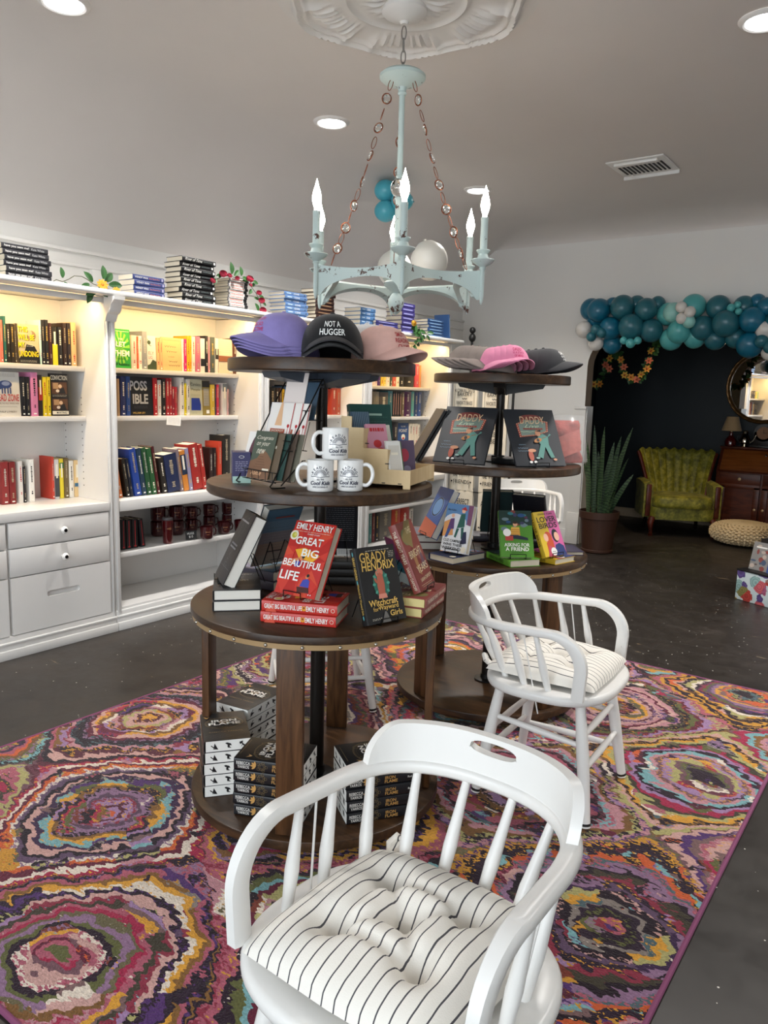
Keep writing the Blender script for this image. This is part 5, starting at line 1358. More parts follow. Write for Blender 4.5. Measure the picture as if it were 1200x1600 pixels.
M_CHALK = pm('#23272e', .45)
def f_daddy(d, w, h):
    RD, CRM, MINT, TEAL, SK = pm('#a8382e'), pm('#e8c8a0'), pm('#7f9288'), pm('#4f8a80'), pm('#d0916c')
    fr_ = [(.2, .5), (.18, .74), (.3, .78), (.32, .84), (.7, .86), (.72, .8), (.84, .78), (.8, .6), (.55, .53)]
    d.poly([(w * x, h * y) for x, y in fr_], RD); d.poly([(w * (.51 + (x - .51) * .86), h * (.68 + (y - .68) * .84)) for x, y in fr_], MINT)
    for i in range(len(fr_)):
        a, b_ = fr_[i], fr_[(i + 1) % len(fr_)]; n = max(2, int(math.hypot(a[0] - b_[0], a[1] - b_[1]) / .035))
        for k in range(n): d.disc(w * (.51 + (lerp(a[0], b_[0], k / n) - .51) * .935), h * (.68 + (lerp(a[1], b_[1], k / n) - .68) * .925), .0024, CRM, n=8)
    d.disc(w * .5, h * .85, w * .22, pm('#7a2a26'), h * .05)
    d.text('DADDY', w * .515, h * .8, w * .5, h * .13, CRM, bold=-.005, shear=.1); d.text('Live', w * .48, h * .695, w * .3, h * .06, pm('#cfe0c0'), shear=.5)
    scribble(d, w * .5, h * .645, w * .4, h * .03, RD, 1, 99, .007); squiggle(d, w * .42, h * .59, w * .38, h * .02, pm('#cfe0c0'), 3, .002, 3)
    d.poly([(w * .56, h * .38), (w * .74, h * .36), (w * .76, h * .5), (w * .66, h * .56), (w * .55, h * .5)], TEAL); d.disc(w * .57, h * .57, w * .055, SK, h * .055); d.poly([(w * .52, h * .6), (w * .64, h * .63), (w * .63, h * .59)], pm('#2a1a14'))
    d.poly([(w * .58, h * .38), (w * .68, h * .37), (w * .56, h * .12), (w * .46, h * .16)], TEAL); d.poly([(w * .64, h * .38), (w * .74, h * .36), (w * .8, h * .14), (w * .72, h * .13)], TEAL); d.poly([(w * .76, h * .5), (w * .72, h * .47), (w * .8, h * .56), (w * .83, h * .54)], TEAL)
    d.disc(w * .54, h * .44, w * .085, pm('#b5773c'), h * .035, rot=.3); d.disc(w * .54, h * .44, w * .03, INK); d.rect(w * .68, h * .49, w * .1, .003, pm('#8a5a30'), .3); d.disc(w * .8, h * .1, w * .035, SK, h * .02); d.disc(w * .46, h * .13, w * .04, pm('#8fb0a8'), h * .018)
    d.disc(w * .33, h * .17, w * .05, pm('#b5543c'), h * .09); d.disc(w * .37, h * .26, w * .08, SK, h * .03); d.disc(w * .3, h * .06, w * .03, WHT, h * .02); d.disc(w * .39, h * .06, w * .03, WHT, h * .02)
    for k, (v, q) in enumerate(((.36, .14), (.3, .2), (.25, .22))): squiggle(d, w * .2, h * v, w * q, h * .02, pm('#7fa0b8'), 4, .001, k)
featured('large dark picture book with neon-sign cover, left of the pair', -1.72, 2.916, 1.163, -86, 26.8, .252, .271, .012, M_CHALK, f_daddy, None, zs=1.1525, easel_label='black wire easel holding the left neon-sign book', group='neon-sign picture books')
featured('large dark picture book with neon-sign cover, right of the pair', -1.402, 3.094, 1.163, -31.6, 29.3, .254, .273, .012, M_CHALK, f_daddy, None, zs=1.1525, easel_label='black wire easel holding the right neon-sign book', group='neon-sign picture books')
pd_ = at_z(650, 720, 1.155); pd_ = pd_ + (pd_ - CAM_POS).normalized() * .13 - Vector((.02, .014, 0))
for k in range(2):
    featured('thin black picture book seen edge-on, %s at the stand\'s left' % ('nearer' if k == 0 else 'farther'), pd_.x + .016 * k, pd_.y + .012 * k, 1.155, -139, 29, .25, .27, .012, pm('#15161a'), None, None, page=M_BLACK)

# ================================================================== mugs on the near stand
M_MUG = mat('#eeedea', .12, coat=.6)
M_MUGIN = M_MUG
M_NAVYT = pm('#1c1f3c', .35)
def make_mug(label, x, y, z, face, side):
    t = thing('coffee_mug', label, 'mug', (x, y, z), face + PI / 2, 'white printed mugs')
    r_, h_ = .0405, .096
    MB().lathe([(.0001, .001), (r_ - .006, .0), (r_ - .002, .002), (r_, .006), (r_, h_ - .002), (r_ - .0015, h_), (r_ - .003, h_ - .0015), (r_ - .004, .012), (r_ - .008, .007), (.0001, .007)], 40, caps=False).build('body', M_MUG, t, smooth=50)
    hp = [(side * (r_ - .002), 0, h_ * .84), (side * (r_ + .014), 0, h_ * .87), (side * (r_ + .027), 0, h_ * .74), (side * (r_ + .031), 0, h_ * .52), (side * (r_ + .025), 0, h_ * .3), (side * (r_ + .012), 0, h_ * .17), (side * (r_ - .002), 0, h_ * .2)]
    pts = []
    for i in range(len(hp) - 1):
        for k in range(3): pts.append(Vector(hp[i]).lerp(Vector(hp[i + 1]), k / 3))
    pts.append(Vector(hp[-1]))
    for _ in range(2): pts = [pts[0]] + [(pts[i - 1] + pts[i] * 2 + pts[i + 1]) / 4 for i in range(1, len(pts) - 1)] + [pts[-1]]
    MB().tube(pts, .0062, 10).build('handle', M_MUG, t, smooth=60)
    d = Decor(t, Matrix())
    Y0 = .05
    n_ = M_NAVYT
    for k, ch_ in enumerate('READING'):
        a = R(66 - 132 * k / 6); d.text(ch_, .0255 * math.sin(-a), Y0 + .0255 * math.cos(a), None, .0075, n_, rot=a, bold=.05)
    for q, wd in ((.0185, .0016), (.0155, .0012), (.0125, .0016), (.0095, .001)): d.ring(0, Y0, q, wd, n_ if wd > .0011 else pm('#8a8ca0'), a0=.05, a1=PI - .05)
    d.line([(-.029, Y0 - .0025), (-.015, Y0 - .002), (0, Y0 - .0045), (.015, Y0 - .002), (.029, Y0 - .0025)], .0018, n_); d.line([(-.029, Y0 - .001), (-.026, Y0 + .004), (-.02, Y0 + .0055)], .0008, n_); d.line([(.029, Y0 - .001), (.026, Y0 + .004), (.02, Y0 + .0055)], .0008, n_)
    d.text('ALL THE', 0, Y0 - .0105, .021, .005, n_, bold=.03); d.text('Cool Kids', 0, Y0 - .0215,   .06, .012, n_, bold=.06, shear=.2); d.text('ARE DOING IT', 0, Y0 - .0335, .047, .005, n_, bold=.03)
    d.build('printed_rainbow', 'printed_lettering', warp=lambda c: Vector(((r_ + c.z) * math.sin(c.x / r_), -(r_ + c.z) * math.cos(c.x / r_), c.y)))
    return t
make_mug('white mug with rainbow print, handle left, bottom left of three', -1.529, 1.775, 1.1525, R(-49), -1)
make_mug('white mug with rainbow print, handle right, bottom right of three', -1.475, 1.853, 1.1525, R(-57), 1)
make_mug('white mug with rainbow print stacked on top of the other two', -1.506, 1.816, 1.2495, R(-34), -1)

# boxes at the left of the middle shelf
for k, (dx, dy) in enumerate(((0, 0), (-.035, .03))):
    o = tag(MB().box((0, .02, .05), (.058, .04, .1), bev=.001).build('card_box', pm('#332f5c', .4), None, smooth=0, M=Tm(-1.83 + dx, 1.735 + dy, 1.1525) @ Rm(R(-40) + PI / 2, 'Z')), 'small purple and mint box, %s of the two at the shelf\'s left edge' % ('front' if k == 0 else 'rear'), 'box')
    d = Decor(o, Matrix(((1, 0, 0, -.029), (0, 0, -1, 0), (0, 1, 0, 0), (0, 0, 0, 1)))); d.rect(.029, .011, .058, .022, pm('#a9c8bc')); d.ring(.029, .085, .008, .001, WHT, .004); scribble(d, .029, .055, .04, .034, pm('#c8c4dc'), 6, 120, .001); d.build('front_print')

# --- wire greeting card rack
M_CARDW = pm('#efece6', .5)
rk = thing('card_rack', 'black wire tiered rack of greeting cards on the nearer stand', 'card rack', (-1.735, 1.715, 1.1525), R(-13))
for sx in (-.1, .1):
    MB().tube([(sx, .035, .004), (sx, -.012, .004), (sx, -.02, .010), (sx, -.012, .018), (sx, .05, .13), (sx, .09, .2), (sx, .17, .335), (sx, .175, .34), (sx, .18, .33), (sx, .205, .004)], .0024, 8).build('side_frame', M_WIRE, rk)
    MB().tube([(sx, .02, .01), (sx, .1, .085), (sx, .11, .085)], .002, 6).build('brace', M_WIRE, rk)
MB().tube([(-.1, .175, .337), (.1, .175, .337)], .0024, 8).build('top_bar', M_WIRE, rk)
TIERS = ((.005, .02), (.065, .115), (.125, .21))
for y0, z0 in TIERS:
    m = MB()
    for dy, dz in ((-.004, .0), (-.004, .03), (.05, 0.0)): m.tube([(-.1, y0 + dy, z0 + dz), (.1, y0 + dy, z0 + dz)], .0016, 6)
    for k in range(5): m.tube([(-.08 + .04 * k, y0 - .004, z0 + .03), (-.08 + .04 * k, y0 - .004, z0), (-.08 + .04 * k, y0 + .05, z0), (-.08 + .04 * k, y0 + .075, z0 + .09)], .0013, 5)
    m.build('pocket', M_WIRE, rk)
RKM = Tm(-1.735, 1.715, 1.1525) @ Rm(R(-13), 'Z')
def card(label, x, y, z, w, h, color, art=None, lean=.3, yaw=.12, base=None, t=.002):
    o = MB().box((0, t / 2, h / 2), (w, t, h)).build('greeting_card', pm(color, .35), None, smooth=0, M=(base or RKM) @ Tm(x, y, z) @ Rm(yaw, 'Z') @ Rm(-lean, 'X'))
    tag(o, label, 'card', 'greeting cards')
    if art: d = Decor(o, Matrix(((1, 0, 0, -w / 2), (0, 0, -1, 0), (0, 1, 0, 0), (0, 0, 0, 1)))); art(d, w, h); d.build('printing')
    return o
def a_congrats(d, w, h):
    d.poly([(0, 0), (w, 0), (w, h * .4), (w * .72, h * .55), (w * .5, h * .62), (w * .3, h * .42), (0, h * .35)], pm('#7d5a42'))
    for k, (s_, v) in enumerate((('Congrats', .85), ('on your', .71), ('new', .57))): d.text(s_, w * (.5 - .04 * k), h * v, w * (.78, .62, .4)[k], h * .1, CREAM, shear=.4)
    d.text('home', w * .4, h * .12, w * .5, h * .1, pm('#e6b48a'), shear=.4, bold=.02); d.rect(w * .8, h * .2, w * .3, h * .04, CREAM)
    for k in range(5): d.rect(w * .5, h * (.24 + .055 * k), w * (.55 - .09 * k), h * .008, pm('#5c3c2a'))
def a_feather(d, w, h): d.disc(w * .3, h * .6, w * .12, pm('#5a2c3c'), h * .32, rot=-.2); d.line([(w * .25, h * .2), (w * .36, h * .9)], .0016, pm('#3a1a2a'))
def a_jack(d, w, h):
    d.poly([(w * .3, h * .5), (w * .6, h * .5), (w * .5, h), (w * .42, h)], pm('#e2b48a')); d.rect(w * .46, h * .38, w * .62, h * .1, pm('#a8543c')); d.text('JACKPOT', w * .46, h * .38, w * .52, h * .055, CREAM, bold=.02); d.rect(w * .46, h * .18, w * .66, h * .24, pm('#c89a4a'))
    for k in range(3): d.rect(w * (.26 + .2 * k), h * .17, w * .16, h * .2, WHT); d.disc(w * (.26 + .2 * k), h * .17, w * .04, INK, h * .05)
    d.disc(w * .88, h * .5, w * .05, REDL); d.rect(w * .88, h * .38, .002, h * .2, REDL); d.rect(w * .985, h * .5, w * .03, h, REDL)
def a_wonder(d, w, h):
    for k, (s_, v) in enumerate((("YOU'RE A", .2), ('WONDER', .09))): d.text(s_, w * .5, h * v, w * .82, h * .075, pm('#b5543c'), bold=.03, rot=.08)
def a_plain(hexc): return lambda d, w, h: (d.rect(w * .5, h * .5, w * .8, h * .8, pm(hexc)), d.rect(w * .5, h * .7, w * .5, h * .06, CREAM))
y0, z0 = TIERS[0]
card('white card with dark feather, front left of wire rack', -.07, y0 + .008, z0 + .002, .105, .15, '#e9e6e0', a_feather, .28)
card('green card with white congratulations script, front of wire rack', -.022, y0 + .0035, z0 + .002, .105, .155, '#4c5648', a_congrats, .28)
for k, c in enumerate(('#6a5a48', '#2f4a44', '#57493e', '#6d6a5c')): card('%s card edge tucked right of the green card, %s from it' % (('brown', 'dark green', 'umber', 'grey')[k], ORD[k + 1]), .006 + .018 * k, y0 + .014 + .012 * k, z0 + .002, .105, .15, c, a_plain(c), .28)
y0, z0 = TIERS[1]
card('pale blue card at left of the rack\'s middle row', -.062, y0 + .03, z0 + .002, .105, .15, '#b9bcd0', None, .26)
card('white jackpot card with red edge in the rack\'s middle row', -.02, y0 + .008, z0 + .002, .115, .15, '#efe9e2', a_jack, .26)
card('second white red-edged card, behind the jackpot card', .015, y0 + .015, z0 + .002, .115, .15, '#efe9e2', a_jack, .26)
card('third white red-edged card, farthest right in the rack\'s middle row', .045, y0 + .022, z0 + .002, .115, .15, '#efe9e2', a_jack, .26)
y0, z0 = TIERS[2]
card('white card with orange block letters on the rack\'s top row', -.015, y0 + .006, z0 + .002, .1, .15, '#ecdfd8', a_wonder, .22)
card('slate blue card at right of the rack\'s top row', .05, y0 + .018, z0 + .002, .08, .12, '#33485a', None, .22)

# --- stepped plywood display
M_PLY = wood('plywood', '#b89a70', '#cfb488', '#dcc59c', .5, (6, 1, 1), 2.5)
wd_yaw = R(17)
WDM = Tm(-1.515, 2.115, 1.1525) @ Rm(wd_yaw + PI / 2, 'Z')          # x across (right seen from its front), -y towards its front
wdo = thing('plywood_display', 'stepped plywood card and book display behind the mugs', 'display box', M=WDM)
prof = [(y_ * 1.2, z_) for y_, z_ in [(-.1, .012), (-.1, .06), (-.035, .06), (-.035, .125), (.035, .125), (.035, .19), (.07, .19), (.07, .225), (.1, .225), (.1, 0), (.08, 0), (.08, .012), (-.08, .012), (-.08, 0), (-.1, 0)]]
for sx in (-.14, .14):
    m = MB(); m.prism(prof, -.002, .002, M=Tm(sx, 0, 0) @ Matrix(((0, 0, 1, 0), (1, 0, 0, 0), (0, 1, 0, 0), (0, 0, 0, 1)))); m.build('side_panel', M_PLY, wdo, smooth=0)
    sl = MB()
    for y, z in ((-.085, .016), (-.03, .016), (-.04, .078), (.03, .14)): sl.box((sx, y, z), (.0046, .012, .003))
    sl.build('slot_mark', M_DARK, wdo, smooth=0)
for y, z0_, z1_ in ((-.117, .012, .06), (-.04, .016, .122), (.044, .016, .187), (.117, .016, .222)): MB().box((0, y, (z0_ + z1_) / 2), (.276, .004, z1_ - z0_)).build('divider', M_PLY, wdo, smooth=0)
MB().box((0, 0, .014), (.276, .228, .004)).build('floor_panel', M_PLY, wdo, smooth=0)
def inwood(label, x, y, z, w, h, t, color, lean, art=None, yaw=-.62, cat='card', spine=None):
    o = book(label, w, h, t, pm(color, .35), WDM @ Tm(x, y, z) @ Rm(yaw, 'Z') @ Rm(-lean, 'X'), hard=cat == 'book', name='book' if cat == 'book' else 'card_pack', cat=cat)
    if art: d = Decor(o, FRONT(w, h, t)); art(d, w, h); d.build()
    if spine: d = Decor(o, SPINE(w, h, t)); spine(d, h, t); d.build('spine_art', 'spine_lettering')
    return o
def a_pink(d, w, h): scribble(d, w * .5, h * .9, w * .7, h * .08, REDL, 1, 77, .012); d.disc(w * .45, h * .65, w * .2, REDL, h * .07); d.disc(w * .55, h * .5, w * .22, REDL, h * .08); d.disc(w * .5, h * .25, w * .28, pm('#c8702c'), h * .14)
def a_green(d, w, h): scribble(d, w * .5, h * .6, w * .8, h * .5, pm('#4f8274'), 8, 131, .0008); d.rect(w * .5, h * .85, w * .5, h * .03, pm('#9ab8a8')); d.poly([(0, 0), (w, 0), (w, h * .2), (0, h * .35)], pm('#4a6a3c'))
inwood('large dark green book at the back of the plywood display', .02, .06, .017, .16, .25, .025, '#1d4a44', .24, a_green, -.75, 'book', lambda d, h, t: scribble(d, h * .45, t * .5, h * .7, t * .5, CREAM, 1, 78, t * .4))
inwood('blue grey woodgrain pack at the plywood display\'s left', -.098, .05, .017, .07, .225, .012, '#3f5668', .2, lambda d, w, h: [d.line([(w * .1 * k, 0), (w * (.1 * k + .05), h * .5), (w * .1 * k, h)], .0012, pm('#8aa0ae')) for k in range(1, 10)])
inwood('grey photo pack beside the blue grey pack', -.062, .066, .017, .06, .22, .012, '#8f8f88', .2, a_plain('#4c5250'))
inwood('pink pack with red hearts in the plywood display', -.095, -.012, .017, .08, .19, .012, '#c88a9c', .3, a_pink)
inwood('white pack with line drawing beside the pink pack', -.035, -.004, .017, .08, .185, .012, '#d8d4c6', .3, lambda d, w, h: squiggle(d, w * .5, h * .7, w * .6, h * .1, INK, 4, .001, 5))
for k in range(3): inwood('thin white pack, %s from left in the display\'s front row' % ORD[k + 1], -.118 + .014 * k, -.07 + .007 * k, .017, .055, .135, .005, '#e0ded8', .26, a_plain('#cfcac0'))
inwood('green pack in the display\'s front row', -.062, -.052, .017, .06, .13, .007, '#56744a', .26, a_plain('#7c9a5c'))
inwood('purple pack with red flower at the display\'s front row', .0, -.06, .017, .08, .13, .014, '#5c4c66', .16, lambda d, w, h: (d.disc(w * .45, h * .62, w * .24, pm('#a83448'), h * .17), d.disc(w * .55, h * .25, w * .2, pm('#8a86a0'), h * .1)))
# ================================================================== baseball caps
def make_cap(label, color, M, group=None, art=None, S=1.0, brimc=None):
    a, b, H = .098 * S, .108 * S, .122 * S
    cm_ = mat(color, .85, noise=.06, nscale=30, bump=.12, bscale=500, sheen=.1)
    t = thing('baseball_cap', label, 'cap', M=M, group=group)
    def zb(th):
        x = a * math.sin(th)
        return max(0.0, .044 * S - 5.2 / S * x * x) * (1 if math.cos(th) > 0 else 0) + .004
    m = MB(); n = 60
    rows = []
    for i in range(13):
        ph = PI / 2 * (i / 12) ** .92
        row = []
        for k in range(n):
            th = 2 * PI * k / n
            r_ = math.cos(ph) ** .8 if ph < PI / 2 - 1e-4 else .0
            seam = 1 - .006 * math.exp(-((math.sin(3 * th)) / .12) ** 2)
            z0 = zb(th)
            row.append((a * r_ * math.sin(th) * seam, b * r_ * math.cos(th) * seam - .012 * S * math.sin(ph) * 0, z0 + (H - z0) * math.sin(ph)))
        rows.append(row)
    m.grid(rows[:-1], closed_u=True)
    top_ = m.bm.verts.new((0, 0, H))
    m.bm.verts.ensure_lookup_table()
    last = m.bm.verts[-1 - n:-1]
    for k in range(n): m.bm.faces.new((last[k], last[(k + 1) % n], top_))
    m.build('crown', cm_, t, smooth=60)
    MB().sphere((0, 0, H + .001), .008 * S, u=12, v=8, sz=(1, 1, .6)).build('button', cm_, t)
    m = MB(); rows = []; NT_ = 29
    for j in range(9):
        e = j / 8; row = []
        for k in range(NT_):
            th = R(74) * (-1 + 2 * k / (NT_ - 1))
            L = .088 * S * max(0.0, math.cos(th / R(74) * PI / 2)) ** .55
            x = a * math.sin(th) * (1 - .04 * e); y = b * math.cos(th) + L * e
            xx = a * math.sin(th)
            z = zb(th) + .002 - .10 * L * e * (1 + e)
            row.append(Vector((x, y, max(z, .003))))
        rows.append(row)
    V1 = m.grid(rows); V2 = m.grid([[p + Vector((0, 0, -.0035)) for p in r] for r in rows])
    e1 = V1[-1]; e2 = V2[-1]
    for k in range(NT_ - 1): m.bm.faces.new((e1[k], e1[k + 1], e2[k + 1], e2[k]))
    m.build('brim', mat(brimc, .85) if brimc else cm_, t, smooth=60)
    if art:
        d = Decor(t, Matrix()); art(d)
        def wp(c):
            th = -c.x / b; v = c.y
            z0 = zb(th); s_ = max(0.0, min(.999, (v - z0) / (H - z0))); ph = math.asin(s_); r_ = math.cos(ph) ** .8
            return Vector(((a * r_ + c.z + .0012) * math.sin(th), (b * r_ + c.z + .0012) * math.cos(th), v + .001 * s_))
        d.build('embroidery', 'embroidered_lettering', warp=wp)
    return t
def lines(rows, m, S=1.0):
    def f(d):
        for s_, u, v, w, h in rows: d.text(s_, u * S, v * S, w * S, h * S, m, bold=.03)
    return f
TOPZ = 1.5545
LFT = Vector((-.81, -.586, 0)); FRD = Vector((.65, -.76, 0))
def capM(c, l, f, head, dz=0, tilt=0, dr=0):
    p = Vector((c[0], c[1], TOPZ + dz)) + LFT * l + FRD * f
    return Tm(p) @ Rm(R(head) - PI / 2, 'Z') @ Rm(R(tilt), 'X') @ Rm(R(dr), 'Y')
M_PINKT, M_REDT, M_WHT = mat('#c23a6a', .7), mat('#a3232c', .7), mat('#eeeeea', .7)
art_p = lines([("IT'S A JOY", 0, .088, .07, .012), ('BEING SO', 0, .072, .066, .012), ('SELECTIVE', 0, .056, .08, .012), ('THAT MUCH', 0, .042, .05, .007)], M_PINKT)
for k in range(4): make_cap('purple baseball cap with pink lettering, %s of nested four' % ('top', 'second', 'third', 'bottom')[k], '#8b7fba', capM(LT, .125 - .006 * k, .10 - .006 * k, 252, .030 - .010 * k), 'purple caps on the near stand', art_p if k == 0 else None, .93)
for k in range(2): make_cap('black baseball cap with white lettering, %s of two' % ('upper', 'lower')[k], '#0d0c0e', capM(LT, -.03, .13 - .004 * k, -50, .016 - .016 * k), 'black caps on the near stand', lines([('NOT A', .0, .086, .058, .018), ('HUGGER', .0, .062, .088, .019)], M_WHT, 1.0) if k == 0 else None, 1.02, '#26262a' if k == 0 else None)
make_cap('plain white baseball cap behind the black cap', '#e4e2e0', capM(LT, -.15, -.085, 30, .003), None, None, 1.05)
make_cap('pale pink baseball cap with red lettering, on the near stand', '#d8ab9f', capM(LT, -.19, .035, -6, .001), None, lines([('SMUTTY', 0, .085, .062, .014), ('READING', 0, .066, .072, .014), ('CHAMP', 0, .047, .056, .014)], M_REDT), .95)
for k in range(5): make_cap('taupe baseball cap, %s of the nested five' % ('leftmost', 'second from left', 'middle', 'fourth from left', 'rightmost')[k], '#8d8079', capM(RT, .165 - .027 * k, .05 + .016 * k, 212 + 5 * k, .014 - .0025 * k, 8), 'taupe caps on the farther stand', None, .9)
art_d = lines([('DADDY', 0, .082, .056, .015), ('IS A STATE', 0, .066, .058, .009), ('OF MIND', 0, .053, .045, .009)], M_PINKT)
for k in range(4): make_cap('bright pink baseball cap, %s of the nested four' % ('front', 'second from front', 'third from front', 'rearmost')[k], '#e48cae', capM(RT, -.0 + .024 * k, .14 - .008 * k, -38, .016 - .004 * k, 5), 'pink caps on the farther stand', art_d if k == 0 else None, .9)
for k in range(3): make_cap('charcoal baseball cap, %s of the nested three' % ('rightmost', 'middle', 'leftmost')[k], '#303033', capM(RT, -.175 + .03 * k, .065 - .01 * k, 8, .010 - .004 * k, 5), 'charcoal caps on the farther stand', lines([('DADDY', 0, .082, .056, .015), ('IS A STATE', 0, .066, .058, .009), ('OF MIND', 0, .053, .045, .009)], M_WHT) if k == 0 else None, .9)

# ================================================================== chandelier
g = NT('distressed_aqua_paint', .5)
n1 = g.noise(16, 8, rough=.72); n2 = g.noise(2.6, 3)
chipm = g.math('GREATER_THAN', g.math('ADD', g.math('MULTIPLY', n1, .8), g.math('MULTIPLY', n2, .2)), .585)
g.bump(n1, .1, .003)
M_AQUA = g.color(g.mix(chipm, g.mix(n2, '#a9bcb8', '#c2cecb'), '#4a2a1e'))
M_COPPER = mat('#8a5038', .35, metal=.8)
M_CRYS = mat('#f4f6f6', .03, trans=1.0)
M_FLAME = mat((1.0, .93, .82), .3, emit=32)
AX = Vector((-2.08, 2.92, 0))
ch = thing('chandelier', 'distressed pale aqua six-candle chandelier hanging on crystal chains', 'chandelier', AX)
CC = Vector((.5802, -.8145, 0)); CL = Vector((.8145, .5802, 0))
def pol(r_, deg, z): return CC * (r_ * math.cos(R(deg))) + CL * (r_ * math.sin(R(deg))) + Vector((0, 0, z))
MB().lathe([(.014, 3.025), (.02, 3.035), (.05, 3.045), (.085, 3.06), (.098, 3.072), (.1, 3.085), (.094, 3.096)], 36, caps=True).build('canopy', mat('#d4d1cd', .45), ch)
def link(m, p, a, b, r_, M_): m.tube([p + M_ @ Vector((a * math.cos(2 * PI * k / 16), 0, b * math.sin(2 * PI * k / 16))) for k in range(16)], r_, 6, closed=True)
m = MB(); zz = 3.02
for k, (b, a) in enumerate(((.028, .010), (.028, .010), (.028, .010), (.042, .017))):
    link(m, Vector((0, 0, zz - b)), a, b, .0028 if k < 3 else .004, Rm(k * PI / 2 + .4, 'Z')); zz -= 2 * b - .007
m.build('hanging_chain', mat('#8d8984', .4, metal=.7), ch)
MB().lathe([(.012, 2.862), (.022, 2.858), (.03, 2.845), (.085, 2.832), (.1, 2.82), (.1, 2.808), (.085, 2.795), (.05, 2.785), (.02, 2.772), (.016, 2.755), (.02, 2.748), (.016, 2.74)], 36).build('hub', M_AQUA, ch)
MB().lathe([(.013, 2.75), (.013, 2.41), (.018, 2.405), (.012, 2.395)], 16).lathe([(.014, 2.318), (.020, 2.312), (.014, 2.3), (.016, 2.28), (.016, 2.12), (.024, 2.11), (.013, 2.1), (.013, 1.955)], 16).build('column', M_AQUA, ch)
MB().sphere((0, 0, 2.357), .04, u=20, v=14).build('crystal_ball', M_CRYS, ch, smooth=20)
MB().lathe([(.012, 1.965), (.05, 1.955), (.06, 1.948), (.055, 1.935), (.03, 1.915), (.016, 1.905), (.024, 1.895), (.036, 1.875), (.036, 1.855), (.022, 1.825), (.008, 1.812), (.0001, 1.808)], 28).build('finial', M_AQUA, ch)
HR, HOFF, ZT, ZTIP = .405, 3.0, 1.985, 1.862
for k in range(6):
    A0, B0 = pol(HR, HOFF + 60 * k, 0), pol(HR, HOFF + 60 * (k + 1), 0)
    mid_ = (A0 + B0) / 2; inw = -mid_.normalized()
    n = 28; top_, bot, topi, boti = [], [], [], []
    for i in range(n + 1):
        s_ = -1 + 2 * i / n
        p = A0.lerp(B0, i / n) + inw * (.062 * (1 - s_ * s_))
        q = p + inw * .030
        arch = max(0.0, 1 - (abs(s_) / .9) ** 2) ** .5
        zb_ = ZTIP + (1.938 - ZTIP) * arch if abs(s_) < .9 else ZTIP
        sag = .012 * (1 - s_ * s_)
        top_.append(p + Vector((0, 0, ZT - sag))); bot.append(p + Vector((0, 0, zb_)))
        topi.append(q + Vector((0, 0, ZT - sag - .012))); boti.append(q + Vector((0, 0, zb_ + .014)))
    m = MB(); m.grid([top_, bot, boti, topi], closed_v=True)
    m.build('arched_panel', M_AQUA, ch, smooth=40)
bulb_lamp_power = 11
for k in range(6):
    c = pol(HR + .004, HOFF + 60 * k, 0)
    T_ = Tm(c)
    MB().lathe([(.0001, 1.842), (.005, 1.848), (.008, 1.862), (.010, 1.88), (.010, 1.985), (.015, 1.992), (.010, 2.0)], 14, M=T_).build('corner_post', M_AQUA, ch)
    MB().lathe([(.009, 1.995), (.02, 2.003), (.042, 2.016), (.05, 2.026), (.049, 2.029), (.03, 2.026), (.026, 2.03), (.02, 2.05), (.03, 2.064), (.029, 2.068), (.012, 2.069)], 24, M=T_).build('candle_cup', M_AQUA, ch)
    cd_ = MB().lathe([(.0155, 2.066), (.0155, 2.183), (.0162, 2.184), (.0162, 2.2), (.008, 2.201)], 16, M=T_).build('candle_sleeve', M_AQUA, ch)
    MB().lathe([(.0095, 2.2), (.0095, 2.212), (.013, 2.22), (.019, 2.242), (.0195, 2.255), (.015, 2.278), (.008, 2.3), (.004, 2.315), (.0001, 2.33)], 18, M=T_, caps=False).build('bulb', M_FLAME, ch, smooth=60)
    lamp('candle_lamp', 'POINT', AX + c + Vector((0, 0, 2.25)), bulb_lamp_power, (1, .93, .82), .02)
for k, deg in enumerate((HOFF + 60, HOFF + 180, HOFF + 300)):
    a, b = pol(.055, deg, 2.79), pol(.34, deg, 1.985)
    m, mc, N_ = MB(), [], 7
    ax_ = (b - a).normalized()
    q = ax_.to_track_quat('Z', 'X').to_matrix().to_4x4()
    tot = (b - a).length; step = tot / (N_ + .5)
    for i in range(N_ + 1):
        p = a + ax_ * (step * (i + .15))
        sag = Vector((0, 0, -.05 * math.sin(PI * (i + .15) / (N_ + .5))))
        link(m, p + sag, .009, .027, .0016, q @ Rm(PI / 2 * (i % 2) + .3, 'Z'))
        if i < N_:
            p2 = a + ax_ * (step * (i + .62)); sg2 = Vector((0, 0, -.05 * math.sin(PI * (i + .62) / (N_ + .5))))
            F_ = q @ Rm(.6 * i + .4, 'Z')
            m.tube([p2 + sg2 + F_ @ Vector((.0195 * math.cos(2 * PI * j / 20), 0, .0225 * math.sin(2 * PI * j / 20))) for j in range(20)], .0025, 6, closed=True)
            mc.append(MB().sphere(p2 + sg2, .018, u=12, v=8, sz=(1, .45, 1.12), M=F_))
    cn = m.build('crystal_chain', M_COPPER, ch)
    for q_ in mc: q_.build('crystal', M_CRYS, cn, smooth=15)

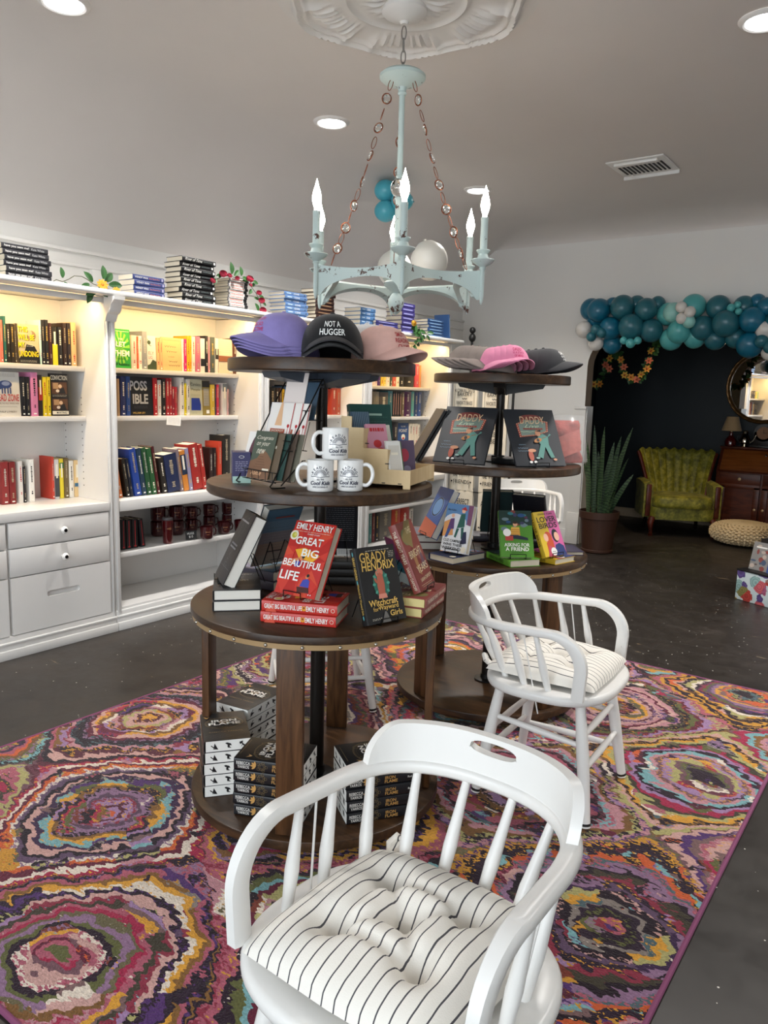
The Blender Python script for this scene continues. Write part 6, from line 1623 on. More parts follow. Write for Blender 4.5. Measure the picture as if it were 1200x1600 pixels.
# ================================================================== balloons
BAL = {'D': '#22626e', 'B': '#0d637e', 'M': '#4fa6a6', 'L': '#93cbc3', 'W': '#d6d2cc', 'C': '#4fb0c2', 'V': '#f6f4ea'}
def balloon(label, c, r_, col, group, knot=(0, .3, -1)):
    m = MB()
    prof = []
    for i in range(15):
        t_ = PI * i / 14; prof.append((r_ * math.sin(t_) * (1 - .04 * math.cos(t_) * -1), r_ * (-math.cos(t_)) * 1.04 + (-.05 * r_ if i < 3 else 0)))
    prof[0] = (.0001, prof[0][1] - .02 * r_)
    m.lathe(prof, 28, caps=False)
    m.lathe([(.02 * r_, -1.07 * r_), (.09 * r_, -1.18 * r_), (.1 * r_, -1.19 * r_), (.0001, -1.15 * r_)], 10, caps=False)
    q = (-Vector(knot)).to_track_quat('Z', 'Y').to_matrix().to_4x4()
    mm_ = mat(BAL[col], .32, coat=.15)
    o = m.build('balloon', mm_, None, smooth=60, M=Tm(c) @ q)
    return tag(o, label, 'balloon', group)
GB = [(95, 175, 68, 'B', 1), (143, 180, 72, 'B', 0), (230, 150, 50, 'B', 1), (290, 162, 76, 'D', 0), (380, 140, 52, 'D', 1), (438, 175, 70, 'D', 0), (510, 140, 48, 'D', 1), (50, 300, 52, 'W', 0), (125, 300, 33, 'D', -1), (95, 345, 30, 'D', -1), (160, 320, 32, 'D', -1), (215, 292, 70, 'B', 0), (125, 385, 46, 'W', 0), (225, 390, 60, 'B', 1), (120, 245, 50, 'B', 1),
      (345, 282, 80, 'D', -.4), (470, 305, 72, 'D', .3), (298, 368, 24, 'M', -1), (340, 385, 30, 'M', -1), (386, 368, 24, 'M', -1), (575, 205, 70, 'M', 1), (608, 195, 62, 'L', .2), (735, 155, 75, 'M', .4), (658, 160, 35, 'W', -1.3), (712, 190, 35, 'W', -1.3), (660, 230, 35, 'W', -1.3), (705, 250, 40, 'L', -.9), (642, 312, 72, 'M', 0), (595, 358, 70, 'M', 1), (740, 350, 66, 'M', 1),
      (793, 290, 75, 'D', .3), (890, 162, 75, 'D', .6), (937, 260, 82, 'D', -.3), (870, 360, 66, 'D', 1), (1050, 155, 65, 'D', .8), (1010, 145, 22, 'M', -.6), (970, 165, 26, 'M', -.6), (1016, 187, 22, 'M', -.6), (1102, 240, 80, 'B', -.1), (1000, 350, 66, 'D', 1), (1135, 125, 48, 'B', 1), (1190, 160, 60, 'B', .4), (1085, 395, 80, 'B', .3), (1182, 303, 58, 'W', 0), (1160, 372, 40, 'D', -1), (1212, 410, 40, 'D', -1), (1205, 445, 45, 'W', .2), (1262, 250, 78, 'D', .2), (1290, 370, 74, 'B', .4)]
LOOK = {'D': 'dark teal', 'B': 'blue teal', 'M': 'turquoise', 'L': 'pale mint', 'W': 'white'}
cnt = {}
GB.sort(key=lambda b: b[0])
for cx, cy, rp, col, lay in GB:
    P0 = at_y(900 + cx / 4, 440 + cy / 4, 7.2 + .085 * lay)
    rad = (rp / 4) / FPX * (P0 - CAM_POS).dot(fw)
    if P0.y + rad > YB - .005: P0 = at_y(900 + cx / 4, 440 + cy / 4, YB - .005 - rad)
    size = 'small ' if rp < 42 else 'big '
    key = size + LOOK[col]; cnt[key] = cnt.get(key, 0) + 1
    balloon('%s balloon, %s of its kind from the left in the arch garland' % (key, ORD[cnt[key]]), P0, rad, col, 'balloons over the arch', knot=(0, .8, -.6 if cy > 240 else .6))
for k, (px_, py_, Y_, r_) in enumerate(((602, 298, 5.0, .081), (602, 330, 5.0, .081), (628, 314, 5.02, .079), (617, 312, 5.14, .075))):
    balloon('light blue balloon of the ceiling cluster behind the chandelier, %s' % ('uppermost', 'lowest', 'rightmost', 'rear middle')[k], at_y(px_, py_, Y_), r_, 'C', 'light blue balloon cluster', (0.3, .3, 0))
w1, w2 = at_y(671, 408, 5.0), at_y(616, 420, 5.12)
balloon('large white balloon seen through the chandelier, on the right', w1, .138, 'V', 'white hanging balloons', (-.3, 0, 1)); balloon('large white balloon partly behind the chandelier candle, on the left', w2, .135, 'V', 'white hanging balloons', (.25, 0, 1))
kn = at_y(612, 318, 5.06)
tag(MB().tube([kn + Vector((0, 0, .13)), kn, (w1 + w2) / 2 + Vector((0, 0, .1)), w1 + Vector((-.045, 0, .15)), (w1 + w2) / 2 + Vector((0, 0, .1)), w2 + Vector((.04, 0, .148))], .0012, 5).build('balloon_string', mat('#d8d6d0', .6)), 'thin white string tying the balloons behind the chandelier to the ceiling', 'string')
# ================================================================== flowers, vines
M_LEAF = mat('#2f5a2a', .5, noise=.25, nscale=12); M_LEAFD = mat('#24421f', .5, noise=.2, nscale=12); M_STEM = mat('#4a4a2a', .6)
def leaf(m, p, dirv, L, w, up=Vector((0, 0, 1)), mi=0, bend=.25):
    d_ = Vector(dirv).normalized(); s_ = d_.cross(up)
    if s_.length < .05: s_ = d_.cross(Vector((1, 0, 0)))
    s_.normalize(); nrm = s_.cross(d_)
    rows = []
    for i in range(7):
        t_ = i / 6; ww = w * math.sin(PI * min(1, t_ * .94 + .06)) ** .8
        c = Vector(p) + d_ * (L * t_) - nrm * (bend * L * t_ * t_)
        rows.append([c - s_ * ww / 2 + nrm * ww * .12, c, c + s_ * ww / 2 + nrm * ww * .12])
    m.grid(rows, mi)
def rose(m, p, r_, mi=0, up=Vector((0, 0, 1))):
    q = Vector(up).to_track_quat('Z', 'Y').to_matrix().to_4x4()
    for j, (rr, h_, n_, ph) in enumerate(((.35, 1.1, 3, 0), (.62, 1.0, 4, .5), (.9, .85, 5, .2))):
        for k in range(n_):
            a0 = 2 * PI * k / n_ + ph; rows = []
            for i in range(4):
                z = -.5 + h_ * i / 3; rad_ = rr * (.55 + .45 * math.sin(PI * (i + .6) / 4.4)); 
                rows.append([Vector(p) + q @ Vector((r_ * rad_ * math.cos(a0 + s_), r_ * rad_ * math.sin(a0 + s_), r_ * (z - .12 * abs(s_) ** 2))) for s_ in (-.9, -.45, 0, .45, .9)])
            m.grid(rows, mi)
def daisy(m, p, r_, nrm, mi=0, mc=1, n_=9):
    q = Vector(nrm).to_track_quat('Z', 'Y').to_matrix().to_4x4()
    for k in range(n_):
        a = 2 * PI * k / n_; d_ = q @ Vector((math.cos(a), math.sin(a), .25)); leaf(m, p, d_, r_, r_ * .55, q @ Vector((0, 0, 1)), mi, .15)
    m.sphere(p, r_ * .28, mc, 10, 6)
rg = random.Random(9)
LX = -3.86
def ledge_pt(px, py, x=LX): return at_x(px, py, x)
# orange flower vine on the ledge
t = thing('flower_vine', 'leafy vine with an orange flower lying on the bookcase ledge', 'vine', ledge_pt(130, 452))
t0 = t.location.copy()
pts = [ledge_pt(*q) - t0 for q in ((80, 441), (88, 437), (98, 440), (108, 436), (116, 431), (128, 432), (137, 437), (146, 444), (160, 448), (170, 452), (181, 455))]
MB().tube(pts, .0022, 6).build('stem', M_STEM, t)
m = MB()
for (px_, py_, dx, dz, L) in ((98, 434, -.1, 1, .055), (103, 440, .4, -.8, .05), (82, 440, -1, .3, .045), (137, 444, -.4, -.2, .06), (140, 447, .3, -1, .06), (148, 440, -.6, .6, .07), (152, 446, .6, -.7, .07), (160, 436, .1, 1, .075), (166, 440, .7, .7, .08), (170, 445, 1, .1, .08), (150, 452, -.8, -.4, .08), (158, 453, .9, -.5, .07), (145, 455, -.2, -.5, .07)):
    leaf(m, ledge_pt(px_, py_) - t0 + Vector((rg.uniform(-.02, .02), 0, 0)), (rg.uniform(.0, .4), dx, dz), L, L * .52, Vector((1, 0, .2)))
m.build('leaves', M_LEAF, t, smooth=0)
for px_, py_, r_ in ((160, 445, .034), (182, 455, .026)):
    m = MB(); daisy(m, ledge_pt(px_, py_, LX + .03) - t0, r_, (1, -.25, .35)); m.build('flower', [mat('#e09a22', .6), mat('#c8781a', .7)], t, smooth=0)
# rose garland over the white-spined stack
t = thing('rose_garland', 'artificial red rose garland draped over the white-spined stack', 'garland', ledge_pt(386, 440, -3.9)); t0 = t.location.copy()
pts = [ledge_pt(px_, py_, -3.885) - t0 for px_, py_ in ((332, 440), (345, 433), (356, 431), (370, 434), (384, 436), (391, 438), (394, 450), (400, 458), (406, 470), (408, 482), (413, 492), (424, 492))]
MB().tube(pts, .002, 6).build('stem', M_LEAFD, t)
m = MB()
for px_, py_, dx, dz, L in ((338, 436, -.5, -.6, .05), (346, 431, -1, -.1, .05), (362, 428, -.1, 1, .075), (366, 431, .6, .6, .06), (377, 431, -.1, 1, .06), (379, 433, .6, -.2, .05), (388, 437, -1, -.2, .05), (394, 440, .9, -.1, .05), (395, 448, .3, 1, .04), (393, 452, -.6, -.6, .05), (405, 462, .8, -.4, .05), (404, 468, -.8, .2, .04), (410, 473, .8, -.3, .04), (404, 486, -.5, .7, .06), (414, 488, .5, -.9, .06), (411, 493, -.1, -1, .05)):
    leaf(m, ledge_pt(px_, py_, -3.88) - t0, (rg.uniform(.1, .4), dx, dz), L, L * .55, Vector((1, 0, .2)))
m.build('leaves', M_LEAF, t, smooth=0)
for px_, py_, r_ in ((333, 438, .022), (349, 427, .03), (359, 430, .02), (371, 434, .018), (391, 435, .03), (392, 445, .016), (405, 457, .022), (409, 469, .026), (411, 484, .028), (421, 490, .018)):
    m = MB(); rose(m, ledge_pt(px_, py_, -3.865) - t0, r_, 0, Vector((.6, rg.uniform(-.4, .4), .8))); m.build('rose', mat('#a81f3c', .6), t, smooth=0)
# hanging greenery at the far bookcase
t = thing('hanging_vine', 'green leafy sprig with a yellow bud hanging off the far bookcase', 'vine', ledge_pt(655, 520, -3.8)); t0 = t.location.copy()
pts = [ledge_pt(px_, py_, -3.79) - t0 for px_, py_ in ((646, 502), (651, 512), (653, 524), (652, 534), (648, 541), (642, 543))]
MB().tube(pts, .002, 6).build('stem', M_STEM, t)
m = MB()
for k in range(26):
    px_, py_ = rg.choice(((649, 508), (652, 515), (655, 522), (653, 530), (651, 538), (646, 542), (660, 523), (666, 522), (655, 516)))
    leaf(m, ledge_pt(px_ + rg.uniform(-2, 2), py_ + rg.uniform(-2, 2), -3.79) - t0, (rg.uniform(0, .5), rg.uniform(-1, 1), rg.uniform(-1, .5)), rg.uniform(.05, .08), .035, Vector((1, 0, .2)))
m.build('leaves', M_LEAF, t, smooth=0)
m = MB(); rose(m, ledge_pt(647, 505, -3.78) - t0, .03, 0, Vector((1, 0, .3))); m.build('flower', mat('#d9a52a', .6), t, smooth=0)

# ================================================================== maroon mugs on their shelf
M_MAR = mat('#3c0a0f', .18, coat=.5); M_MARG = mat('#b58a5a', .4)
def maroon(label, x, y, z, r_=.044, h_=.085, rz=0.0):
    t = thing('maroon_mug', label, 'mug', (x, y, z), rz, 'maroon mugs on the shelf')
    MB().lathe([(.0001, .001), (r_ - .012, 0), (r_ - .006, .004), (r_ - .001, .02), (r_, h_), (r_ - .003, h_ - .001), (r_ - .005, .014), (.0001, .008)], 26, caps=False).build('body', M_MAR, t, smooth=60)
    MB().tube([(0, r_ - .003, h_ * .85), (0, r_ + .018, h_ * .84), (0, r_ + .027, h_ * .6), (0, r_ + .022, h_ * .34), (0, r_ - .003, h_ * .2)], .005, 8).build('handle', M_MAR, t)
    d = Decor(t, Matrix()); squiggle(d, 0, h_ * .6, .034, .01, M_MARG, 5, .0014, 2); d.rect(0, h_ * .4, .018, .0015, M_MARG)
    d.build('print', warp=lambda c: Vector(((r_ + c.z) * math.cos(c.x / r_ - .3), (r_ + c.z) * math.sin(c.x / r_ - .3), c.y)))
    return t
Zm = .4565
def sh(px_, py_): return at_z(px_, py_, Zm)
for lab, px_, py_ in (('maroon mug in front, right of the price sign', 325, 843), ('maroon mug in front, second from the price sign', 352, 835), ('maroon mug at the right end of the front row', 378, 832)):
    p = sh(px_, py_); maroon(lab, p.x - .03, p.y + .015, Zm, rz=-.2)
for lab, px_, py_, lev in (('maroon mug in the rear row, behind the price sign, lower', 303, 832, 0), ('maroon mug in the rear row, above the price sign, upper', 303, 832, 1), ('maroon mug in the rear row, upper, middle', 331, 827, 1), ('maroon mug in the rear row, lower, middle', 331, 827, 0), ('maroon mug in the rear row, lower, right', 360, 823, 0), ('maroon mug in the rear row, upper, right', 360, 823, 1)):
    p = sh(px_, py_); maroon(lab, p.x - .05, p.y + .02, Zm + lev * .088, rz=-.25)
for lab, px_, py_, lev in (('maroon mug left of the tumbler, lower', 252, 840, 0), ('maroon mug left of the tumbler, upper', 252, 840, 1), ('maroon mug behind the tumbler, lower', 281, 838, 0), ('maroon mug behind the tumbler, upper', 281, 838, 1)):
    p = sh(px_, py_); maroon(lab, p.x - .07, p.y + .03, Zm + lev * .1, .05, .098, -.3)
p = sh(265, 850)
t = thing('travel_tumbler', 'glossy red travel tumbler standing before the maroon mugs', 'tumbler', (p.x - .03, p.y + .01, Zm))
MB().lathe([(.028, 0), (.031, .004), (.036, .15), (.034, .153)], 26).build('body', mat('#560d12', .15, coat=.6, metal=.3), t)
MB().lathe([(.034, .153), (.0355, .156), (.034, .168), (.028, .17)], 26).build('lid', mat('#5a5658', .3), t)
d = Decor(t, Matrix()); squiggle(d, 0, .1, .03, .014, M_MARG, 4, .0016, 4); d.build('print', warp=lambda c: Vector(((.0352 + c.z) * math.cos(c.x / .035 - .4), (.0352 + c.z) * math.sin(c.x / .035 - .4), c.y)))
p = sh(299, 844)
o = tag(MB().box((0, 0, .032), (.075, .004, .06), bev=.001).build('price_sign', mat('#1b1c1d', .6), None, smooth=0, M=Tm(p.x, p.y, Zm + .002) @ Rm(R(68), 'Z') @ Rm(-.12, 'X')), 'small black chalk sign reading MUGS $15', 'sign')
d = Decor(o, Matrix(((1, 0, 0, 0), (0, 0, -1, -.002), (0, 1, 0, 0), (0, 0, 0, 1)))); d.text('MUGS', -.004, .043, .046, .014, M_WHT, rot=.05); d.text('$15', -.002, .021, .028, .016, M_WHT, rot=.05); d.build()

# ================================================================== bits on the farther stand's middle shelf
pp = at_z(893, 722, 1.1525)
t = thing('packaged_scarf', 'coral pink folded cloth in a clear bag at the farther stand\'s right', 'packaged cloth', M=pose(-1.395, 3.375, 1.155, R(-35), R(14)))
m = MB()
def puff(u, v, k): return .016 + .006 * math.sin(7 * u + k) * math.cos(9 * v + 2 * k) + .004 * math.sin(17 * v + 5 * u)
for sgn, k in ((-1, 0.0), (1, 1.7)):
    m.grid([[Vector((-.07 + .14 * i / 12 + .006 * math.sin(j), sgn * puff(i / 12, j / 16, k) * (1 - (2 * i / 12 - 1) ** 6) * (1 - (2 * j / 16 - 1) ** 8), .006 + .2 * j / 16)) for i in range(13)] for j in range(17)])
m.build('cloth', mat('#b5564e', .9, noise=.15, nscale=40, bump=.5, bscale=60), t, smooth=60)
m = MB(); m.grid([[Vector((-.065 + .12 * i / 8, -.026 - .008 * math.sin(PI * i / 8), .02 + .1 * j / 8 + .04 * i / 8)) for i in range(9)] for j in range(9)]); m.build('folded_flap', mat('#c2675c', .9, noise=.15, nscale=40), t, smooth=60)
M_FILM = mat('#e8eaea', .12, alpha=.16, spec=.8)
MB().box((0, -.004, .113), (.165, .062, .226), bev=.01).build('clear_bag', M_FILM, t)
p = Vector((-1.56, 3.33, 1.1525))
t = thing('green_bottle', 'small green glass bottle between the two neon-sign books', 'bottle', p)
MB().lathe([(.0001, 0), (.022, .001), (.024, .01), (.018, .08), (.010, .11), (.010, .13), (.0001, .131)], 20, caps=False).build('body', mat('#1f6a3a', .15, coat=.4), t)
MB().lathe([(.011, .13), (.011, .145), (.0001, .146)], 14, caps=False).build('stopper', M_BLACK, t)
tag(MB().box((-1.60, 3.17, 1.1525 + .014), (.13, .1, .026), bev=.003).build('dark_box', mat('#1a1b1c', .3)), 'low black box between the two neon-sign books', 'box')

# ================================================================== tea towel rack near the corner
RY = 6.62
xl, xr = at_y(733, 640, RY).x, at_y(801, 640, RY).x
t = thing('towel_rack', 'black metal rack of printed tea towels by the far bookcase', 'towel rack', (0, 0, 0))
zt = at_y(729, 532, RY).z
for x, zt_ in ((xl, zt), (xr, 1.62)):
    MB().cyl((x, RY, .004), (x, RY, zt_), .012, n=12).build('upright', M_BLACK, t)
    MB().box((x, RY, .015), (.03, .3, .02), bev=.004).build('foot', M_BLACK, t)
MB().sphere((xl, RY, zt + .025), .034, u=16, v=10, sz=(1, 1, 1.25)).sphere((xl, RY, zt + .095), .031, u=14, v=10).build('finial', M_BLACK, t)
rows_z = [1.60, 1.27, .86, .52]
for z in rows_z: MB().cyl((xl - .28, RY, z), (xr, RY, z), .006, n=8).build('crossbar', M_BLACK, t)
M_TOWEL = mat('#ddd5c4', .9, bump=.25, bscale=250)
TX = [(("KOWALSKI'S", .3, .8), ('BAKERY', .42, .6), ('FAVORITE BAKES', .7, .66)), (('A PERFECT', .3, .7), ('PLACE TO', .48, .66), ('BE', .66, .2)), (('PLACE TO', .3, .7), ('BE WITH', .52, .66), ('FRIENDS', .74, .66)), (('A PERFECT', .22, .74), ('PLACE', .42, .5), ('TO BE', .6, .46), ('TOGETHER', .78, .66))]
for r_, z in enumerate(rows_z):
    for c_ in range(2):
        x = at_y((727, 774)[c_], 640, RY).x; Wd, H_ = .27, (.30, .36, .33, .46)[r_]
        m = MB(); N_ = 24
        fr_, bk_ = [], []
        for j in range(13):
            v = j / 12
            fr_.append([Vector((-Wd / 2 + Wd * i / N_, -.012 - .005 * math.sin(i * .9 + c_) * v - .004 * v, -H_ * v)) for i in range(N_ + 1)])
            bk_.append([Vector((-Wd / 2 + Wd * i / N_, .012 + .003 * math.sin(i * .7) * v, -H_ * .9 * v)) for i in range(N_ + 1)])
        topc = [[Vector((-Wd / 2 + Wd * i / N_, -.012 * math.cos(a), .0012 + .012 * math.sin(a))) for i in range(N_ + 1)] for a in (PI * .75, PI / 2, PI * .25)]
        m.grid(bk_[::-1] + topc + fr_)
        o = m.build('tea_towel', M_TOWEL, None, smooth=60, M=Tm(x, RY, z))
        tag(o, 'cream printed tea towel, %s column, %s row of the towel rack' % (('left', 'right')[c_], ('top', 'second', 'third', 'bottom')[r_]), 'towel', 'printed tea towels')
        d = Decor(o, Matrix(((1, 0, 0, -Wd / 2), (0, 0, -1, -.024), (0, 1, 0, -H_), (0, 0, 0, 1))))
        for s_, v, q in TX[r_]: d.text(s_, Wd / 2, H_ * (1 - v), Wd * q, H_ * .12, INK, bold=.01)
        if r_ == 0:
            d.ring(Wd / 2, H_ * .86, .05, .003, INK, .012); d.line([(Wd * .1, H_ * .06), (Wd * .1, H_ * .94), (Wd * .9, H_ * .94), (Wd * .9, H_ * .06)], .003, INK); d.line([(Wd * .4, H_ * .45), (Wd * .46, H_ * .42), (Wd * .5, H_ * .45), (Wd * .54, H_ * .42), (Wd * .6, H_ * .45)], .008, INK)
        elif r_ > 1:
            for sx in (.1, .9): d.disc(Wd * sx, H_ * .26, .009, INK, n=8); d.line([(Wd * .85, H_ * .3), (Wd * .85, H_ * .08)], .004, INK)
        d.build('printing', 'lettering')

# ================================================================== reading nook
# snake plant
pc = Vector((-2.62, 7.16, 0))
t = thing('plant_pot', 'brown plastic pot with dark rim beside the arch', 'pot', pc)
MB().lathe([(.0001, .002), (.135, 0), (.15, .01), (.152, .03), (.145, .035), (.175, .33), (.188, .335), (.19, .40), (.182, .402), (.176, .345), (.0001, .345)], 40, caps=False).build('body', mat('#3c2216', .5), t, smooth=30)
MB().lathe([(.176, .36), (.08, .372), (.0001, .375)], 24, caps=False).build('soil', mat('#231a10', .95, bump=.8, bscale=80), t)
g = NT('snake_leaf', .4)
w_ = g.node('TexWave', {'bands_direction': 'Z'}, Vector=g.tc.outputs['Object'], Scale=12.0, Distortion=9.0, Detail=3.0)
M_SNAKE = g.color(g.mix(w_, '#14241a', '#3a5232'))
pl = thing('snake_plant', 'tall dark snake plant growing in the brown pot', 'plant', pc + Vector((0, 0, .374)))
rg = random.Random(21)
for k, (px_, py_, base) in enumerate(((945, 667, .01), (989, 668, .03), (971, 681, .04), (929, 664, -.02), (990, 741, .06), (960, 690, .02), (918, 690, -.05), (975, 705, .05), (935, 705, -.03), (950, 730, .02), (912, 720, -.06), (982, 716, .06), (966, 745, .04), (925, 745, -.04))):
    yb_ = 7.16 + rg.uniform(-.09, .1)
    tip = at_y(px_, py_, yb_ + rg.uniform(-.12, .16)) - pl.location
    b0 = Vector((base * 1.6 + rg.uniform(-.02, .02), yb_ - 7.16, -.005))
    m = MB(); rows = []; ax_ = tip - b0
    sd = Vector((math.cos(rg.uniform(-.9, .9)), math.sin(rg.uniform(-.9, .9)), 0))
    for i in range(10):
        t_ = i / 9; w2_ = .03 * (math.sin(PI * (t_ * .8 + .16)) ** .7) * (1 if t_ < .98 else .1)
        c = b0 + ax_ * t_ + Vector((tip.x, tip.y, 0)) * (.25 * (t_ * t_ - t_)); nn = sd.cross(ax_).normalized()
        rows.append([c - sd * w2_ + nn * w2_ * .35, c - nn * .002, c + sd * w2_ + nn * w2_ * .35, c + nn * .004])
    m.grid(rows, closed_u=True); m.build('blade', M_SNAKE, pl, smooth=60)
# flower garland pinned along the lintel
t = thing('flower_garland', 'yellow and pink flower garland looped across the dark nook', 'garland', (-2.9, 8.22, 1.9)); t0 = t.location.copy()
def gp(cx, cy, dy=0): return at_y(900 + cx / 4, 440 + cy / 4, 8.2 + dy) - t0
sw = ((30, 560), (58, 595), (70, 625), (105, 640), (145, 635), (165, 605), (182, 575), (192, 540), (208, 490), (232, 445), (262, 425), (270, 462), (290, 520), (312, 580), (345, 605), (385, 605), (420, 580), (450, 540), (465, 490), (482, 430), (505, 395), (515, 370))
gpts = [gp(*q) for q in sw]
MB().tube(gpts, .004, 6).build('stem', M_LEAFD, t)
rg = random.Random(33); m = MB()
for a, b in zip(gpts, gpts[1:]):
    for k in range(7):
        if gpts.index(a) in (5,): continue
        p = a.lerp(b, rg.random()); leaf(m, p, (rg.uniform(-1, 1), -rg.random(), rg.uniform(-1, .8)), rg.uniform(.05, .08), .04, Vector((0, -1, .2)))
m.build('leaves', M_LEAF, t, smooth=0)
for k, (cx, cy) in enumerate(((68, 590), (70, 640), (112, 642), (150, 640), (210, 545), (212, 480), (282, 488), (300, 535), (305, 585), (345, 598), (380, 612), (408, 582), (445, 545), (458, 495), (470, 435), (78, 570), (185, 520))):
    m = MB(); daisy(m, gp(cx, cy, -.05), .045, (rg.uniform(-.3, .3), -1, rg.uniform(-.1, .5)), n_=6); m.build('flower', [mat(('#d9973a', '#d9785a', '#e0b04a')[k % 3], .6), mat('#b5552a', .7)], t, smooth=0)

# velvet wing chair
g = NT('crushed_velvet', .55); g.b.inputs['Sheen Weight'].default_value = .06; g.b.inputs['Sheen Roughness'].default_value = .4
n1 = g.noise(9, 7, rough=.75); n2 = g.noise(30, 3)
f = g.math('ADD', g.math('MULTIPLY', n1, .75), g.math('MULTIPLY', n2, .25))
g.bump(f, .3, .006)
M_VELV = g.color(g.ramp(f, [(.36, '#3c3d0c'), (.5, '#76731d'), (.64, '#a89f3a')]))
M_MAHOG = wood('mahogany', '#2c100a', '#4f1e12', '#6b2d1a', .3, (3, 3, 1), 6)
ac = thing('wing_armchair', 'green crushed velvet channel-back armchair with wooden trim in the nook', 'armchair', (-2.35, 8.86, 0), R(-62) + PI / 2)
ac.scale = (.95, .95, .98)
# local: front is -Y
def loft(name, rows, mt, closed_u=True, caps=True, parent=ac, smooth=50):
    m = MB(); V = m.grid(rows, closed_u=closed_u)
    if caps: m.cap(V[0], 0, True); m.cap(V[-1])
    return m.build(name, mt, parent, smooth=smooth)
loft('seat_frame', [[Vector((x, y, z)) for x, y in sup(40, .36, .31, 6, 0, -.02)] for z in (.19, .21, .31, .325)], M_VELV)
loft('seat_cushion', [[Vector((x * k, (y + .04) * k - .04, z)) for x, y in sup(48, .335, .33, 5, 0, -.06)] for z, k in ((.325, .95), (.335, .99), (.37, 1.01), (.42, 1.0), (.445, .95), (.455, .8), (.46, .4))], M_VELV)
bk = MB(); NU, NV = 90, 14
def backp(u, v, side):
    hw = lerp(.30, .43, v ** 1.3); ang = u * .62
    x = hw * math.sin(ang) / math.sin(.62); y0 = .23 + .14 * v; wrap = .20 * (1 - math.cos(ang)) / (1 - math.cos(.62))
    ch_ = .016 * abs(math.sin(u * 4.5 * PI / 1.0 / 1.0)) ** .6 if side < 0 else 0
    y = y0 - wrap * lerp(.9, .75, v) - ch_ + (.06 if side > 0 else 0)
    z = .40 + .52 * v + (.012 * math.cos(u * 9 * PI) if v > .95 else 0)
    return Vector((x * (1.0 if side < 0 else 1.04), y, z))
F_ = [[backp(-1 + 2 * i / NU, j / NV, -1) for i in range(NU + 1)] for j in range(NV + 1)]
B_ = [[backp(-1 + 2 * i / NU, j / NV, 1) for i in range(NU + 1)] for j in range(NV + 1)]
VF, VB = bk.grid(F_), bk.grid(B_)
midt = [bk.bm.verts.new((VF[-1][i].co + VB[-1][i].co) / 2 + Vector((0, 0, .025))) for i in range(NU + 1)]
for i in range(NU):
    bk.bm.faces.new((VF[-1][i], VF[-1][i + 1], midt[i + 1], midt[i])); bk.bm.faces.new((midt[i], midt[i + 1], VB[-1][i + 1], VB[-1][i]))
for j in range(NV):
    for i in (0, NU): bk.bm.faces.new((VF[j][i], VF[j + 1][i], VB[j + 1][i], VB[j][i]))
bk.build('channel_back', M_VELV, ac, smooth=60)
for sx in (-1, 1):
    edge_ = [backp(sx, k / 10, -1).lerp(backp(sx, k / 10, 1), .45) + Vector((sx * .012, -.012, 0)) for k in range(11)]
    MB().tube(edge_, [.024] * 11, 8).build('back_trim', M_MAHOG, ac)
    x0 = sx * .36
    arm = [[Vector((x0 + sx * .02 + a * (.05 + .02 * (z > .5)), y, z + (.03 * math.sin(PI * (y + .32) / .9) if z > .5 else 0))) for a, z in ((-1, .2), (-1, .5), (-.8, .56), (0, .585), (.8, .56), (1, .5), (1, .2))] for y in (-.22, -.1, .05, .18, .3)]
    loft('arm', arm, M_VELV)
    MB().box((x0 + sx * .02, -.232, .39), (.055, .028, .36), bev=.008).build('arm_trim', M_MAHOG, ac)
    pts = [Vector((sx * .33, -.28, .2)), Vector((sx * .355, -.315, .15)), Vector((sx * .345, -.30, .08)), Vector((sx * .34, -.295, .03)), Vector((sx * .35, -.32, .012))]
    MB().tube(pts, [.036, .036, .024, .02, .026], 12).build('front_leg', M_MAHOG, ac, smooth=60)
    MB().tube([(sx * .29, .25, .2), (sx * .31, .32, .0)], [.026, .018], 8).build('rear_leg', mat('#1a0e0a', .4), ac)
# secretary desk
DX0, DX1, DY0, DY1 = -2.065, -1.1, 9.26, 9.665
M_CHER = wood('cherry', '#3a170c', '#552514', '#6b3219', .35, (2, 2, 10), 3); M_CHERL = wood('cherry_light', '#6a3514', '#864a1e', '#9a5a28', .35, (1, 10, 10), 3)
M_KNOB = mat('#c2a57c', .3, metal=.3)
dk = thing('secretary_desk', 'brown wooden slant-front secretary desk against the dark nook wall', 'desk', (0, 0, 0))
cx = (DX0 + DX1) / 2
MB().box((cx, (DY0 + DY1) / 2 + .01, .355), (DX1 - DX0, DY1 - DY0 - .02, .71), bev=.004).build('carcass', M_CHER, dk)
sd_ = [(DY0 + .005, .70), (DY0 + .17, .955), (DY1, .955), (DY1, .70)]
MB().prism(sd_, DX0, DX1, M=Matrix(((0, 0, 1, 0), (1, 0, 0, 0), (0, 1, 0, 0), (0, 0, 0, 1)))).build('upper_case', M_CHER, dk, smooth=0)
MB().box((cx, (DY0 + DY1) / 2 + .08, .965), (DX1 - DX0 + .03, .27, .02), bev=.005).build('top', M_CHER, dk)
sl_ = math.atan2(.165, .255)
fl_ = MB().box((0, -.008, .15), (DX1 - DX0 - .07, .018, .265), bev=.003).build('fall_front', M_CHERL, dk, M=Tm(cx, DY0 + .002, .697) @ Rm(-sl_, 'X'))
MB().lathe([(.01, 0), (.014, .01), (.0001, .018)], 12, M=Tm(0, -.017, .225) @ Rm(PI / 2, 'X'), caps=False).build('knob', mat('#2a1a12', .3), fl_)
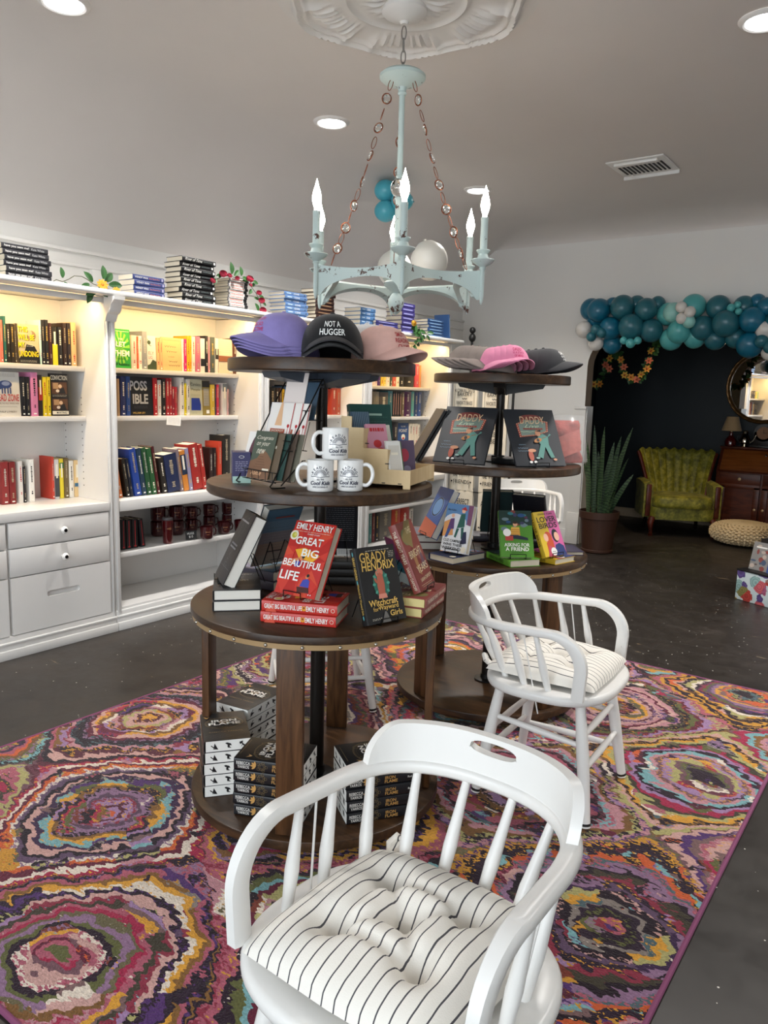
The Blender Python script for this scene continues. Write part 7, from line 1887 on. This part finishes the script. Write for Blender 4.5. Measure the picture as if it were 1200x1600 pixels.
for x0, x1 in ((DX0 + .05, cx - .012), (cx + .012, DX1 - .05)):
    w_ = MB().box(((x0 + x1) / 2, DY0 - .002, .628), (x1 - x0, .02, .125), bev=.004).build('drawer', M_CHER, dk)
    MB().lathe([(.007, 0), (.006, .01), (.017, .016), (.016, .026), (.0001, .03)], 14, M=Tm((x0 + x1) / 2, DY0 - .012, .628) @ Rm(PI / 2, 'X'), caps=False).build('knob', M_KNOB, w_)
    dr = MB()
    for c, s_ in ((((x0 + x1) / 2, .545), (x1 - x0, .05)), (((x0 + x1) / 2, .105), (x1 - x0, .05)), ((x0 + .03, .325), (.06, .44)), ((x1 - .03, .325), (.06, .44))): dr.box((c[0], DY0 - .002, c[1]), (s_[0], .022, s_[1]), bev=.003)
    dr.box(((x0 + x1) / 2, DY0 + .004, .325), (x1 - x0 - .1, .01, .4))
    w_ = dr.build('door', M_CHER, dk)
    xk = x1 - .03 if x0 < cx - .1 else x0 + .03
    MB().lathe([(.006, 0), (.005, .01), (.014, .015), (.013, .024), (.0001, .027)], 14, M=Tm(xk, DY0 - .013, .3) @ Rm(PI / 2, 'X'), caps=False).build('knob', M_KNOB, w_)
DZ = .9755
p = at_y(1141, 696, 9.5)
t = thing('table_lamp', 'small table lamp with red glass base and cream shade on the desk', 'lamp', (p.x, 9.5, DZ))
MB().lathe([(.05, 0), (.062, .01), (.065, .05), (.05, .09), (.022, .12), (.018, .15), (.02, .16)], 24).build('base', mat('#4a0c0c', .08, coat=.8), t)
MB().lathe([(.008, .16), (.008, .2)], 10).build('stem', M_KNOB, t)
MB().lathe([(.108, .175), (.062, .335), (.06, .335), (.106, .175)], 28, caps=False).build('lamp_shade', mat('#b0926a', .8, sheen=.2), t)
p = at_y(1163, 697, 9.48)
t = thing('coffee_pot', 'shiny silver coffee pot with curved spout on the desk', 'pot', (p.x, 9.48, DZ))
MB().lathe([(.04, 0), (.045, .006), (.03, .02), (.058, .05), (.06, .08), (.04, .125), (.028, .15), (.034, .175), (.0001, .19)], 24).build('body', mat('#b9b2a4', .12, metal=1.0), t)
MB().tube([(.05, 0, .05), (.085, 0, .075), (.105, 0, .12), (.11, 0, .14)], [.014, .011, .008, .006], 10).build('spout', mat('#b9b2a4', .12, metal=1.0), t)
MB().tube([(-.035, 0, .14), (-.08, 0, .13), (-.085, 0, .08), (-.055, 0, .05)], .006, 8).build('handle', mat('#1a1412', .4), t)
p = at_y(1193, 690, 9.52)
t = thing('mantel_clock', 'dark wooden mantel clock with round tan face on the desk', 'clock', (p.x, 9.52, DZ))
MB().box((0, 0, .012), (.26, .12, .024), bev=.004).box((0, 0, .1), (.2, .09, .16), bev=.006).lathe([(.1, -.045), (.1, .045)], 32, M=Tm(0, 0, .17) @ Rm(PI / 2, 'X')).build('case', mat('#16100d', .35), t)
MB().lathe([(.0001, .046), (.07, .047)], 32, M=Tm(0, 0, .165) @ Rm(PI / 2, 'X'), caps=False).build('dial', mat('#8a5c30', .5), t)
fh = MB().box((.0, -.051, .185), (.004, .002, .045)).box((.015, -.051, .165), (.035, .002, .004))
for k in range(12): fh.box((.06 * math.sin(k * PI / 6), -.0505, .165 + .06 * math.cos(k * PI / 6)), (.006, .002, .006))
fh.build('clock_hands', M_DARK, t)
# round mirror
mc_ = at_y(1196, 604, 9.66)
t = thing('round_mirror', 'round mirror in a carved bronze frame above the desk', 'mirror', (mc_.x, 9.645, mc_.z), R(-6.5))
MM = Rm(PI / 2, 'X')
fm = MB(); RM_ = .395; rows = []
for k in range(120):
    a = 2 * PI * k / 120; c_, s_ = math.cos(a), math.sin(a)
    rows.append([(c_ * (RM_ + dr * (1 + .06 * math.cos(30 * a))), -dz * (1 + .12 * math.cos(30 * a)) - .001, s_ * (RM_ + dr * (1 + .06 * math.cos(30 * a)))) for dr, dz in ((-.02, .004), (-.018, .02), (-.008, .028), (.004, .024), (.016, .028), (.026, .018), (.028, .0))])
fm.grid(rows, closed_v=True); fm.build('frame', mat('#6a4a24', .35, metal=.6), t)
MB().lathe([(.0001, .008), (.385, .008)], 64, M=MM, caps=False).build('glass', mat('#f4f4f4', .015, metal=1.0), t)
# knitted pouf
t_ = MB(); rows = []; N_ = 216; NR = 46
for j in range(NR + 1):
    ph = -PI / 2 + PI * j / NR; row = []
    for k in range(N_):
        th = 2 * PI * k / N_
        r_ = .33 * math.cos(ph) ** .55 if abs(ph) < PI / 2 - 1e-3 else .0005; z = .12 + .118 * math.copysign(abs(math.sin(ph)) ** .9, math.sin(ph))
        bmp = 1 + .045 * math.sin(th * 36 + (PI if (j // 2) % 2 else 0)) * math.cos(ph) ** .3 + .02 * math.cos(j * PI)
        row.append((r_ * bmp * math.cos(th), r_ * bmp * math.sin(th), z + .006 * math.sin(j * PI / 1.0) + .004 * math.sin(th * 36) * (1 if j % 2 else -1)))
    rows.append(row)
t_.grid(rows, closed_u=True)
pp = at_z(1161, 850, 0)
tag(t_.build('knitted_pouf', mat('#dcc6a0', .9, bump=.3, bscale=120), None, smooth=60, M=Tm(pp.x, pp.y, 0)), 'cream knitted round pouf on the floor in front of the desk', 'pouf')
# floral display box with books at the right edge
fb = Vector((-1.153, 6.147, 0)); dirb = Vector((.893, -.45, 0)); nb = Vector((-.45, -.893, 0))
g = NT('floral_paper', .45)
vx = g.node('TexVoronoi', Vector=g.tc.outputs['Object'], Scale=11.0); vx2 = g.node('TexVoronoi', {'feature': 'DISTANCE_TO_EDGE'}, Vector=g.tc.outputs['Object'], Scale=11.0)
wn = g.node('TexWhiteNoise', Vector=vx.outputs['Position'])
fc = g.ramp(wn.outputs['Value'], [(0, '#b5433c'), (.25, '#5c4a86'), (.45, '#8fb0b0'), (.62, '#c9a23a'), (.78, '#4a6a52'), (.9, '#c8606a')], 'CONSTANT')
ins_ = g.math('LESS_THAN', g.math('ADD', vx.outputs['Distance'], g.math('MULTIPLY', g.math('SUBTRACT', g.noise(26, 3), .5), .5)), .6)
pet = g.math('MULTIPLY_ADD', g.math('SINE', g.math('MULTIPLY', vx.outputs['Distance'], 42.0)), .2, .85)
fc2 = g.node('VectorMath', {'operation': 'SCALE'}, i0=fc, Scale=pet).outputs[0]
M_FLOR = g.color(g.mix(ins_, '#c2d0d4', fc2))
FM = Tm(fb) @ Rm(math.atan2(dirb.y, dirb.x), 'Z')
t = thing('floral_box', 'floral paper-covered box with black top at the right edge', 'box', M=FM)
MB().box((.25, .2, .112), (.5, .4, .22), bev=.002).build('body', M_FLOR, t)
MB().box((.25, .2, .228), (.51, .41, .012), bev=.002).build('lid', M_BLACK, t)
MB().box((.26, .28, .234 + .11), (.44, .2, .22), bev=.002).build('riser', M_BLACK, t)
def colours(cs):
    def f(d, w, h):
        rg = random.Random(len(cs[0]) + int(w * 1000))
        for k in range(14): d.disc(w * rg.uniform(.1, .9), h * rg.uniform(.08, .92), w * rg.uniform(.06, .16), pm(rg.choice(cs)), h * rg.uniform(.03, .1))
        d.rect(w * .5, h * .82, w * .6, h * .05, WHT)
    return f
yw = math.degrees(math.atan2(nb.y, nb.x))
for lab, lx, ly, z, w_, h_, col, cs in (('picture book with grey crowd cover on the floral box, at left', .11, .07, .2355, .15, .21, '#8c8a88', ['#5a4a48', '#b9aaa0', '#4a5a72', '#8a4a44']), ('blue comic book on the floral box, right of the grey one', .27, .06, .2355, .16, .22, '#4a5f9a', ['#7f9ad0', '#d0a08a', '#34407a', '#c8c8d8']), ('blue grey book on the riser above the floral box', .14, .22, .4555, .16, .23, '#5c6f90', ['#8fa0b8', '#3a4a6a', '#c0b8b0']), ('dark illustrated book on the riser, at right', .33, .22, .4555, .16, .23, '#3a3c46', ['#7a7a86', '#a0806a', '#505a70'])):
    q = FM @ Vector((lx, ly, z)); featured(lab, q.x, q.y, z + .0005, yw, 12, w_, h_, .018, pm(col), colours(cs), None)
